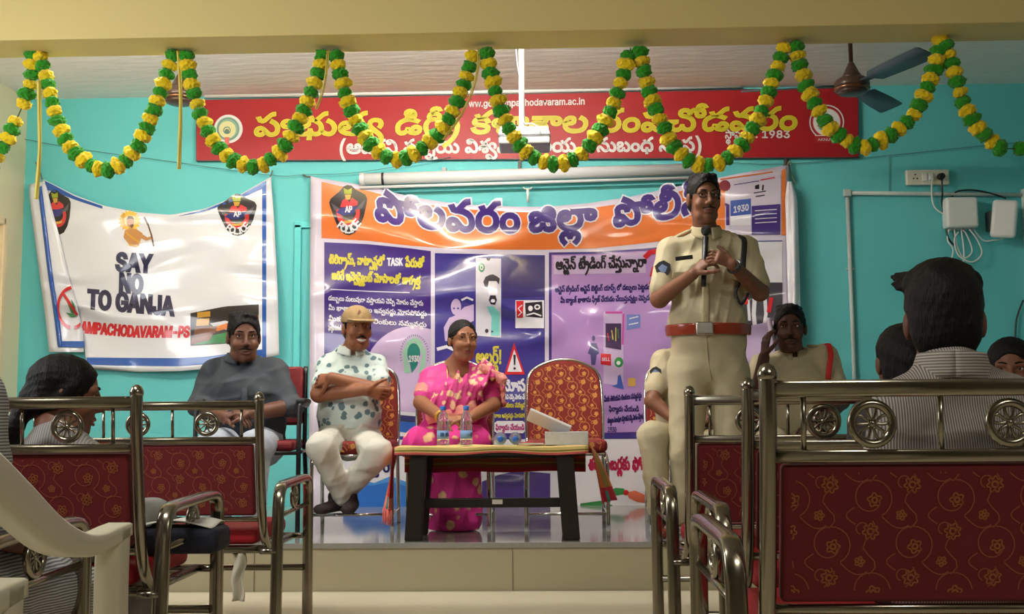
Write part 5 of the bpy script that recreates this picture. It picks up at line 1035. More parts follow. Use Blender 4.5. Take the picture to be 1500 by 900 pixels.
S3 = Sheet(WALL - 0.012, drape_main)
base = P(810, 752, WALL)
root = thing('cloth_banner', 'large purple and orange police banner hung behind the seated guests', 'banner', (base.x, WALL - 0.05, base.z))
lav = vinyl((214, 204, 222))
orange_v = vinyl((222, 116, 52))
purple_v, violet_v = vinyl((62, 40, 120)), vinyl((58, 50, 132))
lilac_v, lilac2_v = vinyl((178, 138, 200)), vinyl((200, 176, 214))
navy2_v, white3, yellow_v, black_v = vinyl((48, 36, 104)), vinyl((230, 226, 234)), vinyl((222, 208, 70)), vinyl((40, 32, 44))
top3 = [(455, 258), (470, 262), (500, 266), (540, 273), (600, 288), (650, 296), (700, 301), (760, 303), (800, 303), (860, 298), (920, 289), (980, 276), (1040, 263), (1100, 251), (1153, 242)]
bot3 = [(452, 752), (700, 753), (900, 752), (1172, 748)]
off = lambda tab, d: [(x, y + d) for x, y in tab]


def base_sheet(mb):
    def fn(u, v):
        x = 455 - 3 * v + u * (700 + 14 * v)
        a, b = interp(top3, x), interp(bot3, x)
        return S3.at(x, a + (b - a) * v, 0)
    mb.grid(fn, 76, 52)


sheet = layers(S3, root, 'banner_sheet', [(lav, base_sheet)])
mod = sheet.modifiers.new('thickness', 'SOLIDIFY')
mod.thickness = 0.001
mod.offset = 1
# folded strip hanging at the right-hand side
def side_fold(mb):
    def fn(u, v):
        y = 266 + (560 - 266) * v
        x0, x1 = interp([(266, 1153), (290, 1150), (560, 1158)], y), interp([(266, 1160), (290, 1168), (420, 1172), (560, 1173)], y)
        return S3.at(x0 + (x1 - x0) * u, y, 0.02 + 0.035 * math.sin(math.pi * u) + 0.008 * math.sin(9 * u + 5 * v))
    mb.grid(fn, 8, 30)


o = layers(S3, root, 'side_fold', [(white3, side_fold)])
obot = [(470, 349), (540, 353), (600, 360), (660, 364), (740, 366), (800, 366), (870, 364), (930, 358), (1000, 350), (1062, 340)]
layers(S3, root, 'orange_band', [
    (orange_v, lambda mb: S3.patch(mb, 471, 1062, [(471, 266), (500, 273), (540, 280), (600, 296), (650, 303), (700, 308), (760, 311), (800, 311), (860, 306), (920, 297), (980, 284), (1040, 270), (1062, 266)], obot, 0.002)),
    (orange_v, lambda mb: S3.patch(mb, 1145, 1151, [(1145, 250), (1151, 246)], [(1145, 345), (1151, 345)], 0.003)),
    (orange_v, lambda mb: S3.patch(mb, 1055, 1132, [(1055, 262), (1132, 251)], [(1055, 264), (1132, 253)], 0.003))])
bline = [(548, 322), (600, 332), (660, 338), (700, 340), (760, 341), (830, 338), (900, 333), (960, 324), (1010, 314), (1060, 304)]
layers(S3, root, 'headline', [(white3, lambda mb: (S3.text(mb, 'district', 549, 762, off(bline, -1), 62, 0.004, bold=4.2), S3.text(mb, 'jilla', 774, 874, off(bline, -1), 56, 0.004, bold=4.2), S3.text(mb, 'police', 898, 1038, off(bline, -1), 56, 0.004, bold=4.2))),
                              (purple_v, lambda mb: (S3.text(mb, 'district', 549, 762, off(bline, -1), 62, 0.007, bold=2.2), S3.text(mb, 'jilla', 774, 874, off(bline, -1), 56, 0.007, bold=2.2), S3.text(mb, 'police', 898, 1038, off(bline, -1), 56, 0.007, bold=2.2)))])
police_emblem(S3, root, 510, 308, 56, 74, 0.004)

# left panel
pa_t = [(475, 355), (540, 358), (600, 364), (631, 368)]
layers(S3, root, 'left_panel', [
    (purple_v, lambda mb: S3.patch(mb, 475, 631, pa_t, [(475, 592), (631, 600)], 0.003)),
    (lilac2_v, lambda mb: S3.fill(mb, [[(631, 482)] + [(605 + 72 * math.cos(a), 552 + 74 * math.sin(a)) for a in np.linspace(math.radians(-70), math.radians(-180), 14)] + [(533, 600), (631, 606)]], 0.0045)),
    (white3, lambda mb: S3.patch(mb, 475, 631, [(475, 592), (533, 596), (631, 602)], [(475, 640), (631, 640)], 0.003)),
    (vinyl((58, 62, 96)), lambda mb: S3.patch(mb, 560, 631, [(560, 606), (631, 612)], [(560, 616), (631, 621)], 0.005)),
    (vinyl((50, 92, 176)), lambda mb: S3.patch(mb, 556, 631, [(556, 616), (631, 621)], [(556, 628), (631, 640)], 0.005)),
    (yellow_v, lambda mb: (S3.text(mb, 't1', 482, 563, [(482, 386), (620, 392)], 19, 0.005, bold=0.75), S3.text(mb, 't1b', 594, 621, [(482, 386), (620, 392)], 19, 0.005, bold=0.75), S3.text(mb, 't2', 486, 616, [(482, 409), (620, 418)], 18, 0.005, bold=0.75))),
    (white3, lambda mb: (S3.latin(mb, 'TASK', 567, 590, 389, 10.5, 0.005, bold=0.7), S3.stroke(mb, [(484, 424), (540, 427), (600, 429)], 1.1, 0.005),
                         S3.text(mb, 'p1', 481, 620, [(481, 440), (620, 448)], 10, 0.005, bold=0.3), S3.text(mb, 'p3', 481, 625, [(481, 454), (620, 463)], 10, 0.005, bold=0.3),
                         S3.text(mb, 'p2', 481, 625, [(481, 470), (620, 479)], 10, 0.005, bold=0.3), S3.text(mb, 'p4', 481, 500, 484, 10, 0.005, bold=0.3))),
])
teal_v, mint_v = vinyl((40, 122, 112)), vinyl((152, 196, 170))
layers(S3, root, 'helpline_badge', [
    (mint_v, lambda mb: S3.fill(mb, [[(592, 547), (590, 515), (597, 500), (607, 494), (617, 500), (624, 515), (622, 547), (613, 547), (619, 520), (607, 500), (596, 520), (601, 547)]], 0.006)),
    (teal_v, lambda mb: S3.fill(mb, [[(606 + 9.5 * math.cos(a), 518 + 15 * math.sin(a)) for a in np.linspace(math.radians(150), math.radians(390), 16)] + [(611, 536), (603, 547), (601, 536)]], 0.007)),
    (white3, lambda mb: S3.latin(mb, '1930', 598.5, 614.5, 530, 8.5, 0.009, bold=0.5))])
layers(S3, root, 'badge_ring', [
    (vinyl((110, 120, 130)), lambda mb: [S3.stroke(mb, [(607 + 19 * math.cos(a), 520 - 27 * math.sin(a)), (607 + 21.5 * math.cos(a), 520 - 30 * math.sin(a))], 1.3, 0.006) for a in np.linspace(-.3, 3.44, 26)])])
layers(S3, root, 'phone_number', [(violet_v, lambda mb: S3.latin(mb, '996', 588, 608, 616, 6, 0.007, bold=0.2))])
# middle panel
layers(S3, root, 'middle_panel', [
    (violet_v, lambda mb: S3.patch(mb, 637, 798, [(637, 371), (798, 374)], [(637, 642), (798, 642)], 0.003)),
    (navy2_v, lambda mb: S3.patch(mb, 736, 798, [(736, 376), (798, 376)], [(736, 438), (798, 434)], 0.004)),
    (yellow_v, lambda mb: (S3.text(mb, 'alert', 697, 735, 533, 30, 0.005, bold=0.7), S3.text(mb, 'p2', 700, 776, 597, 10, 0.005, bold=0.4), S3.text(mb, 'p3', 700, 776, 612, 9, 0.005, bold=0.3))),
    (white3, lambda mb: (S3.text(mb, 'mosam', 736, 778, 573, 24, 0.005, bold=0.9), S3.text(mb, 'p1', 700, 776, 585, 10, 0.005, bold=0.3),
                         S3.fill(mb, [[(722, 622), (728, 617), (766, 617), (771, 622), (771, 630), (766, 635), (728, 635), (722, 630)]], 0.005))),
    (vinyl((190, 60, 130)), lambda mb: S3.text(mb, 'p4', 726, 768, 630, 11, 0.007, bold=0.4))])
layers(S3, root, 'warning_triangle', [
    (red_v, lambda mb: S3.fill(mb, [[(753, 502), (769, 549), (739, 549)]], 0.006)),
    (white3, lambda mb: S3.fill(mb, [[(753.3, 512), (765, 545), (743, 545)]], 0.008)),
    (black_v, lambda mb: (S3.fill(mb, [[(752, 520), (755.5, 520), (754.8, 535), (752.7, 535)]], 0.010), S3.disc(mb, 753.8, 540, 1.8, 1.8, 0.010)))])
layers(S3, root, 'phone_picture', [
    (vinyl((206, 202, 214)), lambda mb: S3.patch(mb, 697, 734, [(697, 378), (734, 379)], [(697, 492), (734, 495)], 0.006)),
    (black_v, lambda mb: (S3.fill(mb, [[(712, 378), (719, 378), (717, 382), (714, 382)]], 0.008),
                          S3.fill(mb, [[(708, 413), (711, 406), (717, 403), (722, 402), (728, 405), (732, 408), (731, 417), (727, 412), (716, 412), (714, 422), (710, 420)]], 0.008),
                          S3.fill(mb, [[(716, 440), (718, 433), (726, 433), (728, 440), (725, 447), (719, 446)]], 0.008), S3.disc(mb, 713, 485, 2.6, 3, 0.008), S3.disc(mb, 721, 486, 1.4, 1.4, 0.010))),
    (white3, lambda mb: (S3.fill(mb, [[(715, 412), (728, 412), (729, 432), (716, 432)]], 0.0075), S3.disc(mb, 722, 441, 3.2, 2.6, 0.010))),
    (vinyl((112, 192, 188)), lambda mb: (S3.fill(mb, [[(713, 449), (723, 449), (732, 458), (732, 492), (719, 492), (720, 465)]], 0.0074),)),
    (green_v, lambda mb: S3.disc(mb, 705.5, 392, 4.6, 7, 0.008)), (white3, lambda mb: S3.disc(mb, 705.5, 392, 2.4, 3.8, 0.010, 0.6))])
layers(S3, root, 'sim_card_picture', [
    (white3, lambda mb: S3.rect(mb, 755, 440, 797, 481, 0.006)),
    (black_v, lambda mb: (S3.fill(mb, [[(769, 444), (794, 442), (795, 466), (770, 464)]], 0.008),)),
    (white3, lambda mb: (S3.disc(mb, 777, 452, 3.5, 4, 0.010), S3.disc(mb, 787, 450, 4.5, 4, 0.010, 0.5), S3.stroke(mb, [(771, 462), (782, 459), (793, 463)], 2.2, 0.010))),
    (red_v, lambda mb: (S3.fill(mb, [[(756, 441), (767, 441), (766, 466), (757, 466)]], 0.0075),)),
    (white3, lambda mb: S3.stroke(mb, [(765, 447), (759, 452), (764, 458), (759, 463)], 1.6, 0.010))])
layers(S3, root, 'hooded_figure_picture', [
    (lilac2_v, lambda mb: (S3.disc(mb, 668, 450, 7.5, 12, 0.005), S3.fill(mb, [[(658, 466), (668, 462), (680, 450), (694, 446), (694, 470), (678, 478), (672, 500), (652, 500), (650, 480)]], 0.0045))),
    (white3, lambda mb: (S3.stroke(mb, [(676, 440), (684, 436), (693, 440)], 3, 0.0065), S3.stroke(mb, [(640, 512), (655, 508), (668, 514)], 5, 0.0065))),
    (violet_v, lambda mb: (S3.disc(mb, 665, 452, 1.4, 1.4, 0.008), S3.disc(mb, 671, 452, 1.4, 1.4, 0.008)))])
# right panel
pc_t = [(805, 370), (870, 369), (920, 366), (985, 361)]
layers(S3, root, 'trading_panel', [
    (purple_v, lambda mb: S3.patch(mb, 804, 986, pc_t, [(804, 641), (986, 637)], 0.003)),
    (lilac_v, lambda mb: S3.patch(mb, 808, 984, off(pc_t, 3.5), [(808, 636), (984, 632)], 0.004)),
    (lilac2_v, lambda mb: S3.patch(mb, 811, 946, off(pc_t, 5.5), [(811, 402), (946, 400)], 0.005)),
    (black_v, lambda mb: S3.text(mb, 'trade', 814, 947, [(814, 395), (947, 391)], 22, 0.007, bold=0.8)),
    (red_v, lambda mb: (S3.stroke(mb, [(944, 378), (952, 370), (962, 368), (970, 374), (968, 384), (958, 394), (955, 406)], 7.5, 0.008), S3.disc(mb, 955, 415, 4, 3.5, 0.008))),
    (navy2_v, lambda mb: (S3.text(mb, 'tr2', 813, 952, [(813, 428), (952, 424)], 11, 0.006, bold=0.45), S3.text(mb, 'tr3', 821, 954, [(821, 444), (954, 440)], 11, 0.006, bold=0.45),
                          S3.text(mb, 'p2', 885, 940, [(885, 589), (940, 583)], 11, 0.006, bold=0.4), S3.text(mb, 'p4', 892, 936, 603, 11, 0.006, bold=0.4), S3.text(mb, 'p1', 890, 942, [(890, 620), (942, 614)], 11, 0.006, bold=0.4), S3.latin(mb, '1930', 890, 903, 633, 7, 0.006, bold=0.3)))])
layers(S3, root, 'trading_picture', [
    (lilac2_v, lambda mb: S3.patch(mb, 884, 913, [(884, 457), (913, 457)], [(884, 562), (913, 566)], 0.0055)),
    (vinyl((200, 70, 160)), lambda mb: (S3.stroke(mb, [(887, 458), (912, 458)], 3, 0.007), S3.stroke(mb, [(913, 460), (912, 505)], 2.5, 0.007))),
    (vinyl((64, 42, 84)), lambda mb: S3.patch(mb, 887, 910, [(887, 474), (910, 474)], [(887, 509), (910, 513)], 0.007)),
    (yellow_v, lambda mb: (S3.stroke(mb, [(896, 484), (898, 498)], 1.2, 0.009), S3.stroke(mb, [(902, 480), (902, 500)], 1.2, 0.009))),
    (red_v, lambda mb: (S3.stroke(mb, [(890, 488), (892, 500)], 1.4, 0.009), S3.patch(mb, 880, 895, [(880, 518), (895, 519)], [(880, 534), (895, 536)], 0.007))),
    (green_v, lambda mb: (S3.stroke(mb, [(905, 482), (906, 496)], 1.2, 0.009), S3.disc(mb, 906.5, 531, 6.5, 7.5, 0.007))),
    (white3, lambda mb: (S3.latin(mb, 'SELL', 881.5, 893.5, 529, 4.5, 0.009, bold=0.2), S3.disc(mb, 906, 532, 3, 3, 0.009))),
    (vinyl((112, 128, 196)), lambda mb: S3.patch(mb, 918, 938, [(918, 461), (938, 461)], [(918, 484), (938, 480)], 0.006)),
    (white3, lambda mb: (S3.stroke(mb, [(922, 467), (935, 464)], 1.6, 0.008), S3.stroke(mb, [(921, 476), (935, 473)], 1.6, 0.008))),
    (vinyl((84, 78, 128)), lambda mb: (S3.disc(mb, 869.5, 496, 2.4, 4, 0.006), S3.fill(mb, [[(866, 503), (874, 503), (878, 518), (874, 520), (872, 535), (866, 535), (865, 520), (861, 518)]], 0.006))),
    (vinyl((70, 92, 176)), lambda mb: S3.fill(mb, [[(905, 551), (909, 549), (912, 562), (914, 571), (896, 566), (904, 563)]], 0.007)),
    (vinyl((214, 170, 90)), lambda mb: (S3.patch(mb, 920, 931, [(920, 554), (931, 554)], [(920, 566), (931, 566)], 0.007),))])
# far right column: helpline box, text block and picture
layers(S3, root, 'helpline_column', [
    (vinyl((206, 196, 214)), lambda mb: S3.patch(mb, 1068, 1144, [(1068, 265), (1144, 256)], [(1068, 345), (1144, 345)], 0.004)),
    (vinyl((60, 86, 168)), lambda mb: S3.patch(mb, 1070, 1100, [(1070, 294), (1100, 291)], [(1070, 317), (1100, 314)], 0.006)),
    (purple_v, lambda mb: S3.patch(mb, 1101, 1143, [(1101, 302), (1143, 299)], [(1101, 344), (1143, 344)], 0.006)),
    (white3, lambda mb: (S3.latin(mb, '1930', 1074, 1097, [(1074, 312), (1097, 308)], 9, 0.008, bold=0.5), S3.patch(mb, 1070, 1100, [(1070, 317), (1100, 314)], [(1070, 330), (1100, 330)], 0.006),
                         [S3.stroke(mb, [(1106, y), (1122, y - 1.2), (1138, y - 2)], 1.2, 0.008) for y in (309, 315, 321, 327)])),
    (black_v, lambda mb: (S3.fill(mb, [[(1106, 272), (1112, 270), (1112, 277), (1106, 277)]], 0.006), S3.stroke(mb, [(1118, 271), (1117, 279)], 2.4, 0.006), S3.stroke(mb, [(1104, 283), (1122, 280)], 1.6, 0.006), S3.stroke(mb, [(1107, 288), (1120, 286)], 1.6, 0.006))),
    (purple_v, lambda mb: (S3.stroke(mb, [(1075, 271), (1100, 267), (1112, 265)], 1.1, 0.006), S3.stroke(mb, [(1062, 300), (1066, 300), (1066, 330)], 5, 0.006))),
    (red_v, lambda mb: S3.stroke(mb, [(1114, 264), (1135, 260)], 1.6, 0.006)),
    (vinyl((128, 46, 60)), lambda mb: S3.disc(mb, 1062, 272, 8, 8, 0.006))])
layers(S3, root, 'crime_picture', [
    (white3, lambda mb: S3.patch(mb, 1085, 1146, [(1085, 352), (1146, 352)], [(1085, 414), (1146, 414)], 0.004)),
    (violet_v, lambda mb: S3.stroke(mb, [(1085, 354), (1146, 353)], 1.6, 0.006)),
    (vinyl((70, 66, 76)), lambda mb: S3.patch(mb, 1090, 1146, [(1090, 414), (1146, 414)], [(1090, 520), (1146, 520)], 0.004)),
    (white3, lambda mb: (S3.stroke(mb, [(1106, 430), (1104, 460), (1108, 500)], 6, 0.006), S3.stroke(mb, [(1120, 430), (1122, 460), (1116, 500)], 5, 0.006), S3.stroke(mb, [(1096, 440), (1098, 470)], 4, 0.006))),
    (red_v, lambda mb: (S3.stroke(mb, [(1130, 436), (1126, 458)], 6, 0.007), S3.stroke(mb, [(1094, 430), (1093, 446)], 5, 0.007))),
    (lilac2_v, lambda mb: S3.patch(mb, 1085, 1135, [(1085, 480), (1135, 470)], [(1085, 540), (1135, 530)], 0.0075))])
# bottom strip
layers(S3, root, 'bottom_strip', [
    (white3, lambda mb: S3.patch(mb, 470, 1150, [(470, 645), (1150, 643)], [(470, 748), (1150, 746)], 0.003)),
    (violet_v, lambda mb: S3.patch(mb, 470, 1150, [(470, 640), (1150, 637)], [(470, 645), (1150, 642)], 0.004)),
    (vinyl((44, 108, 196)), lambda mb: S3.fill(mb, [[(503, 720), (520, 708), (545, 712), (572, 706), (600, 714), (600, 746), (503, 746)]], 0.005)),
    (vinyl((76, 144, 216)), lambda mb: S3.fill(mb, [[(510, 712), (525, 702), (548, 708), (572, 698), (600, 708), (600, 714), (572, 706), (545, 712), (520, 708)]], 0.0055)),
    (navy2_v, lambda mb: S3.text(mb, 'star', 532, 574, 692, 22, 0.006, bold=0.8)),
    (vinyl((176, 30, 70)), lambda mb: S3.text(mb, 'num', 862, 948, [(862, 689), (948, 688)], 26, 0.006, bold=0.9)),
    (purple_v, lambda mb: S3.fill(mb, [[(706, 706), (730, 696), (760, 690), (806, 694), (806, 746), (706, 746)]], 0.005)),
    (green_v, lambda mb: (S3.fill(mb, [[(890, 721), (902, 715), (914, 716), (916, 724), (904, 726), (892, 727)]], 0.006), S3.fill(mb, [[(850, 738), (880, 734), (912, 746), (850, 746)]], 0.006))),
    (vinyl((226, 110, 80)), lambda mb: S3.fill(mb, [[(918, 722), (930, 719), (946, 726), (946, 737), (934, 736), (921, 730)]], 0.006)),
    (red_v, lambda mb: S3.disc(mb, 917, 722, 4, 4, 0.007))])
m = MB()
m.tube(curve_pts([P(455, 259, WALL - 0.07), P(449, 259, WALL - 0.03), P(444, 256, WALL - 0.01)], 8), 0.006, 6)
build('corner_tie', m, mat('string', (120, 116, 100)), root)
m = MB()
m.tube(curve_pts([P(1153, 243, WALL - 0.07), P(1155, 240, WALL - 0.03), P(1156, 236, WALL - 0.01)], 8), 0.006, 6)
build('corner_tie', m, mat('string', (120, 116, 100)), root)
# light wrapping of the right hand bundle
m = MB()
m.tube(curve_pts([P(1157, 236, WALL - 0.04), P(1159, 255, WALL - 0.05), P(1166, 270, WALL - 0.07)], 8), 0.004, 6)
build('hanging_cord', m, mat('string', (120, 116, 100)), root)
# ------------------------------------------------------------------ garlands of woollen balls under the beam
rng = random.Random(5)
gar_green = mat('green_wool', (46, 146, 30), rough=0.9, spec=0.15, sheen=0.3, vary=0.25, vary_scale=120)
gar_yellow = mat('yellow_wool', (236, 204, 26), rough=0.9, spec=0.15, sheen=0.3, vary=0.14, vary_scale=120)
cord_mat = mat('garland_cord', (70, 84, 40), rough=0.9)
ribbon_mat = mat('pale_yellow_ribbon', (222, 206, 96), rough=0.45, spec=0.4)


def pompom_mesh(seed):
    r = random.Random(seed)
    bm = bmesh.new()
    bmesh.ops.create_icosphere(bm, subdivisions=3, radius=1.0)
    lobes = [(Vector((r.gauss(0, 1), r.gauss(0, 1), r.gauss(0, 0.7))).normalized(), r.uniform(0.05, 0.13)) for _ in range(16)]
    for v in bm.verts:
        d = v.co.normalized()
        k = 1.0 + r.uniform(-0.12, 0.12)
        for l, a in lobes:
            k += a * max(0.0, d.dot(l) - 0.72) * 3.0 - 0.012
        v.co = Vector((d.x * k, d.y * k, d.z * k * 0.82))
    me = bpy.data.meshes.new('pompom')
    for f in bm.faces:
        f.smooth = False
    bm.to_mesh(me)
    bm.free()
    return me


pom = {'g': [pompom_mesh(i) for i in range(4)], 'y': [pompom_mesh(i + 10) for i in range(4)]}
for k, mt in (('g', gar_green), ('y', gar_yellow)):
    for me in pom[k]:
        me.materials.append(mt)
GY = 5.03


def garland(pts_px, label, first, gap_after=None):
    """A string of balls along a drooping line given as seen in the photo, hanging in the plane under the beam."""
    path = curve_pts([P(x, y, GY + rng.uniform(-0.012, 0.012)) for x, y in pts_px], 160)
    root = thing('pompom_garland', label, 'garland', tuple(path[0]), 'green and yellow pompom garlands along the beam')
    m = MB()
    m.tube(path, 0.003, 5)
    build('cord', m, cord_mat, root)
    acc, last, i, k = 0.0, path[0], 0, first
    step = 0.0475
    need = 0.02
    dist = 0.0
    for a, b in zip(path, path[1:]):
        L = (b - a).length
        while dist + L >= need:
            t = (need - dist) / L
            p = a.lerp(b, t)
            skip = gap_after and gap_after[0] < need < gap_after[1]
            if not skip:
                c = 'gy'[k % 2]
                o = bpy.data.objects.new('pompom', pom[c][rng.randrange(4)])
                COL.objects.link(o)
                o.parent = root
                q = (b - a).normalized().to_track_quat('Z', 'Y')
                o.rotation_mode = 'QUATERNION'
                o.rotation_quaternion = q @ Matrix.Rotation(rng.uniform(0, 6.28), 3, 'Z').to_quaternion()
                o.location = p - path[0] + Vector((0, rng.uniform(-0.006, 0.006), 0))
                s = 0.0415 * rng.uniform(0.9, 1.1)
                o.scale = (s, s, s)
            k += 1
            need += step * rng.uniform(0.94, 1.06)
        dist += L
    return root


garland([(50, 76), (47, 100), (44, 122), (38, 140), (31, 160), (21, 182), (10, 205), (-6, 232), (-24, 250)], 'short end of green and yellow garland beside the cream wall at the upper left corner', 0, (0.27, 0.325))
garland([(58, 78), (64, 100), (72, 132), (80, 163), (92, 196), (112, 226), (138, 245), (160, 249), (182, 238), (203, 212), (222, 172), (236, 132), (246, 104), (254, 80)], 'green and yellow garland looping over the anti-drug banner', 1)
garland([(272, 76), (276, 100), (284, 135), (295, 170), (312, 205), (335, 230), (362, 243), (384, 242), (408, 225), (430, 195), (446, 160), (460, 125), (470, 98), (474, 76)], 'green and yellow garland looping over the left end of the red sign', 0)
garland([(491, 76), (496, 100), (506, 138), (520, 175), (540, 208), (566, 230), (586, 234), (610, 224), (634, 205), (655, 180), (670, 148), (682, 115), (690, 90), (694, 74)], 'green and yellow garland looping over the sign between its two ribbons', 0)
garland([(712, 74), (718, 105), (727, 140), (738, 172), (756, 205), (778, 228), (805, 240), (830, 238), (855, 222), (880, 190), (898, 155), (910, 118), (920, 88), (924, 70)], 'green and yellow garland looping across the front of the ceiling projector', 0)
garland([(936, 70), (942, 100), (952, 135), (968, 178), (986, 212), (1010, 236), (1038, 242), (1066, 232), (1090, 208), (1110, 175), (1125, 140), (1138, 102), (1146, 80), (1150, 66)], 'green and yellow garland looping just over the standing officer', 0)
garland([(1164, 64), (1170, 92), (1182, 128), (1198, 160), (1218, 190), (1245, 210), (1265, 217), (1285, 208), (1310, 195), (1335, 172), (1352, 142), (1366, 108), (1374, 80), (1378, 58)], 'green and yellow garland looping below the brown ceiling fan', 0)
garland([(1384, 60), (1392, 88), (1402, 120), (1412, 150), (1425, 178), (1442, 198), (1452, 206), (1464, 216), (1482, 218), (1500, 217), (1530, 214)], 'green and yellow garland sagging to the right edge over the white boxes', 0, (0.60, 0.665))


def ribbon(pts, w, label):
    m = MB()
    for dx, ph in ((0.0, 0.0), (0.008, 1.3)):
        pp = [P(x, y, GY - 0.03 + dx * 0.5) + Vector((dx, 0, 0)) for x, y in pts]
        pp = curve_pts(pp, 24)
        n = len(pp)
        prev = None
        for i, p in enumerate(pp):
            a = 0.5 * math.sin(ph + i * 0.35)
            d = Vector((math.cos(a), math.sin(a), 0)) * w / 2
            cur = [m.bm.verts.new(p - d), m.bm.verts.new(p + d)]
            if prev:
                m.face([prev[0], prev[1], cur[1], cur[0]])
            prev = cur
    o = single('ribbon', m, ribbon_mat, label, 'ribbon', 'yellow ribbons tied to the garlands')
    md = o.modifiers.new('thickness', 'SOLIDIFY')
    md.thickness = 0.0008
    return o


ribbon([(56, 118), (57, 170), (57, 215), (54, 262), (52, 292)], 0.013, 'long pale yellow ribbon hanging in front of the anti-drug banner corner')
ribbon([(260, 74), (263, 120), (263, 175), (261, 248)], 0.011, 'thin pale yellow ribbon hanging at the left end of the red sign')
ribbon([(479, 74), (477, 105), (471, 135), (462, 160)], 0.007, 'short yellow ribbon between the second and third garland loops')
ribbon([(700, 72), (699, 100), (690, 135), (672, 172), (648, 205)], 0.007, 'yellow ribbon slanting down from the beam left of the projector')

# strings stretched across the wall
m = MB()
m.tube(curve_pts([P(36, 204, WALL - 0.02), P(120, 219, WALL - 0.02), P(260, 238, WALL - 0.02), P(398, 257, WALL - 0.03), P(448, 256, WALL - 0.03), P(530, 252, WALL - 0.04), P(660, 230, WALL - 0.05)], 40), 0.0022, 5)
single('string', m, mat('grey_string', (86, 120, 116), rough=0.9), 'thin string stretched along the wall over the anti-drug banner', 'string')
m = MB()
m.tube(curve_pts([P(1062, 238, WALL - 0.02), P(1155, 240, WALL - 0.02), P(1300, 228, WALL - 0.02), P(1455, 212, WALL - 0.02), P(1520, 208, WALL - 0.02)], 30), 0.0022, 5)
m.tube([P(1302, 228, WALL - 0.02), P(1303, 240, WALL - 0.008), P(1303, 283, WALL - 0.008)], 0.0022, 5)
single('string', m, mat('grey_string', (86, 120, 116)), 'thin string stretched along the wall over the socket plate', 'string')

# ------------------------------------------------------------------ ceiling fans
fan_brown = mat('dark_brown_enamel', (64, 44, 36), rough=0.3, spec=0.5)
fan_rim = mat('bronze_trim', (120, 84, 60), rough=0.25, metal=0.7)
fan_grey = mat('grey_blue_fan_blade', (70, 92, 104), rough=0.4)


def ceiling_fan(cx, cy, y, label, blades):
    c = P(cx, cy, y)
    root = thing('ceiling_fan', label, 'ceiling fan', (c.x, c.y, c.z))
    m = MB()
    m.lathe([(0.012, STAGE_CEIL), (0.035, STAGE_CEIL - 0.001), (0.03, STAGE_CEIL - 0.03), (0.014, STAGE_CEIL - 0.05), (0.012, STAGE_CEIL - 0.05), (0.012, c.z + 0.13), (0.004, c.z + 0.13)], (c.x, c.y, 0), 16)
    build('rod', m, fan_brown, root)
    m = MB()
    m.lathe([(0.012, 0.145), (0.016, 0.14), (0.026, 0.12), (0.042, 0.085), (0.056, 0.062), (0.058, 0.053), (0.03, 0.05)], c, 24)
    build('bell_cover', m, fan_brown, root)
    m = MB()
    m.lathe([(0.03, 0.052), (0.078, 0.05), (0.094, 0.035), (0.099, 0.01), (0.095, -0.005)], c, 32)
    m.mi = 1
    m.lathe([(0.097, -0.004), (0.101, -0.010), (0.097, -0.018), (0.085, -0.022)], c, 32)
    m.mi = 0
    m.lathe([(0.085, -0.020), (0.08, -0.034), (0.05, -0.045), (0.001, -0.048)], c, 32)
    build('motor', m, [fan_brown, fan_rim], root)
    for ang in blades:
        a = math.radians(ang)
        d, s = Vector((math.cos(a), math.sin(a), 0)), Vector((-math.sin(a), math.cos(a), 0))
        up = Vector((0, 0, 1))
        m = MB()
        prof = [(0.10, 0.022, 0.0), (0.16, 0.026, 0.0), (0.20, 0.055, 0.004), (0.42, 0.066, 0.005), (0.60, 0.068, 0.005), (0.615, 0.055, 0.005)]
        top, bo = [], []
        for r, w, t in prof:
            tilt = -0.25 if r > 0.17 else -0.05
            q = c + d * r + up * 0.01
            top.append((m.bm.verts.new(q + s * w + up * (w * tilt + 0.003)), m.bm.verts.new(q - s * w + up * (-w * tilt + 0.003))))
            bo.append((m.bm.verts.new(q + s * w + up * (w * tilt - 0.002)), m.bm.verts.new(q - s * w + up * (-w * tilt - 0.002))))
        for i in range(len(prof) - 1):
            m.face([top[i][0], top[i][1], top[i + 1][1], top[i + 1][0]])
            m.face([bo[i][1], bo[i][0], bo[i + 1][0], bo[i + 1][1]])
            m.face([top[i][0], top[i + 1][0], bo[i + 1][0], bo[i][0]])
            m.face([top[i][1], bo[i][1], bo[i + 1][1], top[i + 1][1]])
        m.face([top[-1][0], top[-1][1], bo[-1][1], bo[-1][0]])
        m.face([top[0][1], top[0][0], bo[0][0], bo[0][1]])
        m.mi = 0
        build('blade', m, fan_grey, root)
    return root


ceiling_fan(1248, 128, 6.1, 'brown ceiling fan with grey blades at the right end of the red sign', (-68, 52, 172))
ceiling_fan(263, 143, 6.3, 'dark brown ceiling fan motor half hidden behind the garland left of the red sign', ())

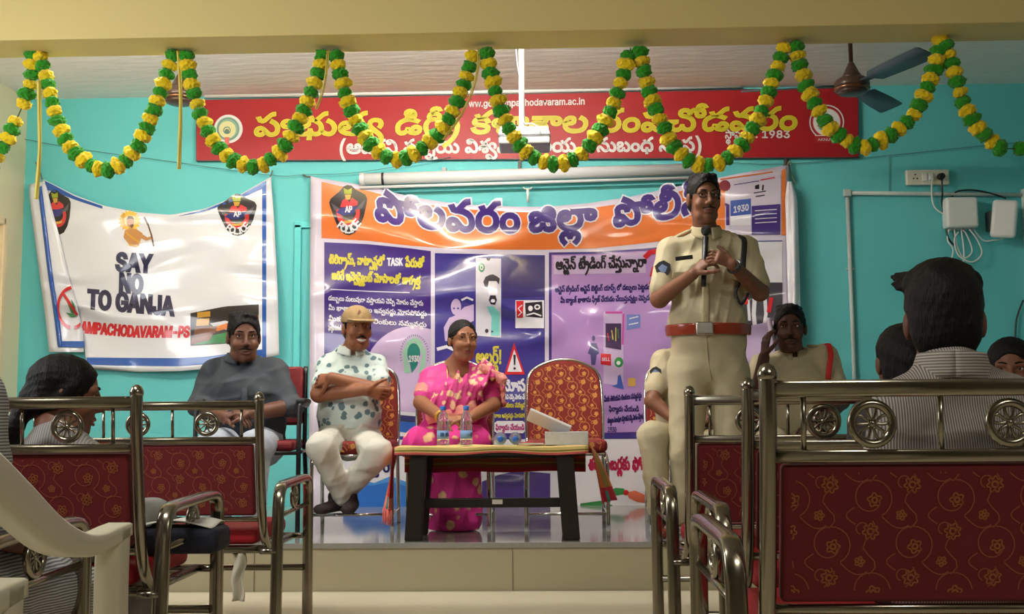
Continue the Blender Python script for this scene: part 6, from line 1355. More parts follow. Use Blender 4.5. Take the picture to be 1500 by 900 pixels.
# ------------------------------------------------------------------ projector and rolled-up screen
white_pl = mat('white_plastic', (232, 230, 226))
grey_pl = mat('grey_plastic', (150, 152, 156), rough=0.4)
black_pl = mat('black_plastic', (24, 24, 26), rough=0.4)
py_ = 6.2
tl, br_ = P(731, 186, py_), P(806, 222, py_)
cx, cz = (tl.x + br_.x) / 2, (tl.z + br_.z) / 2
root = thing('projector', 'white ceiling projector hanging from a pole in front of the red sign', 'projector', (cx, py_, cz))
w, h = br_.x - tl.x, 0.085
m = MB()
m.box((cx, py_, cz - 0.03), (w, 0.24, h * 0.62), bevel=0.012)
m.mi = 1
m.box((cx, py_, cz - 0.012), (w + 0.004, 0.244, 0.006), bevel=0.002)
build('body', m, [grey_pl, black_pl], root)
m = MB()
m.prism([(cx - w / 2, py_ - 0.12, cz - 0.002), (cx + w / 2, py_ - 0.12, cz - 0.002), (cx + w / 2 - 0.015, py_ - 0.12, cz + 0.045), (cx - w / 2 + 0.012, py_ - 0.12, cz + 0.045)], (0, 0.24, 0), bevel=0.006)
build('top_cover', m, white_pl, root)
m = MB()
m.lathe([(0.030, 0.0), (0.032, 0.018), (0.024, 0.02), (0.022, 0.008), (0.002, 0.006)], (cx + 0.07, py_ + 0.10, cz - 0.03), 20, 'Y')
build('lens', m, black_pl, root)
m = MB()
rp = P(764, 120, py_)
m.tube([(rp.x, py_, STAGE_CEIL), (rp.x, py_, cz + 0.06)], 0.017, 14)
m.lathe([(0.05, STAGE_CEIL - 0.012), (0.05, STAGE_CEIL), (0.02, STAGE_CEIL)], (rp.x, py_, 0), 20)
m.box((rp.x, py_, cz + 0.055), (0.11, 0.11, 0.012), bevel=0.003)
build('mounting_pole', m, white_pl, root)
m = MB()
m.tube(curve_pts([(rp.x - 0.03, py_ - 0.02, STAGE_CEIL - 0.02), (rp.x - 0.024, py_ - 0.02, STAGE_CEIL - 0.15), (rp.x + 0.008, py_ - 0.022, STAGE_CEIL - 0.35), (rp.x + 0.012, py_ - 0.022, cz + 0.10), (rp.x + 0.06, py_ - 0.06, cz + 0.075), (rp.x + 0.10, py_ - 0.135, cz + 0.03), (rp.x + 0.105, py_ - 0.13, cz - 0.01)], 40), 0.005, 6)
build('cable', m, grey_pl, root)

sy = WALL - 0.09
a, b = P(530, 263, sy), P(1024, 248, sy)
root = thing('projector_screen', 'rolled-up white projector screen case fixed above the large banner', 'projector screen', tuple((a + b) / 2))
m = MB()
m.tube([a, b], 0.04, 20)
build('case', m, mat('screen_white', (226, 228, 230), rough=0.35), root)
d = (b - a).normalized()
m = MB()
m.tube([a - d * 0.012, a + d * 0.02], 0.044, 20)
build('end_cap', m, white_pl, root)
m = MB()
m.tube([a + d * 0.135, a + d * 0.15], 0.0425, 20)
build('band', m, black_pl, root)
m = MB()
dz = Vector((0, -0.01, -0.058))
m.tube([a + dz - d * 0.01, b + dz], 0.011, 10)
build('bottom_bar', m, mat('screen_white', (226, 228, 230)), root)
m = MB()
q = P(773, 274, sy)
m.tube(curve_pts([q + Vector((-0.03, 0, 0)), q + Vector((-0.018, 0, -0.012)), q + Vector((0.018, 0, -0.012)), q + Vector((0.03, 0, 0))], 8), 0.004, 6)
m.tube([q + Vector((0, 0, -0.012)), q + Vector((0, 0.02, -0.10))], 0.009, 8)
build('pull_handle', m, white_pl, root)
for px in (650, 900):
    m = MB()
    e = P(px, 258, sy)
    m.box((e.x, WALL - 0.034, e.z + 0.05), (0.03, 0.06, 0.03), bevel=0.003)
    build('wall_bracket', m, grey_pl, root)

# ------------------------------------------------------------------ electrical things on the right of the wall
ivory = mat('ivory_plastic', (226, 222, 206), rough=0.4)
a, b = P(1325, 251, WALL), P(1388, 272, WALL)
root = thing('socket_plate', 'white wall socket plate with switches and a black plug', 'socket', ((a.x + b.x) / 2, WALL, (a.z + b.z) / 2))
m = MB()
m.box(((a.x + b.x) / 2, WALL - 0.02, (a.z + b.z) / 2), (b.x - a.x, 0.04, a.z - b.z), bevel=0.006)
build('plate', m, ivory, root)
W_ = b.x - a.x
for f in (0.42, 0.56):
    m = MB()
    m.box((a.x + W_ * f, WALL - 0.043, (a.z + b.z) / 2), (0.032, 0.012, 0.055), bevel=0.003)
    build('switch', m, white_pl, root)
m = MB()
for f, dx, dz in ((0.2, 0, 0.018), (0.2, -0.012, -0.008), (0.2, 0.012, -0.008)):
    m.lathe([(0.0055, 0), (0.0055, 0.003), (0.001, 0.003)], (a.x + W_ * f + dx, WALL - 0.041, (a.z + b.z) / 2 + dz), 10, 'Y')
build('socket_holes', m, black_pl, root)
pc = P(1378, 259, WALL - 0.06)
m = MB()
m.lathe([(0.020, -0.03), (0.024, 0.0), (0.022, 0.012), (0.010, 0.016)], pc, 16, 'Y')
m.tube(curve_pts([pc + Vector((0, -0.02, -0.02)), pc + Vector((0.002, -0.01, -0.12)), P(1380, 300, WALL - 0.03), P(1388, 345, WALL - 0.04), P(1398, 360, WALL - 0.03)], 24), 0.006, 6)
link_root(build('plug', m, black_pl), 'black plug with a black lead in the right socket of the wall plate', 'plug')
pc = P(1364, 261, WALL - 0.055)
m = MB()
m.box(pc, (0.03, 0.03, 0.03), bevel=0.006)
m.tube(curve_pts([pc + Vector((0, -0.01, -0.01)), P(1365, 290, WALL - 0.03), P(1370, 305, WALL - 0.03), P(1384, 315, WALL - 0.03)], 18), 0.005, 6)
link_root(build('plug', m, white_pl), 'white plug with a white lead beside the black plug', 'plug')
# white conduit that turns down to the floor, with its round box
m = MB()
c2, c3 = P(1241, 283, WALL - 0.018), P(1252, 556, WALL - 0.018)
c1 = P(1545, 286, WALL - 0.018)
c3.x = c2.x
m.tube([c1, c2 + Vector((0.03, 0, 0))], 0.014, 10)
m.tube([c2 + Vector((0, 0, -0.03)), (c2.x, c2.y, STAGE_Z)], 0.014, 10)
m.box(c2, (0.05, 0.032, 0.05), bevel=0.006)
for t in (0.25, 0.62):
    m.box((c2.x, WALL - 0.014, c2.z + (STAGE_Z - c2.z) * t), (0.05, 0.016, 0.012), bevel=0.002)
cond = single('conduit', m, mat('grey_white_conduit', (186, 196, 192), rough=0.45), 'white conduit pipe that runs from the round box and turns down the teal wall', 'conduit')
m = MB()
jc = P(1355, 282, WALL)
m.lathe([(0.048, 0), (0.048, 0.02), (0.04, 0.03), (0.001, 0.032)], jc, 24, 'Y')
single('junction_box', m, ivory, 'small round white junction box under the socket plate', 'junction box')
# wireless box and antenna
a, b = P(1383, 290, WALL - 0.07), P(1432, 334, WALL - 0.07)
root = thing('router', 'square white router box on the teal wall with cables hanging from it', 'router', ((a.x + b.x) / 2, WALL - 0.05, b.z))
m = MB()
m.box(((a.x + b.x) / 2, WALL - 0.055, (a.z + b.z) / 2), (b.x - a.x, 0.10, a.z - b.z), bevel=0.018)
build('case', m, white_pl, root)
m = MB()
for k in range(4):
    m.box((a.x + 0.04 + k * 0.045, WALL - 0.055, b.z - 0.006), (0.018, 0.02, 0.016), bevel=0.002)
build('cable_ports', m, grey_pl, root)
wires = [
    [(1390, 336), (1388, 352), (1396, 366), (1392, 384), (1383, 402), (1380, 470)],
    [(1398, 336), (1402, 360), (1412, 378), (1424, 368), (1416, 344), (1410, 337)],
    [(1420, 336), (1432, 352), (1438, 372), (1424, 384), (1404, 374), (1398, 352), (1404, 340)],
    [(1426, 336), (1440, 352), (1456, 352), (1470, 350)],
    [(1408, 336), (1412, 370), (1410, 400), (1411, 470)]]
for k, wv in enumerate(wires):
    m = MB()
    m.tube(curve_pts([P(x, y, WALL - 0.04 - 0.012 * (k % 3)) for x, y in wv], 30), 0.005, 6)
    build('cable', m, white_pl, root)
m = MB()
m.tube(curve_pts([P(1394, 288, WALL - 0.02), P(1404, 280, WALL - 0.03), P(1430, 279, WALL - 0.03), P(1460, 286, WALL - 0.03), P(1474, 291, WALL - 0.05)], 24), 0.006, 6)
build('power_lead', m, black_pl, root)
a, b = P(1453, 292, WALL - 0.1), P(1487, 352, WALL - 0.1)
root = thing('antenna_panel', 'tilted white antenna panel mounted right of the router box', 'antenna', ((a.x + b.x) / 2, WALL - 0.06, b.z))
m = MB()
tilt = Matrix.Rotation(math.radians(-24), 3, 'Z') @ Matrix.Rotation(math.radians(7), 3, 'Y')
pc = P(1471, 321, WALL - 0.12)
m.box(pc, (0.155, 0.05, 0.25), bevel=0.022, rot=tilt)
build('panel', m, white_pl, root)
m = MB()
m.box((pc.x - 0.05, WALL - 0.04, pc.z), (0.05, 0.08, 0.13), bevel=0.004)
m.box((pc.x + 0.02, WALL - 0.03, pc.z + 0.03), (0.10, 0.06, 0.03), bevel=0.004)
build('bracket', m, mat('dark_bracket', (64, 66, 66), rough=0.5), root)
# white trunking at the right edge and the black lead under it
m = MB()
a, b = P(1497, 278, WALL), P(1497, 470, WALL)
m.box((a.x + 0.055, WALL - 0.03, (a.z + b.z) / 2), (0.13, 0.06, a.z - b.z), bevel=0.006)
single('wall_box', m, white_pl, 'tall narrow white box on the wall at the right edge', 'wall box')
m = MB()
m.tube(curve_pts([P(1499, 440, WALL - 0.02), P(1492, 458, WALL - 0.02), P(1488, 476, WALL - 0.02), P(1487, 520, WALL - 0.02)], 12), 0.006, 6)
single('cable', m, black_pl, 'black cable curving down the wall under the tall narrow white box', 'cable')
# ------------------------------------------------------------------ woven flower pattern used on the upholstery
def flower_pattern(mb, w, h, place, inside=None, period=0.15, row=0.086, seed=1, line=0.0024, base_mi=1):
    """Scrolling vines and flowers laid on a w x h cloth; place(x, y) gives the point on the cloth."""
    r = random.Random(seed)
    ok = inside or (lambda x, y: True)

    def quad(q):
        if all(0 <= x <= w and 0 <= y <= h and ok(x, y) for x, y in q):
            mb.face([mb.bm.verts.new(place(x, y)) for x, y in q], False)

    def ribbon(pts, wd):
        for (x0, y0), (x1, y1) in zip(pts, pts[1:]):
            d = math.hypot(x1 - x0, y1 - y0) or 1e-6
            nx, ny = -(y1 - y0) / d * wd / 2, (x1 - x0) / d * wd / 2
            quad([(x0 + nx, y0 + ny), (x1 + nx, y1 + ny), (x1 - nx, y1 - ny), (x0 - nx, y0 - ny)])

    def bloom(cx, cy, rad, petals, ph):
        n = petals * 6
        ring = [(cx + rad * (1 + 0.22 * math.cos(petals * a)) * math.cos(a + ph), cy + rad * (1 + 0.22 * math.cos(petals * a)) * math.sin(a + ph)) for a in [2 * math.pi * i / n for i in range(n + 1)]]
        ribbon(ring, line * 1.2)
        small = [(cx + rad * 0.45 * math.cos(a), cy + rad * 0.45 * math.sin(a)) for a in [2 * math.pi * i / 10 for i in range(11)]]
        ribbon(small, line * 1.6)

    ni, nj = int(w / period) + 3, int(h / row) + 3
    for j in range(-1, nj):
        for i in range(-1, ni):
            x, y = (i + 0.5 * (j % 2)) * period, j * row
            mb.mi = base_mi
            R = 0.040 * period / 0.17
            arc = []
            for k in range(26):
                t = k / 25
                a = math.radians(-60 + 420 * t)
                q = R * (1 - 0.62 * max(0, t - 0.45) / 0.55)
                arc.append((x + q * math.cos(a), y + q * math.sin(a) + 0.004))
            ribbon(arc, line)
            stem = [(x + 0.08 * period / 0.17 + 0.012 * math.sin(9 * t), y - 0.05 + 0.1 * t) for t in np.linspace(0, 1, 9)]
            ribbon(stem, line)
            ribbon([(x + R * (0.5 + 1.4 * t), y - R * (0.8 + 0.62 * math.sin(2.3 * t))) for t in np.linspace(0, 1, 9)], line)
            ribbon([(x - R * (0.9 + 0.45 * math.sin(3.2 * t)), y - R * (0.3 + 0.9 * t)) for t in np.linspace(0, 1, 8)], line)
            ribbon([(x + R * (1.62 + 0.32 * math.cos(4.4 * t)), y + R * (1.0 + 0.32 * math.sin(4.4 * t))) for t in np.linspace(0, 1, 9)], line)
            mb.mi = base_mi + 1
            bloom(x + 0.004, y + 0.002, 0.0125 * period / 0.17, 5, r.random())
            bloom(x + 0.082 * period / 0.17, y + 0.03, 0.0145 * period / 0.17, 7, r.random())
            bloom(x + 0.06 * period / 0.17, y - 0.026, 0.009 * period / 0.17, 5, r.random())
            mb.mi = base_mi


steel = mat('polished_steel', (156, 149, 134), rough=0.2, metal=1.0, vary=0.06, vary_scale=14)
steel_dark = mat('steel_tube', (132, 126, 114), rough=0.22, metal=1.0)
maroon = mat('maroon_back_cloth', (106, 12, 20), rough=0.8, sheen=0.1, vary=0.12, vary_scale=20)
maroon_line = mat('dull_rose_thread', (152, 76, 56), rough=0.75)
maroon_bloom = mat('dull_gold_thread', (160, 92, 48), rough=0.7)
red_seat = mat('red_seat_cloth', (168, 16, 30), rough=0.65, vary=0.1, vary_scale=20)
red_line = mat('rose_thread', (190, 58, 52), rough=0.7)
strap_mat = mat('dark_green_strap', (38, 44, 36), rough=0.7)


def wheel_ornament(parent, c, normal, R=0.037, name='wheel_ornament'):
    """A steel ring with five looped petals and a centre boss."""
    c = Vector(c)
    n = Vector(normal)
    u = Vector((1, 0, 0)) if abs(n.y) > 0.5 else Vector((0, 1, 0))
    v = Vector((0, 0, 1))
    m = MB()
    m.tube([c + u * R * math.cos(a) + v * R * math.sin(a) for a in [2 * math.pi * k / 28 for k in range(28)]], 0.0085, 10, closed=True)
    o = build(name, m, steel, parent)
    m = MB()
    for k in range(5):
        a0 = 2 * math.pi * k / 5 + math.pi / 2
        loop = []
        for t in np.linspace(0, 2 * math.pi, 14)[:-1]:
            rr = R * (0.5 - 0.42 * math.cos(t))
            loop.append(c + (u * math.cos(a0 + 0.36 * math.sin(t)) + v * math.sin(a0 + 0.36 * math.sin(t))) * rr)
        m.tube(loop, 0.0032, 6, closed=True)
    m.ball(c, 0.008, 10)
    p = build('petals', m, steel, o)
    p.matrix_parent_inverse = Matrix.Identity(4)
    return o


BENCH_L = 1.38


def steel_bench(label):
    """Three-seat steel waiting bench; origin on the floor under the middle of its back, seat towards +y."""
    root = thing('steel_bench', label, 'bench', (0, 0, 0), 'steel benches with maroon flowered backs')
    L = BENCH_L
    half = L / 2
    for sx in (-1, 1):
        x = sx * half
        m = MB()
        m.tube(curve_pts([(x, 0, 0.872), (x, 0.004, 0.78), (x, 0.03, 0.60), (x, 0.062, 0.45), (x, 0.10, 0.37), (x, 0.17, 0.325), (x, 0.24, 0.315)], 30), 0.0165, 14)
        m.lathe([(0.0175, 0.864), (0.0185, 0.872), (0.0175, 0.878), (0.013, 0.888), (0.006, 0.893), (0.0005, 0.894)], (x, 0, 0), 16)
        build('post', m, steel, root)
    m = MB(); m.tube([(-half, 0.0, 0.846), (half, 0.0, 0.846)], 1.0, 16, flat=(0.013, 0.016)); build('top_rail', m, steel, root)
    m = MB(); m.tube([(-half, 0.012, 0.722), (half, 0.012, 0.722)], 1.0, 14, flat=(0.010, 0.0125)); build('middle_rail', m, steel, root)
    m = MB(); m.tube([(-half, 0.065, 0.438), (half, 0.065, 0.438)], 0.0095, 12); build('lower_rail', m, steel, root)
    x = -half + 0.065
    k = 0
    while x < half - 0.03:
        if k % 2 == 0:
            m = MB(); m.tube([(x, 0.011, 0.728), (x, 0.002, 0.836)], 0.0055, 8); build('spindle', m, steel, root)
        else:
            wheel_ornament(root, (x, 0.006, 0.781), (0, 1, 0))
        x += 0.125
        k += 1
    # upholstered back: dull maroon behind, red in front
    z0, z1 = 0.452, 0.708
    w = L - 0.05

    def back_y(z):
        return 0.0715 - (z - 0.438) / (0.722 - 0.438) * 0.053
    m = MB()
    ang = math.atan2(0.053, 0.284)
    rot = Matrix.Rotation(ang, 3, 'X')
    m.box((0, back_y((z0 + z1) / 2) + 0.006, (z0 + z1) / 2), (w, 0.032, (z1 - z0) / math.cos(ang)), bevel=0.010, rot=rot)
    flower_pattern(m, w - 0.03, z1 - z0 - 0.03, lambda x, y: Vector((-w / 2 + 0.015 + x, back_y(z0 + 0.015 + y) + 0.006 - 0.0163 - 0.0008, z0 + 0.015 + y)), seed=3)
    build('back_panel', m, [maroon, maroon_line, maroon_bloom], root, fix=True)
    for z in (z0 + 0.006, z1 - 0.004):
        m = MB()
        m.box((-0.18 * half, back_y(z) - 0.012, z), (0.022, 0.022, 0.034), bevel=0.004)
        build('strap', m, strap_mat, root)
    # seat
    m = MB()
    m.box((0, 0.34, 0.372), (L - 0.06, 0.46, 0.062), bevel=0.022)
    flower_pattern(m, L - 0.14, 0.40, lambda x, y: Vector((-(L - 0.14) / 2 + x, 0.14 + y, 0.4036)), seed=4)
    build('seat', m, [red_seat, red_line, red_line], root)
    m = MB()
    for y in (0.12, 0.56):
        m.tube([(-half + 0.012, y, 0.325), (half - 0.012, y, 0.325)], 0.015, 10)
    for xx in (-half + 0.01, half - 0.01):
        m.tube([(xx, 0.10, 0.325), (xx, 0.57, 0.325)], 0.015, 10)
    build('seat_frame', m, steel_dark, root)
    m = MB(); m.tube([(-half - 0.04, 0.565, 0.20), (half + 0.04, 0.565, 0.20)], 0.013, 10); build('cross_bar', m, steel_dark, root)
    for sx in (-1, 1):
        x = sx * (half + 0.055)
        m = MB()
        pts = curve_pts([(x, 0.05, 0.0), (x, 0.06, 0.20), (x, 0.07, 0.40), (x, 0.082, 0.505), (x, 0.115, 0.548), (x, 0.18, 0.556)], 26) + curve_pts([(x, 0.45, 0.562), (x, 0.535, 0.556), (x, 0.572, 0.52), (x, 0.578, 0.45), (x, 0.58, 0.25), (x, 0.585, 0.0)], 26)
        m.tube(pts, 1.0, 12, flat=(0.021, 0.015))
        arm = build('armrest', m, steel, root)
        m = MB(); m.tube([(x, 0.075, 0.445), (x, 0.58, 0.455)], 0.009, 8)
        b = build('crossbar', m, steel, arm)
        wheel_ornament(root, (x, 0.33, 0.502), (1, 0, 0), R=0.040)
        for yy in (0.06, 0.58):
            m = MB(); m.tube([(x, yy, 0.325), (x - sx * 0.06, yy, 0.325)], 0.012, 8); build('seat_bracket', m, steel_dark, root)
    return root


def bench_at(o, px, py, y, end):
    """Puts a bench so that its end post (end = -1 left, 1 right) stands behind a photo point."""
    p = P(px, py, y)
    o.location = (p.x - end * BENCH_L / 2, y, 0)
    return o


bench = steel_bench('steel bench with maroon flowered back nearest on the right')
bench_at(bench, 1124, 560, 2.03, -1)
bench_at(copy_tree(bench, 'steel bench in the right-hand block, second row, in front of the nearest one'), 1095, 580, 2.80, -1)
bench_at(copy_tree(bench, 'steel bench in the right-hand block farthest forward, by the standing officer'), 1010, 590, 3.55, -1)
bench_at(copy_tree(bench, 'steel bench on the left whose back shows nearest, beside the white plastic chair'), 200, 590, 2.94, 1)
bench_at(copy_tree(bench, 'steel bench in the left-hand block farthest forward, before the man in the dark shirt'), 380, 590, 3.90, 1)
o = copy_tree(bench, 'steel bench mostly outside the left edge, its arm ornament behind the white plastic arm')
o.location = (-1.165 - BENCH_L / 2, 2.06, 0)

# ------------------------------------------------------------------ banquet chairs on the stage
gold_cloth = mat('rust_red_cloth', (122, 20, 14), rough=0.7, vary=0.15, vary_scale=30)
gold_line = mat('pale_gold_thread', (196, 126, 66), rough=0.6)
gold_bloom = mat('gold_thread', (220, 158, 74), rough=0.6)
chrome = mat('chrome_tube', (222, 220, 216), rough=0.12, metal=1.0)


def banquet_chair(label):
    """Red flowered banquet chair facing -y; origin on the floor under the seat's middle."""
    root = thing('banquet_chair', label, 'chair', (0, 0, 0), 'red flowered banquet chairs on the stage')
    W = 0.205
    outline = [(-W, 0.44), (-W - 0.002, 0.60), (-W + 0.004, 0.75), (-W + 0.022, 0.815), (-W + 0.07, 0.853), (-0.06, 0.882), (0, 0.888), (0.06, 0.882), (W - 0.07, 0.853), (W - 0.022, 0.815), (W - 0.004, 0.75), (W + 0.002, 0.60), (W, 0.44)]

    def yb(z):
        return 0.19 + (z - 0.44) * 0.13
    path = curve_pts([(x, yb(z), z) for x, z in outline], 60)
    m = MB(); m.tube(path, 0.0115, 10); build('back_frame', m, chrome, root)
    m = MB()
    loop = [Vector((p.x * 0.97, p.y - 0.022, 0.44 + (p.z - 0.44) * 0.985)) for p in path]
    m.prism(loop, (0, 0.04, 0), bevel=0.008)

    def inside(x, y):
        X, Z = x - W, 0.44 + y
        lim = interp([(0.44, W), (0.75, W - 0.004), (0.815, W - 0.022), (0.853, W - 0.07), (0.882, 0.06), (0.888, 0.0)], Z) - 0.012
        return abs(X) < lim and Z < 0.872
    flower_pattern(m, 2 * W, 0.44, lambda x, y: Vector((x - W, yb(0.44 + y * 0.985) - 0.022 - 0.0012, 0.44 + y * 0.985)), inside, period=0.125, row=0.075, seed=8, line=0.0035)
    build('backrest', m, [gold_cloth, gold_line, gold_bloom], root)
    m = MB()
    m.box((0, -0.01, 0.425), (0.42, 0.42, 0.065), bevel=0.024)
    flower_pattern(m, 0.36, 0.36, lambda x, y: Vector((x - 0.18, y - 0.19, 0.4582)), period=0.125, row=0.075, seed=9, line=0.0035)
    flower_pattern(m, 0.36, 0.045, lambda x, y: Vector((x - 0.18, -0.2208, 0.402 + y)), period=0.125, row=0.075, seed=9, line=0.0035)
    build('seat', m, [gold_cloth, gold_line, gold_bloom], root)
    for sx in (-1, 1):
        m = MB()
        m.tube(curve_pts([(sx * 0.205, 0.19, 0.46), (sx * 0.206, 0.175, 0.36), (sx * 0.208, 0.20, 0.15), (sx * 0.21, 0.23, 0.0)], 14), 0.011, 10)
        build('leg', m, chrome, root)
        m = MB()
        m.tube(curve_pts([(sx * 0.195, 0.16, 0.385), (sx * 0.198, -0.10, 0.385), (sx * 0.20, -0.185, 0.375), (sx * 0.205, -0.212, 0.33), (sx * 0.207, -0.215, 0.16), (sx * 0.207, -0.215, 0.0)], 22), 0.011, 10)
        build('leg', m, chrome, root)
        m = MB()
        m.tube([(sx * 0.209, -0.213, 0.085), (sx * 0.21, 0.215, 0.085)], 0.008, 8)
        build('stretcher', m, chrome, root)
    m = MB(); m.tube([(-0.209, -0.213, 0.085), (0.209, -0.213, 0.085)], 0.008, 8); build('stretcher', m, chrome, root)
    m = MB(); m.tube([(-0.195, -0.2, 0.385), (0.195, -0.2, 0.385)], 0.010, 8); build('seat_rail', m, chrome, root)
    return root


def chair_at(o, px, y, rz=0.0):
    p = P(px, 700, y)
    o.location = (p.x, y, STAGE_Z)
    o.rotation_euler = (0, 0, rz)
    return o


CHAIR_Y = 5.83
bc = chair_at(banquet_chair('empty red flowered banquet chair with silver frame behind the coffee table'), 829, CHAIR_Y)
chair_at(copy_tree(bc, 'red flowered banquet chair under the man in the tan cap'), 522, CHAIR_Y + 0.02, 0.06)
chair_at(copy_tree(bc, 'red flowered banquet chair under the woman in the pink sari'), 662, CHAIR_Y, 0.0)
chair_at(copy_tree(bc, 'red flowered banquet chair under the seated officer hidden behind the standing one'), 1008, CHAIR_Y, -0.05)
chair_at(copy_tree(bc, 'red flowered banquet chair under the officer talking on a phone'), 1165, 5.75, -0.12)

# black steel armchair of the man in the dark shirt
black_metal = mat('black_painted_steel', (22, 22, 24), rough=0.35, spec=0.5)
root = thing('office_chair', 'black steel armchair with red seat under the man in the dark shirt', 'chair', (0, 0, 0))
m = MB(); m.box((0, 0.0, 0.44), (0.46, 0.46, 0.055), bevel=0.022); build('seat', m, mat('dark_red_seat', (120, 22, 30), rough=0.7), root)
m = MB(); m.box((0, 0.24, 0.70), (0.44, 0.04, 0.32), bevel=0.016, rot=Matrix.Rotation(-0.12, 3, 'X')); build('backrest', m, mat('dark_red_seat', (120, 22, 30)), root)
for sx in (-1, 1):
    m = MB()
    m.tube(curve_pts([(sx * 0.255, -0.24, 0.0), (sx * 0.255, -0.235, 0.30), (sx * 0.255, -0.215, 0.60), (sx * 0.255, -0.17, 0.645), (sx * 0.255, 0.10, 0.645), (sx * 0.25, 0.20, 0.66)], 26), 0.012, 10)
    build('leg', m, black_metal, root)
    m = MB()
    m.tube(curve_pts([(sx * 0.23, 0.26, 0.86), (sx * 0.232, 0.225, 0.56), (sx * 0.235, 0.20, 0.42), (sx * 0.245, 0.20, 0.20), (sx * 0.25, 0.25, 0.0)], 22), 0.012, 10)
    build('leg', m, black_metal, root)
    m = MB(); m.box((sx * 0.255, -0.03, 0.665), (0.05, 0.26, 0.03), bevel=0.012); build('armrest', m, black_pl, root)
    m = MB(); m.tube([(sx * 0.25, -0.235, 0.405), (sx * 0.238, 0.2, 0.405)], 0.010, 8); build('seat_rail', m, black_metal, root)
m = MB(); m.tube([(-0.25, -0.235, 0.405), (0.25, -0.235, 0.405)], 0.010, 8); build('seat_rail', m, black_metal, root)
p = P(372, 700, 5.68)
root.location = (p.x, 5.68, STAGE_Z)
root.rotation_euler = (0, 0, 0.10)

# ------------------------------------------------------------------ coffee table with its striped cloth
dark_wood = mat('dark_brown_wood', (34, 26, 24), rough=0.35, spec=0.5, vary=0.2, vary_scale=12)
TY0, TY1 = 5.16, 5.52
lx, rx = P(580, 660, TY0).x, P(860, 660, TY0).x
TZ = P(700, 656, TY0).z
tc = ((lx + rx) / 2, (TY0 + TY1) / 2)
root = thing('coffee_table', 'low dark wooden table with splayed legs at the front edge of the stage', 'table', (tc[0], tc[1], STAGE_Z))
m = MB(); m.box((tc[0], tc[1], TZ - 0.022), (rx - lx - 0.02, TY1 - TY0, 0.03), bevel=0.005); build('table_top', m, dark_wood, root)
for sx in (-1, 1):
    for sy_, yy in ((-1, TY0 + 0.05), (1, TY1 - 0.05)):
        xt = tc[0] + sx * 0.345
        xb = tc[0] + sx * 0.372
        m = MB()
        q = []
        for x, z in ((xt, TZ - 0.037), (xb, STAGE_Z)):
            wd = 0.04
            q.append([(x - wd, yy - 0.028, z), (x + wd, yy - 0.028, z), (x + wd, yy + 0.028, z), (x - wd, yy + 0.028, z)])
        vs = [[m.bm.verts.new(v) for v in ring] for ring in q]
        for i in range(4):
            m.face([vs[0][i], vs[0][(i + 1) % 4], vs[1][(i + 1) % 4], vs[1][i]], False)
        m.face(vs[0], False); m.face(vs[1], False)
        bmesh.ops.bevel(m.bm, geom=list(m.bm.edges), offset=0.004, segments=2, affect='EDGES')
        build('leg', m, dark_wood, root)
m = MB(); m.box((tc[0], (TY0 + TY1) / 2, TZ - 0.27), (0.70, 0.03, 0.045), bevel=0.004); st = build('stretcher', m, dark_wood, root)
m = MB(); m.box((tc[0] + 0.02, (TY0 + TY1) / 2 - 0.0165, TZ - 0.265), (0.05, 0.003, 0.022)); build('sticker', m, mat('paper_sticker', (214, 206, 190), rough=0.7), root)
for y in (TY1 - 0.04,):
    m = MB(); m.box((tc[0], y, TZ - 0.05), (0.66, 0.022, 0.025), bevel=0.003); build('apron', m, dark_wood, root)

# striped tablecloth: over the top, a short fall in front, longer falls at the back and at both ends
cloth_cols = {'straw': (224, 206, 128), 'rose': (206, 92, 88), 'orange': (206, 104, 42), 'brown': (132, 62, 36), 'olive': (140, 118, 50), 'ochre': (204, 150, 44), 'crimson': (176, 30, 48), 'teal': (58, 136, 130), 'pink': (238, 128, 110)}
cm = {k: mat('cloth_' + k, v, rough=0.85, vary=0.08, vary_scale=60) for k, v in cloth_cols.items()}
order = list(cm)
m = MB()


def cloth_face(fn, n_u, n_v, colour):
    vs = [[m.bm.verts.new(fn(i / n_u, j / n_v)) for i in range(n_u + 1)] for j in range(n_v + 1)]
    for j in range(n_v):
        for i in range(n_u):
            m.mi = order.index(colour(i / n_u, (j + 0.5) / n_v))
            m.face([vs[j][i], vs[j][i + 1], vs[j + 1][i + 1], vs[j + 1][i]])


X0, X1 = lx - 0.006, rx + 0.006
zt = TZ + 0.003


def stripe(v, table):
    for a, c in table:
        if v <= a:
            return c
    return table[-1][1]


top_tab = [(0.10, 'rose'), (0.25, 'straw'), (0.32, 'olive'), (0.75, 'straw'), (0.82, 'orange'), (1, 'straw')]
cloth_face(lambda u, v: Vector((X0 + (X1 - X0) * u, TY0 - 0.006 + (TY1 - TY0 + 0.012) * v, zt + 0.003 * math.sin(14 * u + 3 * v))), 40, 20, lambda u, v: stripe(v, top_tab))
front_tab = [(0.42, 'straw'), (0.55, 'olive'), (0.7, 'straw'), (1, 'rose')]
cloth_face(lambda u, v: Vector((X0 + (X1 - X0) * u, TY0 - 0.007 - 0.003 * math.sin(22 * u) * v, zt + 0.003 * math.sin(14 * u) - 0.034 * v * (1 + 0.12 * math.sin(9 * u)))), 40, 10, lambda u, v: stripe(v, front_tab))
back_tab = [(0.2, 'straw'), (0.42, 'brown'), (0.52, 'orange'), (0.62, 'brown'), (0.72, 'olive'), (0.86, 'brown'), (1, 'crimson')]
cloth_face(lambda u, v: Vector((X0 + (X1 - X0) * u, TY1 + 0.008 + 0.006 * math.sin(17 * u) * v, zt + 0.003 * math.sin(14 * u + 3) - 0.135 * v)), 40, 14, lambda u, v: stripe(v, back_tab))
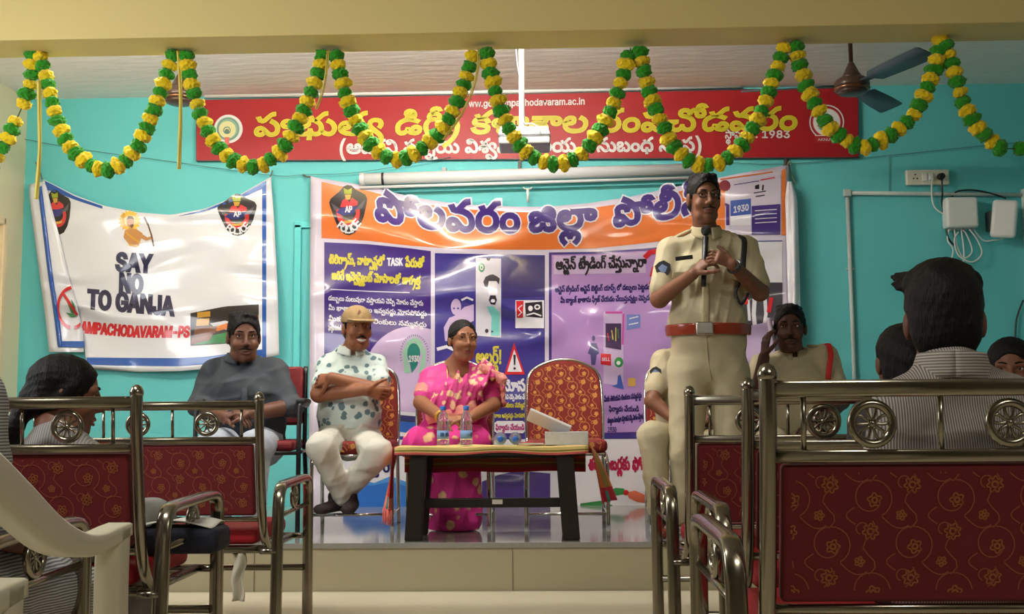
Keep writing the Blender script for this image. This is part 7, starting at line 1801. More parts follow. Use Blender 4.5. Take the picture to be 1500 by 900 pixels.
for sgn, xe, ln in ((-1, X0, 0.30), (1, X1, 0.27)):
    tabs = [(0.10, 'brown'), (0.32, 'orange'), (0.45, 'olive'), (0.52, 'brown'), (0.6, 'ochre'), (0.74, 'olive'), (0.9, 'orange'), (1, 'crimson')] if sgn > 0 else [(0.5, 'crimson'), (0.8, 'orange'), (1, 'pink')]

    def side(u, v, sgn=sgn, xe=xe, ln=ln):
        y = TY0 - 0.006 + (TY1 - TY0 + 0.012) * u
        y = (TY0 + TY1) / 2 + (y - (TY0 + TY1) / 2) * (1 - (0.12 if sgn > 0 else 0.42) * v)
        return Vector((xe + sgn * (0.010 + 0.045 * v * (1 if sgn > 0 else 0.4) + 0.012 * math.sin(16 * u + 1.3) * v + (0.10 if sgn > 0 else 0.06) * u * math.sqrt(v)), y, zt + 0.003 * math.sin(14 * (sgn > 0) + 3 * u) - ln * v))
    cloth_face(side, 24, 16, lambda u, v, t=tabs: 'teal' if v > 0.82 and 0.3 < u < 0.6 else ('crimson' if sgn > 0 and v > 0.74 else stripe(u, t) if v < 0.8 else 'pink'))
cloth = build('tablecloth', m, [cm[k] for k in order], None, fix=False)
link_root(cloth, 'striped orange and straw-coloured cloth draped over the low dark table', 'tablecloth')
md = cloth.modifiers.new('thickness', 'SOLIDIFY')
md.thickness = 0.002
m = MB()
rng = random.Random(3)
for k in range(34):
    u = k / 33
    y = (TY0 + TY1) / 2 + (TY0 - 0.006 + (TY1 - TY0 + 0.012) * u - (TY0 + TY1) / 2) * 0.58
    p0 = Vector((X0 - 0.010 - 0.018 - 0.012 * math.sin(16 * u + 1.3) - 0.06 * u, y, zt - 0.298))
    m.tube([p0, p0 + Vector((rng.uniform(-0.006, 0.004), rng.uniform(-0.006, 0.006), -0.03)), p0 + Vector((rng.uniform(-0.012, 0.004), rng.uniform(-0.01, 0.01), -rng.uniform(0.05, 0.08)))], 0.0022, 5)
fr = build('fringe', m, mat('pink_fringe', (238, 120, 110), rough=0.8), cloth)

# bottles, box and papers on the table
clear_pl = mat('clear_bottle_plastic', (236, 240, 244), rough=0.06, transmission=0.92, spec=0.5)
blue_cap = mat('blue_bottle_cap', (40, 110, 200), rough=0.4)
blue_label = mat('pale_blue_label', (120, 160, 206), rough=0.5)
blue_ink = mat('dark_blue_ink', (44, 74, 140), rough=0.5)


def water_bottle(label):
    root = thing('water_bottle', label, 'bottle', (0, 0, 0), 'small plastic water bottles on the table')
    m = MB()
    prof = [(0.004, 0.0), (0.027, 0.001), (0.030, 0.006), (0.030, 0.030), (0.0285, 0.034), (0.0285, 0.07), (0.030, 0.075), (0.028, 0.085), (0.0305, 0.093), (0.0275, 0.102), (0.030, 0.11), (0.0265, 0.128), (0.018, 0.150), (0.0125, 0.163), (0.012, 0.176)]
    m.lathe(prof, (0, 0, 0), 24)
    build('body', m, clear_pl, root)
    m = MB(); m.lathe([(0.0139, 0.170), (0.0142, 0.172), (0.0142, 0.188), (0.012, 0.190), (0.0005, 0.190)], (0, 0, 0), 20); build('cap', m, blue_cap, root)
    m = MB()
    m.lathe([(0.0296, 0.032), (0.0296, 0.072)], (0, 0, 0), 24)
    m.mi = 1
    for a0 in (-110, -60, 20, 100):
        for k in range(3):
            a, b = math.radians(a0 + k * 11), math.radians(a0 + k * 11 + 9)
            q = [(math.cos(t) * 0.0299, math.sin(t) * 0.0299, z) for t, z in ((a, 0.043), (b, 0.043), (b, 0.062), (a, 0.062))]
            m.face([m.bm.verts.new(v) for v in q])
    build('wrapper', m, [blue_label, blue_ink], root)
    return root


wb = water_bottle('left of the two upright water bottles with blue caps on the table')
p = P(649, 640, 5.30); wb.location = (p.x, 5.30, zt + 0.004)
w2 = copy_tree(wb, 'right of the two upright water bottles with blue caps on the table')
p = P(683, 640, 5.30); w2.location = (p.x, 5.30, zt + 0.004); w2.rotation_euler = (0, 0, 1.2)
for px, lab in ((731, 'water bottle lying flat with its cap to the front, beside the upright pair'), (753, 'water bottle lying flat with its cap to the front, nearest the red papers')):
    w = copy_tree(wb, lab)
    p = P(px, 643, 5.22)
    w.location = (p.x, 5.41, zt + 0.0345)
    w.rotation_euler = (math.pi / 2, 0, 0.03)
box_white = mat('white_card_box', (226, 226, 226), rough=0.55)
box_side = mat('printed_box_side', (196, 200, 202), rough=0.55, vary=0.15, vary_scale=60)
a, b = P(799, 647, 5.27), P(861, 628, 5.27)
root = thing('gift_box', 'white open box with its lid tipped up on the right end of the table', 'box', ((a.x + b.x) / 2, 5.34, a.z))
m = MB()
bw, bh = b.x - a.x, 0.062
bx, by, bz = (a.x + b.x) / 2, 5.35, zt + 0.003
for (cx, cy, sx_, sy_) in ((0, -0.085, bw, 0.004), (0, 0.085, bw, 0.004), (-bw / 2, 0, 0.004, 0.17), (bw / 2, 0, 0.004, 0.17)):
    m.box((bx + cx, by + cy, bz + bh / 2), (sx_, sy_, bh), bevel=0.001)
m.box((bx, by, bz + 0.003), (bw, 0.17, 0.006))
build('tray', m, box_side, root)
m = MB()
m.box((bx, by, bz + bh - 0.012), (bw - 0.012, 0.158, 0.012)); build('lining', m, box_white, root)
m = MB()
m.box((bx - 0.085, by + 0.02, bz + 0.105), (0.215, 0.20, 0.012), bevel=0.003, rot=Matrix.Rotation(math.radians(24), 3, 'Y') @ Matrix.Rotation(math.radians(-16), 3, 'X'))
build('lid', m, box_white, root)
m = MB()
p = P(775, 646, 5.33)
m.box((p.x, 5.36, zt + 0.009), (0.13, 0.09, 0.012), bevel=0.002, rot=Matrix.Rotation(0.2, 3, 'Z'))
m.mi = 1
m.box((p.x, 5.36, zt + 0.009), (0.124, 0.093, 0.008), rot=Matrix.Rotation(0.2, 3, 'Z'))
single('notebook', m, [mat('red_cover', (172, 34, 44), rough=0.5), box_white], 'small red notebook lying between the fallen bottles and the box', 'notebook')

# ------------------------------------------------------------------ white plastic chairs in the lower left corner
plastic = mat('white_chair_plastic', (206, 200, 178), rough=0.42, spec=0.4, vary=0.04, vary_scale=6)


def plastic_chair(label):
    """Moulded armchair facing +y; origin on the floor under the seat."""
    root = thing('plastic_chair', label, 'chair', (0, 0, 0), 'white plastic armchairs at the lower left')
    for sx in (-1, 1):
        X = sx * 0.275
        m = MB()
        def strip(path, halfw, thick):
            prev = None
            rings = []
            for i, (y, z, wd) in enumerate(path):
                y0, z0, _ = path[max(i - 1, 0)]
                y1, z1, _ = path[min(i + 1, len(path) - 1)]
                t = Vector((0, y1 - y0, z1 - z0)).normalized()
                n = Vector((0, -t.z, t.y))
                c = Vector((X, y, z))
                ring = []
                for a, b in ((-1, -0.8), (-0.8, -1), (0.8, -1), (1, -0.8), (1, 0.8), (0.8, 1), (-0.8, 1), (-1, 0.8)):
                    ring.append(m.bm.verts.new(c + Vector((a * thick, 0, 0)) + n * (b * wd)))
                rings.append(ring)
            for a, b in zip(rings, rings[1:]):
                for k in range(8):
                    m.face([a[k], a[(k + 1) % 8], b[(k + 1) % 8], b[k]])
            m.face(rings[0]); m.face(rings[-1])
        ys = [(-0.27, 0.770, 0.027), (-0.20, 0.742, 0.027), (-0.10, 0.692, 0.026), (0.0, 0.642, 0.023), (0.09, 0.615, 0.018), (0.16, 0.610, 0.015), (0.225, 0.616, 0.013), (0.268, 0.620, 0.011)]
        strip([(p.x, p.y, p.z) for p in curve_pts([(a, b, c) for a, b, c in ys], 36)], 0, 0.022)
        build('arm', m, plastic, root)
        m = MB()
        strip([(p.x, p.y, p.z) for p in curve_pts([(0.243, 0.625, 0.020), (0.240, 0.55, 0.020), (0.243, 0.45, 0.021), (0.255, 0.20, 0.022), (0.268, 0.0, 0.022)], 20)], 0, 0.022)
        build('leg', m, plastic, root)
        m = MB()
        strip([(p.x, p.y, p.z) for p in curve_pts([(-0.20, 0.42, 0.03), (-0.24, 0.2, 0.03), (-0.29, 0.0, 0.03)], 14)], 0, 0.024)
        build('leg', m, plastic, root)
    m = MB()
    m.grid(lambda u, v: Vector(((u - 0.5) * 0.55, -0.22 + 0.50 * v, 0.43 - 0.025 * math.sin(math.pi * u) * math.sin(math.pi * min(1, v + 0.2)) - 0.02 * max(0, v - 0.85) / 0.15)), 16, 16)
    o = build('seat', m, plastic, root)
    md = o.modifiers.new('thickness', 'SOLIDIFY'); md.thickness = 0.012
    m = MB()
    def backf(u, v):
        x = (u - 0.5) * (0.55 - 0.05 * v)
        return Vector((x, -0.225 - 0.10 * v - 0.03 * math.cos(math.pi * (u - 0.5)) + 0.03, 0.42 + (0.44 - 0.06 * (2 * u - 1) ** 4) * v))
    vs = [[m.bm.verts.new(backf(i / 28, j / 14)) for i in range(29)] for j in range(15)]
    for j in range(14):
        for i in range(28):
            if 2 <= j < 11 and i % 4 in (2, 3) and 3 < i < 25:
                continue
            m.face([vs[j][i], vs[j][i + 1], vs[j + 1][i + 1], vs[j + 1][i]])
    o = build('backrest', m, plastic, root)
    md = o.modifiers.new('thickness', 'SOLIDIFY'); md.thickness = 0.014
    return root


pc1 = plastic_chair('white plastic armchair whose curved arm and front leg fill the lower left')
p = P(166, 790, 1.78)
pc1.location = (p.x - 0.275, 1.78 - 0.243, 0)
pc2 = copy_tree(pc1, 'cream plastic armchair of which only an arm end shows in the bottom left corner')
p = P(10, 812, 1.18)
pc2.location = (p.x - 0.275, 1.18 - 0.262, 0)
pc2.rotation_euler = (0, 0, 0.0)

# things left on the second left bench
m = MB()
p = P(262, 800, 3.25)
m.box((p.x, 3.27, 0.445), (0.26, 0.16, 0.075), bevel=0.022)
link_root(build('bag', m, mat('navy_bag_cloth', (24, 26, 44), rough=0.8, bump=0.3, bump_scale=30)), 'dark navy bag lying on the red seat of a left-hand bench', 'bag')
m = MB()
m.grid(lambda u, v: Vector((p.x - 0.10 + 0.21 * u, 3.20 + 0.14 * v, 0.4885 + 0.012 * math.sin(math.pi * u) + 0.006 * math.sin(5 * v + 4 * u))), 14, 8)
o = build('paper', m, mat('white_paper', (214, 212, 204), rough=0.8), None)
link_root(o, 'crumpled white papers on top of the dark navy bag', 'paper')
md = o.modifiers.new('thickness', 'SOLIDIFY'); md.thickness = 0.003
# pale cloth strip hanging under the farthest left bench
m = MB()
a = P(349, 838, 4.02)
m.grid(lambda u, v: Vector((a.x - 0.022 + 0.045 * u + 0.006 * math.sin(9 * v), 4.02 + 0.01 * math.sin(7 * u + 5 * v), 0.31 - 0.17 * v)), 8, 18)
o = build('cloth_strip', m, mat('pale_cloth', (196, 190, 170), rough=0.9), None)
link_root(o, 'pale cloth strip hanging from the underside of a left-hand bench', 'cloth strip')
md = o.modifiers.new('thickness', 'SOLIDIFY'); md.thickness = 0.002
# ------------------------------------------------------------------ figures: smooth distance fields turned into one continuous surface
V = Vector


class Field:
    def __init__(self, lo, hi, h):
        self.h = h
        self.lo = np.array(lo, dtype=np.float32)
        n = np.ceil((np.array(hi) - np.array(lo)) / h).astype(int) + 1
        self.n = n
        self.ax = [self.lo[i] + h * np.arange(n[i], dtype=np.float32) for i in range(3)]
        self.F = np.full(tuple(n), 0.2, dtype=np.float32)

    def _sub(self, lo, hi):
        s = []
        for i in range(3):
            a = max(0, int((lo[i] - self.lo[i]) / self.h) - 1)
            b = min(self.n[i], int((hi[i] - self.lo[i]) / self.h) + 2)
            if a >= b:
                return None
            s.append(slice(a, b))
        X = self.ax[0][s[0]][:, None, None]
        Y = self.ax[1][s[1]][None, :, None]
        Z = self.ax[2][s[2]][None, None, :]
        return tuple(s), X, Y, Z

    def put(self, prim, k=0.02, sub=False):
        fn, lo, hi = prim
        m = max(k, 0.012) + 0.012
        q = self._sub(lo - m, hi + m)
        if q is None:
            return self
        s, X, Y, Z = q
        d = fn(X, Y, Z).astype(np.float32)
        F = self.F[s]
        if sub:
            h = np.clip(0.5 - 0.5 * (F + d) / k, 0, 1)
            self.F[s] = F * (1 - h) - d * h + k * h * (1 - h)
        else:
            h = np.clip(0.5 + 0.5 * (F - d) / k, 0, 1)
            self.F[s] = F * (1 - h) + d * h - k * h * (1 - h)
        return self

    def cut(self, p, n):
        """Keeps the side that the normal points away from."""
        n = V(n).normalized()
        d = (self.ax[0][:, None, None] - p[0]) * n[0] + (self.ax[1][None, :, None] - p[1]) * n[1] + (self.ax[2][None, None, :] - p[2]) * n[2]
        self.F = np.maximum(self.F, d.astype(np.float32))
        return self

    def folds(self, amp, wave, seed):
        r = np.random.RandomState(seed)
        X, Y, Z = self.ax[0][:, None, None], self.ax[1][None, :, None], self.ax[2][None, None, :]
        for i in range(3):
            d = r.normal(size=3)
            d /= np.linalg.norm(d)
            w = 2 * math.pi / (wave * r.uniform(0.6, 1.5))
            ph = r.uniform(0, 6.3)
            e = r.normal(size=3) * 6
            g = np.sin(0.5 * w * (X * d[0] + Y * d[1] + Z * d[2]) + 1.3 * np.sin(X * e[0] + Y * e[1] + Z * e[2]) + ph)
            self.F -= np.float32(amp * 0.8) * ((1 - np.abs(g)) ** 2).astype(np.float32) - np.float32(amp * 0.26)
        return self

    def mesh(self, name):
        F, S = self.F, self.F < 0
        c = np.zeros(tuple(self.n - 1), dtype=np.int8)
        for a in (0, 1):
            for b in (0, 1):
                for d in (0, 1):
                    c += S[a:self.n[0] - 1 + a, b:self.n[1] - 1 + b, d:self.n[2] - 1 + d]
        act = (c > 0) & (c < 8)
        I = np.argwhere(act)
        idx = np.full(act.shape, -1, dtype=np.int32)
        idx[act] = np.arange(len(I))
        acc = np.zeros((len(I), 3))
        cnt = np.zeros(len(I))
        corners = [(a, b, d) for a in (0, 1) for b in (0, 1) for d in (0, 1)]
        val = {q: F[I[:, 0] + q[0], I[:, 1] + q[1], I[:, 2] + q[2]] for q in corners}
        for q in corners:
            for ax in range(3):
                if q[ax] == 0:
                    p = tuple(1 if i == ax else q[i] for i in range(3))
                    a, b = val[q], val[p]
                    m = (a < 0) != (b < 0)
                    t = np.where(m, a / np.where(np.abs(a - b) < 1e-9, 1, a - b), 0)
                    pos = np.tile(np.array(q, dtype=float), (len(I), 1))
                    pos[:, ax] = t
                    acc[m] += pos[m]
                    cnt[m] += 1
        verts = self.lo + self.h * (I + acc / np.maximum(cnt, 1)[:, None])
        quads = []
        for ax in range(3):
            a, b = [i for i in range(3) if i != ax]
            s0 = [slice(None)] * 3
            s1 = [slice(None)] * 3
            s0[ax] = slice(0, -1)
            s1[ax] = slice(1, None)
            A, B = S[tuple(s0)], S[tuple(s1)]
            E = np.argwhere(A != B)
            ok = (E[:, a] > 0) & (E[:, b] > 0) & (E[:, a] < self.n[a] - 1) & (E[:, b] < self.n[b] - 1)
            E = E[ok]
            ins = A[E[:, 0], E[:, 1], E[:, 2]]
            q = []
            for da, db in ((0, 0), (1, 0), (1, 1), (0, 1)):
                e = E.copy()
                e[:, a] -= da
                e[:, b] -= db
                q.append(idx[e[:, 0], e[:, 1], e[:, 2]])
            q = np.stack(q, 1)
            flip = ins if ax != 1 else ~ins
            q[flip] = q[flip][:, ::-1]
            quads.append(q)
        Q = np.concatenate(quads)
        Q = Q[(Q >= 0).all(1)]
        Q = Q[:, ::-1]
        me = bpy.data.meshes.new(name)
        me.vertices.add(len(verts))
        me.vertices.foreach_set('co', verts.astype(np.float32).ravel())
        me.loops.add(Q.size)
        me.loops.foreach_set('vertex_index', Q.astype(np.int32).ravel())
        me.polygons.add(len(Q))
        me.polygons.foreach_set('loop_start', np.arange(0, Q.size, 4, dtype=np.int32))
        me.polygons.foreach_set('use_smooth', np.ones(len(Q), dtype=bool))
        me.update(calc_edges=True)
        me.validate()
        return me


def bounds(pts, r):
    a = np.array([tuple(p) for p in pts])
    return a.min(0) - r, a.max(0) + r


def capsule(a, b, ra, rb=None):
    rb = ra if rb is None else rb
    a, b = V(a), V(b)
    ba = b - a
    L2 = max(ba.length_squared, 1e-9)
    lo, hi = bounds((a, b), max(ra, rb))

    def fn(X, Y, Z):
        px, py, pz = X - a.x, Y - a.y, Z - a.z
        t = np.clip((px * ba.x + py * ba.y + pz * ba.z) / L2, 0, 1)
        return np.sqrt((px - t * ba.x) ** 2 + (py - t * ba.y) ** 2 + (pz - t * ba.z) ** 2) - (ra + (rb - ra) * t)
    return fn, lo, hi


def ell(c, r, R=None):
    """Ellipsoid; R = (x axis, y axis, z axis)."""
    c = V(c)
    R = R or (V((1, 0, 0)), V((0, 1, 0)), V((0, 0, 1)))
    m = max(r)
    lo, hi = bounds((c,), m)

    def fn(X, Y, Z):
        px, py, pz = X - c.x, Y - c.y, Z - c.z
        k0 = k1 = 0
        for ax, rr in zip(R, r):
            u = px * ax.x + py * ax.y + pz * ax.z
            k0 = k0 + (u / rr) ** 2
            k1 = k1 + (u / rr ** 2) ** 2
        k0, k1 = np.sqrt(k0), np.sqrt(k1)
        return k0 * (k0 - 1) / np.maximum(k1, 1e-6)
    return fn, lo, hi


def ecap(a, b, side, ra, rb, cap=1.0):
    """Tapered bar of oval section from a to b; ra, rb = (half width along side, half depth)."""
    a, b = V(a), V(b)
    w = (b - a)
    L = w.length
    w = w / L
    s = V(side)
    s = (s - w * s.dot(w)).normalized()
    f = w.cross(s)
    lo, hi = bounds((a, b), max(max(ra), max(rb)))

    def fn(X, Y, Z):
        px, py, pz = X - a.x, Y - a.y, Z - a.z
        t = px * w.x + py * w.y + pz * w.z
        tc = np.clip(t, 0, L)
        e = t - tc
        q = tc / L
        ru = ra[0] + (rb[0] - ra[0]) * q
        rv = ra[1] + (rb[1] - ra[1]) * q
        mn = np.minimum(ru, rv)
        u = px * s.x + py * s.y + pz * s.z
        v = px * f.x + py * f.y + pz * f.z
        return (np.sqrt((u / ru) ** 2 + (v / rv) ** 2 + (e / (mn * cap)) ** 2) - 1) * mn
    return fn, lo, hi


def field_for(prims, h, pad=0.03):
    lo = np.min([p[1] for p in prims], 0) - pad
    hi = np.max([p[2] for p in prims], 0) + pad
    return Field(lo, hi, h)


def sdf_part(name, prims, material, parent, h=0.006, k=0.02, subs=(), cuts=(), folds=None):
    """One continuous surface; prims may be (primitive, blend) pairs."""
    ps = [p if isinstance(p[1], (int, float)) else (p, k) for p in prims]
    f = field_for([p for p, _ in ps], h)
    for p, kk in ps:
        f.put(p, kk)
    if folds:
        f.folds(*folds)
    for p, kk in subs:
        f.put(p, kk, sub=True)
    for c in cuts:
        f.cut(*c)
    me = f.mesh(name)
    me.materials.append(material)
    o = bpy.data.objects.new(name, me)
    COL.objects.link(o)
    if parent is not None:
        adopt(o, parent)
    return o


class Head:
    """A head frame: centre, viewing direction, up; s scales an adult head 0.235 m tall."""

    def __init__(self, c, fwd, up=(0, 0, 1), s=1.0):
        self.c, self.s = V(c), s
        self.f = V(fwd).normalized()
        u = V(up)
        self.u = (u - self.f * u.dot(self.f)).normalized()
        self.r = self.f.cross(self.u)
        self.R = (self.r, self.f, self.u)

    def p(self, x, y, z):
        return self.c + (self.r * x + self.f * y + self.u * z) * self.s

    def ell(self, x, y, z, rx, ry, rz):
        return ell(self.p(x, y, z), (rx * self.s, ry * self.s, rz * self.s), self.R)

    def cap(self, a, b, ra, rb=None):
        return capsule(self.p(*a), self.p(*b), ra * self.s, (ra if rb is None else rb) * self.s)

    def skin(self, jaw=1.0, cheeks=1.0, smile=0.0):
        P_ = [
            (self.ell(0, -.012, .035, .0735, .093, .082), .02),
            (self.ell(0, .022, -.040, .058 * jaw, .066, .072), .03),
            (self.cap((-.030 * jaw, .035, -.088), (.030 * jaw, .035, -.088), .026), .025),
            (self.cap((0, .066, -.096), (0, .060, -.100), .017), .02),
            (self.cap((-.040, .071, .026), (.040, .071, .026), .012), .015),
            (self.cap((0, .086, .016), (0, .106, -.024), .0065, .0108), .010),
            (self.cap((-.0115, .094, -.030), (.0115, .094, -.030), .0085), .008),
        ]
        for sx in (-1, 1):
            P_ += [(self.ell(sx * .036 * cheeks, .060, -.032 + .004 * smile, .027 * cheeks, .025, .026), .016),
                   (self.ell(sx * .0745, -.010, -.004, .011, .020, .032), .008),
                   (self.cap((sx * .016, .0815, .0225), (sx * .046, .072, .0205), .0050), .004),
                   (self.cap((sx * .018, .0790, .0035), (sx * .044, .072, .0040), .0040), .004)]
        lip = .030 + .006 * smile
        P_ += [(self.cap((-lip * .7, .078, -.060 + .004 * smile), (0, .0885, -.0580), .0055), .006), (self.cap((lip * .7, .078, -.060 + .004 * smile), (0, .0885, -.0580), .0055), .006),
               (self.cap((-lip * .55, .080, -.070), (lip * .55, .080, -.070), .0070), .006)]
        return P_

    def sockets(self):
        return [(self.ell(sx * .031, .094, .0125, .017, .016, .0085), .006) for sx in (-1, 1)]

    def parts(self, root, hair_col, lip_col, brow=1.0, moustache=0.0, smile=0.0, beard=False, kohl=False):
        ew = mat('eye_white', (222, 214, 204), rough=0.25)
        ei = mat('dark_iris', (30, 18, 14), rough=0.15)
        for sx in (-1, 1):
            m = MB()
            c = self.p(sx * .0305, .0660, .0120)
            m.ball(c, .0128 * self.s, 16)
            m.mi = 1
            m.ball(c + (self.f * .0075 + self.r * .0012) * self.s, .0068 * self.s, 12)
            build('eye', m, [ew, ei], root)
            m = MB()
            pts = [self.p(sx * .014, .0885, .0310), self.p(sx * .030, .0845, .0350), self.p(sx * .048, .0730, .0310)]
            m.tube(curve_pts(pts, 10), 0.0032 * brow * self.s, 8)
            build('eyebrow', m, hair_col, root)
        w = .027 + .008 * smile
        g = .006 if smile > 0.5 else 0.0
        m = MB()
        m.tube(curve_pts([self.p(-w, .075, -.063 + .006 * smile), self.p(-w * .5, .0865, -.0615), self.p(0, .0920, -.0610), self.p(w * .5, .0865, -.0615), self.p(w, .075, -.063 + .006 * smile)], 16), .0030 * self.s, 8)
        m.tube(curve_pts([self.p(-w * .8, .079, -.066), self.p(-w * .4, .0872 + g * .4, -.0725 - g), self.p(0, .0890 + g * .4, -.0745 - g), self.p(w * .4, .0872 + g * .4, -.0725 - g), self.p(w * .8, .079, -.066)], 14), .0042 * self.s, 8)
        build('lips', m, lip_col, root)
        if g:
            m = MB()
            m.grid(lambda u, v: self.p((u - .5) * 2 * w * .82, .0925 - .014 * (2 * u - 1) ** 2, -.0625 - .0135 * v * (1 - (2 * u - 1) ** 2) + .003 * (2 * u - 1) ** 2), 14, 3)
            build('teeth', m, mat('teeth', (232, 226, 214), rough=0.3), root).modifiers.new('thickness', 'SOLIDIFY').thickness = .002
        if moustache:
            sdf_part('moustache', [self.cap((0, .0955, -.047), (sx * .031, .0795, -.0545), .0052 * moustache, .0026) for sx in (-1, 1)], hair_col, root, h=.002, k=.004)

    def glasses(self, root, col):
        m = MB()
        for sx in (-1, 1):
            m.tube([self.p(sx * .033 + .021 * math.cos(a), .099 - .004 * abs(math.cos(a)), .010 + .016 * math.sin(a)) for a in [2 * math.pi * k / 22 for k in range(22)]], .0017 * self.s, 6, closed=True)
            m.tube([self.p(sx * .054, .092, .014), self.p(sx * .072, .045, .016), self.p(sx * .078, -.012, .012)], .0016 * self.s, 6)
        m.tube([self.p(-.012, .100, .014), self.p(0, .1035, .016), self.p(.012, .100, .014)], .0017 * self.s, 6)
        return build('glasses', m, col, root)

    def short_hair(self, root, col, vol=1.0, fringe=0.0, name='hair', h=.0035, below=None):
        prims = [(self.ell(0, -.014, .046, .0772 * vol, .099 * vol, .085 * vol), .02),
                 (self.ell(0, -.055, -.010, .068 * vol, .058, .065), .025)]
        for sx in (-1, 1):
            prims.append((self.cap((sx * .0700, .012, .040), (sx * .0715, .018, .002), .0085, .0045), .012))
        r = random.Random(int(abs(self.c.x) * 1000))
        for k in range(14):
            a = r.uniform(-2.2, 2.2)
            q = (0.050 * math.sin(a) * vol, -.012 + .068 * math.cos(a) * vol, .100 + r.uniform(-.008, .014))
            prims.append((self.ell(q[0], q[1], q[2], r.uniform(.012, .018), r.uniform(.014, .022), r.uniform(.008, .013)), .016))
        subs = [(self.ell(0, .088, -.016 - fringe, .069, .062, .092), .010), (self.ell(0, .02, -.14, .12, .16, .092), .02)]
        return sdf_part(name, prims, col, root, h=h, subs=subs, folds=(.0022, .026, 7), cuts=[(self.p(0, 0, below), self.u)] if below is not None else ())


def hand(wrist, d, n, side, curl=(0.25, 0.35, 0.25), spread=1.0, s=1.0, thumb=0.6):
    """Palm, four jointed fingers and a thumb. d = finger direction, n = palm-facing normal, side = thumb side (+1/-1)."""
    d = V(d).normalized()
    n = V(n)
    n = (n - d * n.dot(d)).normalized()
    t = d.cross(n) * side
    w = V(wrist)
    P_ = [(ecap(w + d * .012 * s, w + d * .078 * s, t, (.028 * s, .016 * s), (.038 * s, .0135 * s)), .012)]
    offs, lens, rad = (.029, .0098, -.0098, -.0285), (.072, .080, .074, .058), (.0086, .0088, .0084, .0075)
    for o, L, r in zip(offs, lens, rad):
        p = w + d * (.078 * s) + t * (o * s)
        dr = (d + t * (o * 2.0 * spread)).normalized()
        for seg, (fr, c) in enumerate(zip((.45, .31, .24), curl)):
            dr = (dr * math.cos(c) + n * math.sin(c)).normalized()
            nn = (n - dr * n.dot(dr))
            q = p + dr * (L * fr * s)
            P_.append((capsule(p, q, r * s * (1 - .10 * seg), r * s * (.92 - .10 * seg)), .004))
            p = q
    p = w + d * .022 * s + t * .024 * s
    dr = (d * .62 + t * .72 + n * .25).normalized()
    for L, r in ((.040, .0125), (.032, .0105), (.026, .0090)):
        q = p + dr * (L * s)
        P_.append((capsule(p, q, r * s, r * .88 * s), .006))
        p = q
        dr = (dr + d * .35 + n * .35 * thumb).normalized()
    return P_


def collar(root, c, fwd, up, rad, material, h=.036, name='collar', open_=0.16):
    """Shirt collar folded round the neck."""
    f, u = V(fwd).normalized(), V(up).normalized()
    f = (f - u * f.dot(u)).normalized()
    r = f.cross(u)
    m = MB()
    for sx in (-1, 1):
        def fn(a, b, sx=sx):
            th = math.pi * (1 - a) + open_ * a
            q = f * math.cos(th) + r * (sx * math.sin(th))
            drop = .018 * a ** 3
            rr = rad + .004 + b * (.012 + .010 * a)
            z = .020 * (1 - a * .55) - b * (h + drop) - .010 * a
            return V(c) + q * rr + u * z
        m.grid(fn, 18, 4)
    o = build(name, m, material, root)
    md = o.modifiers.new('thickness', 'SOLIDIFY')
    md.thickness = .0035
    md.offset = 0
    return o


def shoe(ankle, d, length, material, root, h=.0045, name='shoe'):
    a, d = V(ankle), V((d[0], d[1], 0)).normalized()
    s = V((-d.y, d.x, 0))
    z0 = a.z - .075
    base = V((a.x, a.y, z0))
    pr = [(ecap(base - d * .05 + V((0, 0, .030)), base + d * (length - .09) + V((0, 0, .024)), s, (.034, .034), (.038, .026)), .02),
          (capsule(base - d * .03 + V((0, 0, .04)), a + V((0, 0, .0)), .036, .034), .02)]
    o = sdf_part(name, pr, material, root, h=h, cuts=[((0, 0, z0), (0, 0, -1))])
    return o


def stripes(name, c1, c2, scale, direction='Z', width=0.5):
    m = mat(name, c1, rough=0.8)
    nt = m.node_tree
    b = nt.nodes['Principled BSDF']
    tc = nt.nodes.new('ShaderNodeTexCoord')
    w = nt.nodes.new('ShaderNodeTexWave')
    w.bands_direction = direction
    w.inputs['Scale'].default_value = scale
    w.inputs['Distortion'].default_value = 0.6
    w.inputs['Detail Scale'].default_value = 0.6
    r = nt.nodes.new('ShaderNodeValToRGB')
    r.color_ramp.elements[0].position = width - .08
    r.color_ramp.elements[0].color = srgb(*c1)
    r.color_ramp.elements[1].position = width + .08
    r.color_ramp.elements[1].color = srgb(*c2)
    nt.links.new(tc.outputs['Object'], w.inputs['Vector'])
    nt.links.new(w.outputs['Fac'], r.inputs[0])
    nt.links.new(r.outputs[0], b.inputs['Base Color'])
    return m


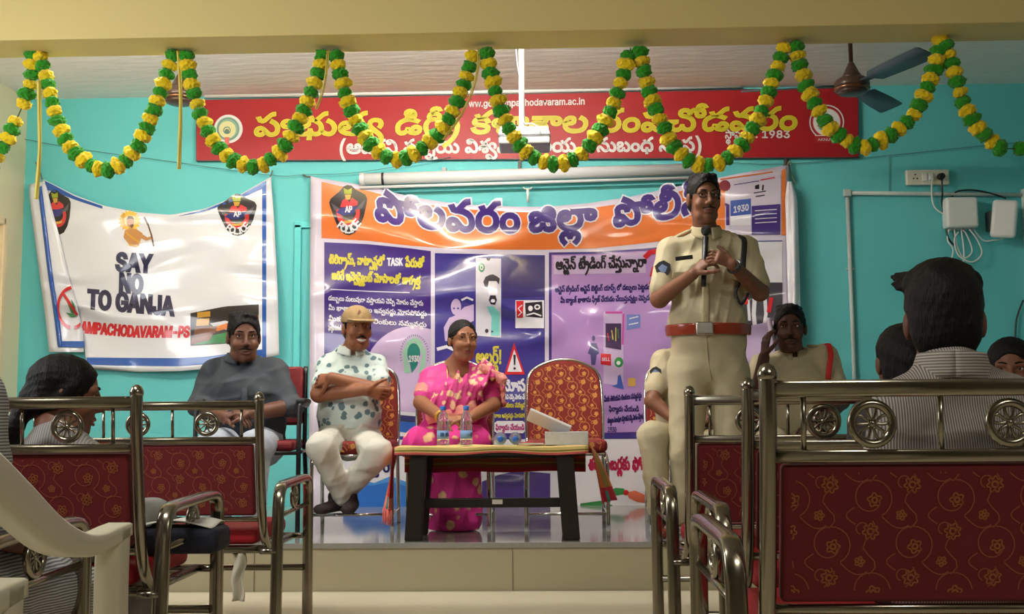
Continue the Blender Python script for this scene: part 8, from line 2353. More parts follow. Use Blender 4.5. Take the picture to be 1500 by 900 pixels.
def blotches(name, c1, c2, scale, lo, hi, c3=None):
    """Printed cloth: patches of a second (and third) colour on the first."""
    m = mat(name, c1, rough=0.75, ridge=0.5, ridge_scale=6.0)
    nt = m.node_tree
    b = nt.nodes['Principled BSDF']
    tc = nt.nodes.new('ShaderNodeTexCoord')
    v = nt.nodes.new('ShaderNodeTexVoronoi')
    v.inputs['Scale'].default_value = scale
    n = nt.nodes.new('ShaderNodeTexNoise')
    n.inputs['Scale'].default_value = scale * 2.2
    nt.links.new(tc.outputs['Object'], v.inputs['Vector'])
    nt.links.new(tc.outputs['Object'], n.inputs['Vector'])
    ad = nt.nodes.new('ShaderNodeMath')
    ad.operation = 'MULTIPLY_ADD'
    ad.inputs[1].default_value = 0.35
    nt.links.new(n.outputs['Fac'], ad.inputs[0])
    nt.links.new(v.outputs['Distance'], ad.inputs[2])
    r = nt.nodes.new('ShaderNodeValToRGB')
    e = r.color_ramp.elements
    e[0].position, e[0].color = lo, srgb(*(c3 or c2))
    e[1].position, e[1].color = hi, srgb(*c1)
    q = e.new((lo + hi) / 2 - 0.01)
    q.color = srgb(*c2)
    nt.links.new(ad.outputs[0], r.inputs[0])
    nt.links.new(r.outputs[0], b.inputs['Base Color'])
    return m


def person(label, loc):
    return thing('person', label, 'person', tuple(loc))


def torso(pel, waist, chest, shl, shr, neck, w, d, off=0.0):
    """Pelvis, belly, ribcage and shoulder girdle; w, d = half widths and depths (pelvis, waist, chest)."""
    side = (V(shr) - V(shl)).normalized()
    o = off
    mid = (V(shl) + V(shr)) / 2
    return [(ecap(pel, waist, side, (w[0] + o, d[0] + o), (w[1] + o, d[1] + o)), .03),
            (ecap(waist, chest, side, (w[1] + o, d[1] + o), (w[2] + o, d[2] + o)), .05),
            (ecap(chest, mid - V((0, 0, .045)), side, (w[2] + o, d[2] + o), (w[2] * .82 + o, d[2] * .68 + o)), .05),
            (capsule(V(shl) - V((0, 0, .006)), V(neck) - V((0, 0, .012)), .052 + o, .058 + o), .05),
            (capsule(V(shr) - V((0, 0, .006)), V(neck) - V((0, 0, .012)), .052 + o, .058 + o), .05)]
# ------------------------------------------------------------------ the people
hair_black = mat('black_hair', (12, 10, 10), rough=0.55, spec=0.22, bump=0.35, bump_scale=90, bump_stretch=(3, 3, 0.5))
HSK, HCL = 0.0042, 0.0062


def skin_mat(name, rgb):
    return mat(name, rgb, rough=0.5, spec=0.35, vary=0.05, vary_scale=25)


def lips_of(name, rgb):
    return mat(name, rgb, rough=0.45)


khaki = mat('khaki_uniform_cloth', (186, 175, 143), rough=0.75, ridge=0.6, ridge_scale=5.5, bump_stretch=(1, 1, 0.7))
khaki_trim = mat('khaki_trim_cloth', (170, 158, 124), rough=0.75)
black_cloth = mat('black_cloth', (24, 22, 24), rough=0.7)
belt_brown = mat('polished_brown_belt', (146, 52, 28), rough=0.22, coat=0.4)
silver = mat('silver_badge', (196, 190, 180), rough=0.25, metal=0.9)
brown_shoe = mat('polished_brown_shoe', (112, 44, 24), rough=0.2, coat=0.5)
dark_shoe = mat('dark_suede_shoe', (42, 30, 28), rough=0.8)
gold_metal = mat('gold_metal', (216, 168, 80), rough=0.3, metal=0.9)


def uniform_patch(root, c, n, up, s=0.034):
    """Small dark shoulder patch with a pale emblem."""
    c, n = V(c), V(n).normalized()
    up = (V(up) - n * V(up).dot(n)).normalized()
    r = n.cross(up)
    m = MB()
    shape = [(-.1, 1), (.5, .8), (1, .35), (.8, -.4), (.3, -1), (-.4, -.9), (-.9, -.2), (-.85, .5)]
    m.prism([c + (r * x + up * y) * s for x, y in shape], n * 0.003)
    m.mi = 1
    m.prism([c + n * 0.0025 + (r * x + up * y) * s for x, y in [(-.5, .2), (.1, .55), (.6, .1), (.2, -.5), (-.3, -.4)]], n * 0.002)
    return build('sleeve_patch', m, [black_cloth, mat('patch_blue', (110, 130, 170), rough=0.6)], root)


def epaulette(root, a, b, up, pips=3):
    a, b, up = V(a), V(b), V(up).normalized()
    d = (b - a).normalized()
    s = d.cross(up).normalized()
    m = MB()
    n = 8
    prev = None
    for i in range(n + 1):
        t = i / n
        p = a.lerp(b, t) + up * (-0.010 + 0.004 * math.sin(math.pi * t))
        w = .026 - .006 * t
        cur = [m.bm.verts.new(p + s * w), m.bm.verts.new(p - s * w)]
        if prev:
            m.face([prev[0], prev[1], cur[1], cur[0]])
        prev = cur
    e = build('epaulette', m, khaki_trim, root)
    md = e.modifiers.new('thickness', 'SOLIDIFY')
    md.thickness = .006
    for i in range(pips):
        t = .2 + .26 * i
        m = MB()
        p = a.lerp(b, t) + up * (-0.008 + 0.004 * math.sin(math.pi * t))
        pts = []
        for k in range(10):
            q = .011 if k % 2 == 0 else .005
            an = 2 * math.pi * k / 10
            pts.append(p + d * q * math.cos(an) + s * q * math.sin(an))
        m.prism(pts, up * .003)
        st_ = build('star', m, silver, e)
        st_.matrix_parent_inverse = e.matrix_parent_inverse.copy() if False else Matrix.Identity(4)
    return e


# ---- officer standing with a microphone -------------------------------------------------
Y0 = 5.42
sk = skin_mat('skin_brown', (122, 80, 58))
root = person('police officer in khaki uniform standing on the stage with a microphone in both hands', (P(1038, 700, Y0).x, Y0, STAGE_Z))
hd = Head(P(1031, 292, 5.38), (0.16, -1, -0.06), s=1.02)
neck, shl, shr = P(1034, 346, 5.46), P(982, 367, 5.45), P(1091, 364, 5.45)
chest, waist, pel = P(1036, 405, 5.42), P(1037, 478, 5.42), P(1038, 535, 5.43)
ell_l, ell_r = P(966, 438, 5.36), P(1113, 428, 5.36)
wr_l, wr_r = P(1015, 402, 5.17), P(1073, 388, 5.17)
mic_lo, mic_hi = P(1031, 408, 5.19), P(1034, 338, 5.20)
W, D = (.185, .185, .165), (.115, .125, .115)
W = (.178, .178, .170)
arms = [(capsule(shl, ell_l, .050, .044), .03), (capsule(shr, ell_r, .050, .044), .03), (capsule(ell_l, wr_l, .044, .028), .015), (capsule(ell_r, wr_r, .044, .028), .015)]
skin = hd.skin() + [(capsule(hd.p(0, -.02, -.06), neck, .056, .062), .02)] + torso(pel, waist, chest, shl, shr, neck, W, D, -.02) + arms
mdir = (mic_hi - mic_lo).normalized()
skin += hand(wr_l, V((0.62, -.05, .62)), V((.6, .55, -.35)), -1, curl=(.75, 1.1, .7), s=.98)
skin += hand(wr_r, V((-.78, -.10, .42)), V((-.2, .8, -.35)), -1, curl=(.45, .9, .6), s=.98)
sdf_part('body', skin, sk, root, h=HSK, subs=hd.sockets())
hd.parts(root, hair_black, lips_of('brown_lips', (112, 62, 52)), moustache=0.75)
hd.short_hair(root, hair_black, vol=1.02)
hd.glasses(root, mat('dark_spectacle_frame', (26, 22, 22), rough=0.3))
sl_l, sl_r = shl.lerp(ell_l, .80), shr.lerp(ell_r, .80)
sh = torso(pel + V((0, 0, .06)), waist, chest, shl, shr, neck, W, D, .004) + [(capsule(shl, sl_l, .066, .064), .035), (capsule(shr, sl_r, .066, .064), .035)]
cuts_l = (sl_l, (ell_l - shl).normalized())
shirt = sdf_part('shirt', sh, khaki, root, h=HCL, subs=[(capsule(neck + V((0, -.05, .05)), neck + V((0, -.02, .09)), .058), .01)], folds=(.005, .12, 11), cuts=[((0, 0, P(1037, 492, 5.42).z), (0, 0, -1))])
collar(root, neck + V((.0, -.014, .040)), (.05, -1, 0), (0, -.15, 1), .066, khaki_trim, h=.044)
legs_j = []
hip_l, hip_r = P(1009, 548, 5.43), P(1068, 548, 5.43)
kn_l, kn_r = P(1004, 665, 5.40), P(1071, 665, 5.40)
an_l, an_r = V((kn_l.x - .005, 5.46, STAGE_Z + .08)), V((kn_r.x + .01, 5.46, STAGE_Z + .08))
tr = torso(pel, waist, chest, shl, shr, neck, W, D, .008)[:1] + [(ecap(hip_l, kn_l, (1, 0, 0), (.105, .115), (.078, .085)), .03), (ecap(hip_r, kn_r, (1, 0, 0), (.105, .115), (.078, .085)), .03), (capsule(kn_l, an_l, .078, .062), .02), (capsule(kn_r, an_r, .078, .062), .02)]
bz = P(1037, 484, 5.42).z
sdf_part('trousers', tr, khaki, root, h=HCL, folds=(.004, .16, 5), cuts=[((0, 0, bz + .02), (0, 0, 1)), ((0, 0, STAGE_Z + .035), (0, 0, -1))])
m = MB()
m.tube(curve_pts([P(1035, 494, 5.298), P(1036, 515, 5.302), P(1039, 540, 5.312), P(1042, 556, 5.33)], 16), .0045, 8)
build('fly_seam', m, khaki_trim, root)
bl = torso(pel, waist, chest, shl, shr, neck, W, D, .0175)[:2]
sdf_part('belt', bl, belt_brown, root, h=.005, cuts=[((0, 0, bz + .026), (0, 0, 1)), ((0, 0, bz - .030), (0, 0, -1))])
m = MB()
bk = V((P(1032, 484, 5.27).x, 5.265, bz - .002))
m.box(bk, (.085, .018, .064), bevel=.008)
m.lathe([(.024, 0), (.024, .006), (.017, .009), (.001, .010)], bk + V((0, -.008, 0)), 20, 'Y')
build('buckle', m, silver, root)
for a in (an_l, an_r):
    shoe(a, (0.05, -1), .27, brown_shoe, root)
# name plate, pocket flaps, placket, strap, patch, epaulettes, watch
m = MB(); q = P(1002, 378, 5.305); m.box(q, (.085, .010, .020), bevel=.002, rot=Matrix.Rotation(-.12, 3, 'Y')); build('name_plate', m, black_cloth, root)
m = MB()
fr = [P(1034, y, yy) for y, yy in ((358, 5.335), (385, 5.31), (420, 5.298), (450, 5.288), (482, 5.280))]
m.tube(curve_pts(fr, 20), 1.0, 10, flat=(.018, .005))
for i in range(4):
    m.lathe([(.006, 0), (.006, .003), (.001, .004)], fr[0].lerp(fr[4], .18 + .22 * i) + V((0, -.012, 0)), 10, 'Y')
build('button_placket', m, khaki_trim, root)
for x in (1002, 1078):
    m = MB()
    c = P(x, 402, 5.300)
    m.prism([c + V((-.055, 0, .012)), c + V((.055, 0, .012)), c + V((.055, .002, -.014)), c + V((0, 0, -.030)), c + V((-.055, .002, -.014))], (0, .012, 0), bevel=.002)
    build('pocket_flap', m, khaki_trim, root)
m = MB()
m.tube(curve_pts([shr + V((-.035, .0, .066)), P(1090, 352, 5.375), P(1089, 380, 5.335), P(1087, 410, 5.33)], 24), 1.0, 10, flat=(.014, .005))
m.tube(curve_pts([P(1087, 410, 5.33), P(1078, 428, 5.30), P(1086, 446, 5.30), P(1096, 430, 5.32)], 16), .007, 8)
build('shoulder_strap', m, black_cloth, root)
uniform_patch(root, shl.lerp(ell_l, .42) + V((-.020, -.066, .0)), (-.30, -1, .05), (0, 0, 1), .042)
epaulette(root, neck.lerp(shl, .98) + V((-.012, -.012, .050)), neck.lerp(shl, .42) + V((0, -.012, .068)), (0, -.25, 1), 3)
epaulette(root, neck.lerp(shr, .98) + V((.012, -.012, .050)), neck.lerp(shr, .42) + V((0, -.012, .068)), (0, -.25, 1), 3)
m = MB()
dw = (wr_r - ell_r).normalized()
wp = wr_r - dw * .018
sd = dw.cross(V((0, 0, 1))).normalized()
up_ = sd.cross(dw)
m.tube([wp + (sd * math.cos(a) + up_ * math.sin(a)) * .034 for a in [2 * math.pi * k / 20 for k in range(20)]], 1.0, 8, closed=True, flat=(.011, .004)) if False else m.tube([wp + (sd * math.cos(a) + up_ * math.sin(a)) * .033 for a in [2 * math.pi * k / 20 for k in range(20)]], .006, 8, closed=True)
m.lathe([(.017, 0), (.017, .008), (.001, .009)], wp + V((0, -.033, .0)), 16, 'Y')
build('wrist_watch', m, mat('dark_watch', (30, 28, 28), rough=0.3), root)
# the microphone is a thing of its own
mroot = thing('microphone', 'black microphone held up to the chin of the standing officer', 'microphone', tuple(mic_lo))
m = MB(); m.tube([mic_lo - mdir * .04, mic_lo, mic_hi - mdir * .03], [.011, .0125, .0155], 14); build('handle', m, black_pl, mroot)
m = MB(); m.ball(mic_hi, .024, 18, (1, 1, 1.12)); build('mesh_head', m, mat('dark_mesh_metal', (40, 38, 38), rough=0.45, metal=0.5, bump=0.6, bump_scale=900), mroot)

# ---- man in a tan cap, arms crossed -------------------------------------------------------
sk = skin_mat('skin_warm_brown', (140, 88, 60))
root = person('smiling man in a tan cap and pale printed shirt sitting with arms crossed', (P(515, 700, 5.85).x, 5.85, STAGE_Z))
hd = Head(P(523, 483, 5.82), (0.50, -1, 0.02), s=.96)
neck, shl, shr = P(514, 519, 5.90), P(480, 537, 5.88), P(550, 535, 5.88)
chest, waist, pel = P(513, 560, 5.86), P(512, 607, 5.86), P(512, 642, 5.87)
ell_l, ell_r = P(467, 578, 5.73), P(561, 574, 5.73)
wr_l, wr_r = P(536, 571, 5.640), P(486, 554, 5.650)
W, D = (.155, .152, .148), (.11, .118, .110)
arms = [(capsule(shl, ell_l, .047, .043), .03), (capsule(shr, ell_r, .047, .043), .03), (capsule(ell_l, wr_l, .043, .030), .012), (capsule(ell_r, wr_r, .043, .030), .012)]
skin = hd.skin(cheeks=1.06, smile=1) + [(capsule(hd.p(0, -.02, -.06), neck, .054, .060), .02)] + torso(pel, waist, chest, shl, shr, neck, W, D, -.02) + arms
skin += hand(wr_l, V((.9, .35, -.30)), V((.25, .9, .1)), 1, curl=(.3, .5, .35), s=.95)
skin += hand(wr_r, V((-.85, .45, -.10)), V((-.3, .8, -.3)), 1, curl=(.3, .5, .35), s=.95)
sdf_part('body', skin, sk, root, h=HSK, subs=hd.sockets())
hd.parts(root, hair_black, lips_of('warm_lips', (140, 74, 62)), moustache=1.15, smile=1)
hd.short_hair(root, hair_black, vol=.97, below=.044)
tan = mat('tan_cap_cloth', (152, 126, 86), rough=0.85, bump=0.1, bump_scale=60)
cp = sdf_part('cap', [(hd.ell(0, -.008, .050, .0860, .107, .088), .01)], tan, root, h=.004, cuts=[(hd.p(0, 0, .038), hd.u * -1 + hd.f * -.10)])
br = sdf_part('brim', [ecap(hd.p(0, .060, .050), hd.p(0, .162, .032), hd.r, (.080, .007), (.064, .0055))], tan, root, h=.0035)
m = MB(); q = hd.p(.012, .090, .088); m.prism([q + hd.r * -.014 + hd.u * -.012, q + hd.r * .014 + hd.u * -.012, q + hd.u * .014 - hd.f * .008], hd.f * .003); build('cap_badge', m, mat('brown_badge', (110, 66, 44), rough=0.7), root)
print_shirt = blotches('pale_printed_shirt', (206, 220, 214), (140, 168, 168), 21.0, .49, .55, (98, 124, 130))
sl_l, sl_r = shl.lerp(ell_l, .62), shr.lerp(ell_r, .62)
sh = torso(pel + V((0, -.01, .03)), waist, chest, shl, shr, neck, W, D, .006) + [(capsule(shl, sl_l, .057, .058), .035), (capsule(shr, sl_r, .057, .058), .035)]
sdf_part('shirt', sh, print_shirt, root, h=HCL, subs=[(capsule(neck + V((.02, -.05, .05)), neck + V((.01, -.02, .09)), .056), .01)], folds=(.005, .12, 4), cuts=[((0, 0, P(512, 629, 5.75).z), (0, 0, -1))])
collar(root, neck + V((.006, -.016, .036)), (.3, -1, 0), (0, 0, 1), .061, mat('white_collar_cloth', (214, 222, 216), rough=0.8))
cream_tr = mat('cream_trouser_cloth', (206, 203, 190), rough=0.8, ridge=0.6, ridge_scale=6.0)
hip_l, hip_r = P(491, 646, 5.84), P(533, 646, 5.84)
kn_l, kn_r = P(471, 656, 5.46), P(553, 664, 5.46)
an_l, an_r = P(503, 726, 5.60), P(509, 718, 5.64)
tr = [(ecap(pel, pel + V((0, -.01, .07)), (1, 0, 0), (.166, .122), (.160, .122)), .03), (capsule(hip_l, kn_l, .082, .074), .04), (capsule(hip_r, kn_r, .082, .074), .04),
      (capsule(kn_l, an_l, .074, .056), .02), (capsule(kn_r, an_r, .074, .056), .02)]
sdf_part('trousers', tr, cream_tr, root, h=HCL, folds=(.006, .12, 21), cuts=[((0, 0, P(512, 618, 5.8).z), (0, 0, 1))])
shoe(P(490, 728, 5.62) + V((0, 0, .0)), (-.25, -1), .25, dark_shoe, root)
shoe(P(514, 728, 5.60) + V((0, 0, .0)), (.1, -1), .25, dark_shoe, root)

# ---- woman in a pink sari -------------------------------------------------------------------
sk = skin_mat('skin_light_brown', (148, 98, 70))
root = person('woman in a bright pink sari and glasses sitting behind the coffee table', (P(665, 700, 5.85).x, 5.85, STAGE_Z))
hd = Head(P(678, 499, 5.80), (0.42, -1, -0.02), s=.93)
neck, shl, shr = P(668, 537, 5.88), P(630, 554, 5.87), P(709, 554, 5.87)
chest, waist, pel = P(669, 578, 5.85), P(667, 618, 5.85), P(664, 648, 5.86)
ell_l, ell_r = P(617, 590, 5.78), P(722, 593, 5.78)
wr_l, wr_r = P(648, 612, 5.58), P(690, 612, 5.58)
W, D = (.175, .15, .145), (.115, .115, .118)
arms = [(capsule(shl, ell_l, .044, .041), .03), (capsule(shr, ell_r, .044, .041), .03), (capsule(ell_l, wr_l, .041, .026), .012), (capsule(ell_r, wr_r, .041, .026), .012)]
skin = hd.skin(jaw=.94) + [(capsule(hd.p(0, -.02, -.06), neck, .042, .046), .02)] + torso(pel, waist, chest, shl, shr, neck, W, D, -.012) + arms
skin += hand(wr_l, V((.85, -.25, -.15)), V((.1, .3, -.9)), -1, curl=(.35, .5, .3), s=.9)
skin += hand(wr_r, V((-.85, -.30, -.05)), V((-.1, .3, -.9)), 1, curl=(.35, .5, .3), s=.9)
sdf_part('body', skin, sk, root, h=HSK, subs=hd.sockets())
hd.parts(root, hair_black, lips_of('deep_rose_lips', (136, 52, 54)), brow=.75)
hd.glasses(root, mat('thin_gold_frame', (150, 110, 70), rough=0.3, metal=0.6))
sdf_part('hair', [(hd.ell(0, -.018, .040, .0785, .097, .083), .02), (hd.ell(0, -.098, -.020, .036, .034, .038), .02), (hd.cap((-.07, .0, .03), (-.066, -.05, -.02), .014), .02), (hd.cap((.07, .0, .03), (.066, -.05, -.02), .014), .02)], hair_black, root, h=.0038,
         subs=[(hd.ell(0, .095, -.016, .066, .062, .088), .012), (hd.ell(0, .02, -.145, .12, .15, .085), .02)], folds=(.0016, .02, 3))
m = MB(); m.ball(hd.p(0, .0905, .040), .004, 10); build('forehead_dot', m, mat('red_dot', (150, 24, 34), rough=0.6), root)
pink = mat('pink_silk', (212, 44, 138), rough=0.5, sheen=0.3, ridge=0.5, ridge_scale=6.0)
pink_gold = blotches('pink_silk_gold_motif', (212, 44, 138), (222, 130, 128), 12.0, .42, .50, (228, 184, 140))
pallu_cloth = blotches('rose_gold_silk', (206, 62, 132), (228, 150, 136), 22.0, .52, .62, (232, 190, 150))
border_gold = blotches('rose_gold_border', (222, 140, 132), (224, 178, 140), 22.0, .3, .5, (206, 84, 120))
sl_l, sl_r = shl.lerp(ell_l, .72), shr.lerp(ell_r, .72)
sdf_part('blouse', torso(waist + V((0, 0, .05)), waist + V((0, 0, .08)), chest, shl, shr, neck, W, D, .003) + [(capsule(shl, sl_l, .056, .053), .03), (capsule(shr, sl_r, .056, .053), .03)], pink, root, h=HCL,
         subs=[(ell(neck + V((.02, -.085, .0)), (.062, .08, .085)), .012), (capsule(neck + V((0, 0, .03)), neck + V((0, -.02, .1)), .075), .012)], folds=(.002, .06, 9))
dl = (ell_l - shl).normalized()
sdf_part('sleeve_border', [capsule(shl.lerp(ell_l, .42), sl_l, .0575, .0555)], border_gold, root, h=.0045, cuts=[(shl.lerp(ell_l, .44), -dl), (sl_l + dl * .01, dl)])
# skirt of the sari over the knees and down to the floor
kn_l, kn_r = P(611, 650, 5.655), P(695, 650, 5.655)
ft_l, ft_r = V((P(640, 740, 5.6).x, 5.66, STAGE_Z + .05)), V((P(694, 740, 5.6).x, 5.66, STAGE_Z + .05))
sk_pr = [(ecap(pel, waist + V((0, 0, .02)), (1, 0, 0), (.195, .135), (.165, .130)), .03), (capsule(P(636, 645, 5.84), kn_l, .095, .085), .05), (capsule(P(692, 645, 5.84), kn_r, .095, .085), .05),
         (ecap((kn_l + kn_r) / 2 + V((.0, .03, -.02)), (ft_l + ft_r) / 2, (1, 0, 0), (.19, .085), (.135, .10)), .05)]
sdf_part('sari_skirt', sk_pr, pink_gold, root, h=HCL, folds=(.009, .10, 14), cuts=[((0, 0, STAGE_Z + .004), (0, 0, -1))])
# the loose end of the sari: across the chest, pleated over the shoulder and falling outside the arm
pal = [(ecap(P(640, 604, 5.715), P(692, 566, 5.720), V((.35, 0, .75)), (.082, .022), (.086, .024)), .02), (ecap(P(692, 566, 5.720), shr + V((.0, -.045, .058)), V((.8, 0, .35)), (.086, .024), (.070, .024)), .03),
       (ecap(shr + V((.0, -.03, .060)), P(730, 563, 5.82), V((.3, -1, 0)), (.085, .026), (.085, .022)), .03), (ecap(P(728, 562, 5.82), P(734, 592, 5.84), V((.4, -1, 0)), (.085, .018), (.055, .014)), .03)]
sdf_part('sari_drape', pal, pallu_cloth, root, h=HCL, folds=(.009, .06, 31))
sdf_part('drape_border', [(ecap(P(706, 538, 5.740), P(737, 556, 5.750), V((0, 0, 1)), (.022, .016), (.026, .014)), .02), (ecap(P(737, 556, 5.750), P(737, 588, 5.77), V((1, 0, 0)), (.018, .012), (.012, .012)), .02)], border_gold, root, h=.005, folds=(.004, .03, 2))
sdf_part('waist_drape', [(ecap(P(628, 607, 5.722), P(694, 603, 5.722), V((0, 0, 1)), (.050, .022), (.062, .026)), .02)], border_gold, root, h=.0055, folds=(.004, .05, 8))
m = MB()
m.tube(curve_pts([P(655, 540, 5.80), P(656, 560, 5.755), P(659, 575, 5.735), P(663, 560, 5.75), P(672, 542, 5.79)], 24), .0022, 6)
build('necklace', m, gold_metal, root)
dv = (wr_l - ell_l).normalized()
for q in (.022, .010):
    m = MB()
    c = wr_l - dv * q
    s1 = dv.cross(V((0, 0, 1))).normalized(); s2 = dv.cross(s1)
    m.tube([c + (s1 * math.cos(a) + s2 * math.sin(a)) * .030 for a in [2 * math.pi * k / 20 for k in range(20)]], .004, 6, closed=True)
    build('bangle', m, gold_metal, root)

# ---- man in a dark shirt on the black armchair -----------------------------------------------
sk = skin_mat('skin_deep_brown', (104, 68, 52))
root = person('man with moustache in a dark grey shirt sitting below the anti-drug banner', (P(362, 700, 5.70).x, 5.70, STAGE_Z))
hd = Head(P(357, 495, 5.64), (0.42, -1, -0.12), s=1.06)
neck, shl, shr = P(353, 530, 5.74), P(312, 545, 5.72), P(403, 543, 5.72)
chest, waist, pel = P(358, 575, 5.69), P(360, 618, 5.69), P(362, 655, 5.72)
ell_l, ell_r = P(291, 594, 5.62), P(428, 596, 5.62)
wr_l, wr_r = P(332, 612, 5.42), P(368, 606, 5.42)
W, D = (.19, .19, .185), (.125, .14, .130)
arms = [(capsule(shl, ell_l, .052, .047), .03), (capsule(shr, ell_r, .052, .047), .03), (capsule(ell_l, wr_l, .046, .031), .012), (capsule(ell_r, wr_r, .046, .031), .012)]
skin = hd.skin(jaw=1.08, cheeks=1.05) + [(capsule(hd.p(0, -.02, -.06), neck, .062, .068), .02)] + torso(pel, waist, chest, shl, shr, neck, W, D, -.02) + arms
skin += hand(wr_l, V((.85, -.3, .05)), V((.1, .2, -.9)), -1, curl=(.5, .7, .5))
skin += hand(wr_r, V((-.85, -.3, .05)), V((-.1, .2, -.9)), 1, curl=(.5, .7, .5))
sdf_part('body', skin, sk, root, h=HSK, subs=hd.sockets())
hd.parts(root, hair_black, lips_of('deep_lips', (96, 54, 48)), moustache=1.0)
hd.short_hair(root, hair_black, vol=1.03)
grey_shirt = mat('dark_grey_shirt_cloth', (52, 58, 66), rough=0.75, ridge=0.7, ridge_scale=5.0)
sl_l, sl_r = shl.lerp(ell_l, 1.0), shr.lerp(ell_r, 1.0)
cf_l, cf_r = ell_l.lerp(wr_l, .25), ell_r.lerp(wr_r, .15)
sdf_part('shirt', torso(pel + V((0, -.01, .0)), waist, chest, shl, shr, neck, W, D, .006) + [(capsule(shl, sl_l, .062, .056), .04), (capsule(shr, sl_r, .062, .056), .04), (capsule(sl_l, cf_l, .056, .050), .02), (capsule(sl_r, cf_r, .056, .052), .02)], grey_shirt, root, h=HCL,
         subs=[(capsule(neck + V((.02, -.05, .05)), neck + V((.01, -.02, .09)), .062), .01)], folds=(.006, .13, 17))
collar(root, neck + V((.006, -.016, .036)), (.2, -1, 0), (0, 0, 1), .068, grey_shirt, h=.04)
m = MB()
fr = [P(358, y, yy) for y, yy in ((552, 5.592), (575, 5.541), (600, 5.530), (622, 5.530))]
m.tube(curve_pts(fr, 16), 1.0, 10, flat=(.016, .005))
build('button_placket', m, grey_shirt, root)
pale_tr = mat('pale_blue_trouser_cloth', (176, 184, 196), rough=0.85, ridge=0.5, ridge_scale=5.0)
kn_l, kn_r = P(312, 654, 5.26), P(374, 654, 5.28)
an_l, an_r = V((kn_l.x + .01, 5.36, STAGE_Z + .08)), V((kn_r.x - .03, 5.38, STAGE_Z + .08))
sdf_part('trousers', [(ecap(pel, pel + V((0, 0, .05)), (1, 0, 0), (.195, .135), (.19, .135)), .03), (capsule(P(334, 652, 5.68), kn_l, .095, .080), .04), (capsule(P(388, 652, 5.68), kn_r, .095, .080), .04), (capsule(kn_l, an_l, .078, .056), .02), (capsule(kn_r, an_r, .078, .056), .02)], pale_tr, root, h=.007, folds=(.004, .08, 6))
for a in (an_l, an_r):
    shoe(a, (0.0, -1), .26, black_cloth, root)

# ---- officer sitting behind the standing one ----------------------------------------------------
sk = skin_mat('skin_brown', (122, 80, 58))
root = person('police officer in khaki sitting on a chair half hidden behind the standing officer', (P(1006, 700, 5.85).x, 5.85, STAGE_Z))
hd = Head(P(1020, 478, 5.86), (-.1, -1, 0))
neck, shl, shr = P(1016, 520, 5.92), P(972, 530, 5.90), P(1060, 530, 5.90)
chest, waist, pel = P(1014, 562, 5.88), P(1012, 612, 5.88), P(1010, 645, 5.88)
ell_l, ell_r = P(956, 588, 5.76), P(1074, 590, 5.78)
wr_l, wr_r = P(990, 616, 5.68), P(1036, 618, 5.70)
W, D = (.17, .165, .162), (.115, .12, .115)
skin = hd.skin() + [(capsule(hd.p(0, -.02, -.06), neck, .055, .06), .02)] + torso(pel, waist, chest, shl, shr, neck, W, D, -.02) + [(capsule(shl, ell_l, .047, .043), .03), (capsule(shr, ell_r, .047, .043), .03), (capsule(ell_l, wr_l, .042, .029), .012), (capsule(ell_r, wr_r, .042, .029), .012)]
skin += hand(wr_l, V((.8, -.05, -.2)), V((.1, .2, -.9)), -1, curl=(.4, .5, .3)) + hand(wr_r, V((-.8, -.05, -.2)), V((-.1, .2, -.9)), 1, curl=(.4, .5, .3))
sdf_part('body', skin, sk, root, h=.005, subs=hd.sockets())
hd.parts(root, hair_black, lips_of('brown_lips', (112, 62, 52)), moustache=1.0)
hd.short_hair(root, hair_black, h=.0045)
sl_l, sl_r = shl.lerp(ell_l, .70), shr.lerp(ell_r, .70)
sdf_part('shirt', torso(pel, waist, chest, shl, shr, neck, W, D, .005) + [(capsule(shl, sl_l, .064, .060), .035), (capsule(shr, sl_r, .064, .060), .035)], khaki, root, h=HCL, folds=(.0034, .08, 23), subs=[(capsule(neck + V((0, -.05, .05)), neck + V((0, -.02, .09)), .056), .01)])
uniform_patch(root, shl.lerp(ell_l, .30) + V((-.030, -.060, 0)), (-.45, -1, .05), (0, 0, 1), .034)
epaulette(root, neck.lerp(shl, .99) + V((-.012, -.008, .052)), neck.lerp(shl, .45) + V((0, -.008, .066)), (0, -.25, 1), 2)
kn_l, kn_r = P(957, 640, 5.44), P(1036, 652, 5.68)
an_l, an_r = V((P(966, 745, 5.40).x, 5.42, STAGE_Z + .095)), V((P(1040, 745, 5.6).x, 5.74, STAGE_Z + .085))
sdf_part('trousers', [(ecap(pel, pel + V((0, 0, .05)), (1, 0, 0), (.18, .125), (.172, .125)), .03), (capsule(P(988, 648, 5.84), kn_l, .090, .078), .04), (capsule(P(1036, 648, 5.84), kn_r, .090, .078), .04), (capsule(kn_l, an_l, .076, .052), .02), (capsule(kn_r, an_r, .076, .052), .02)], khaki, root, h=HCL, folds=(.004, .08, 12), cuts=[((0, 0, STAGE_Z + .095), (0, 0, -1))])
for a in (an_l, an_r):
    shoe(a - V((0, 0, .02)), (-.05, -1), .27, brown_shoe, root)
    sdf_part('sock', [capsule(a - V((0, 0, .03)), a + V((0, 0, .04)), .038, .042)], black_cloth, root, h=.005)

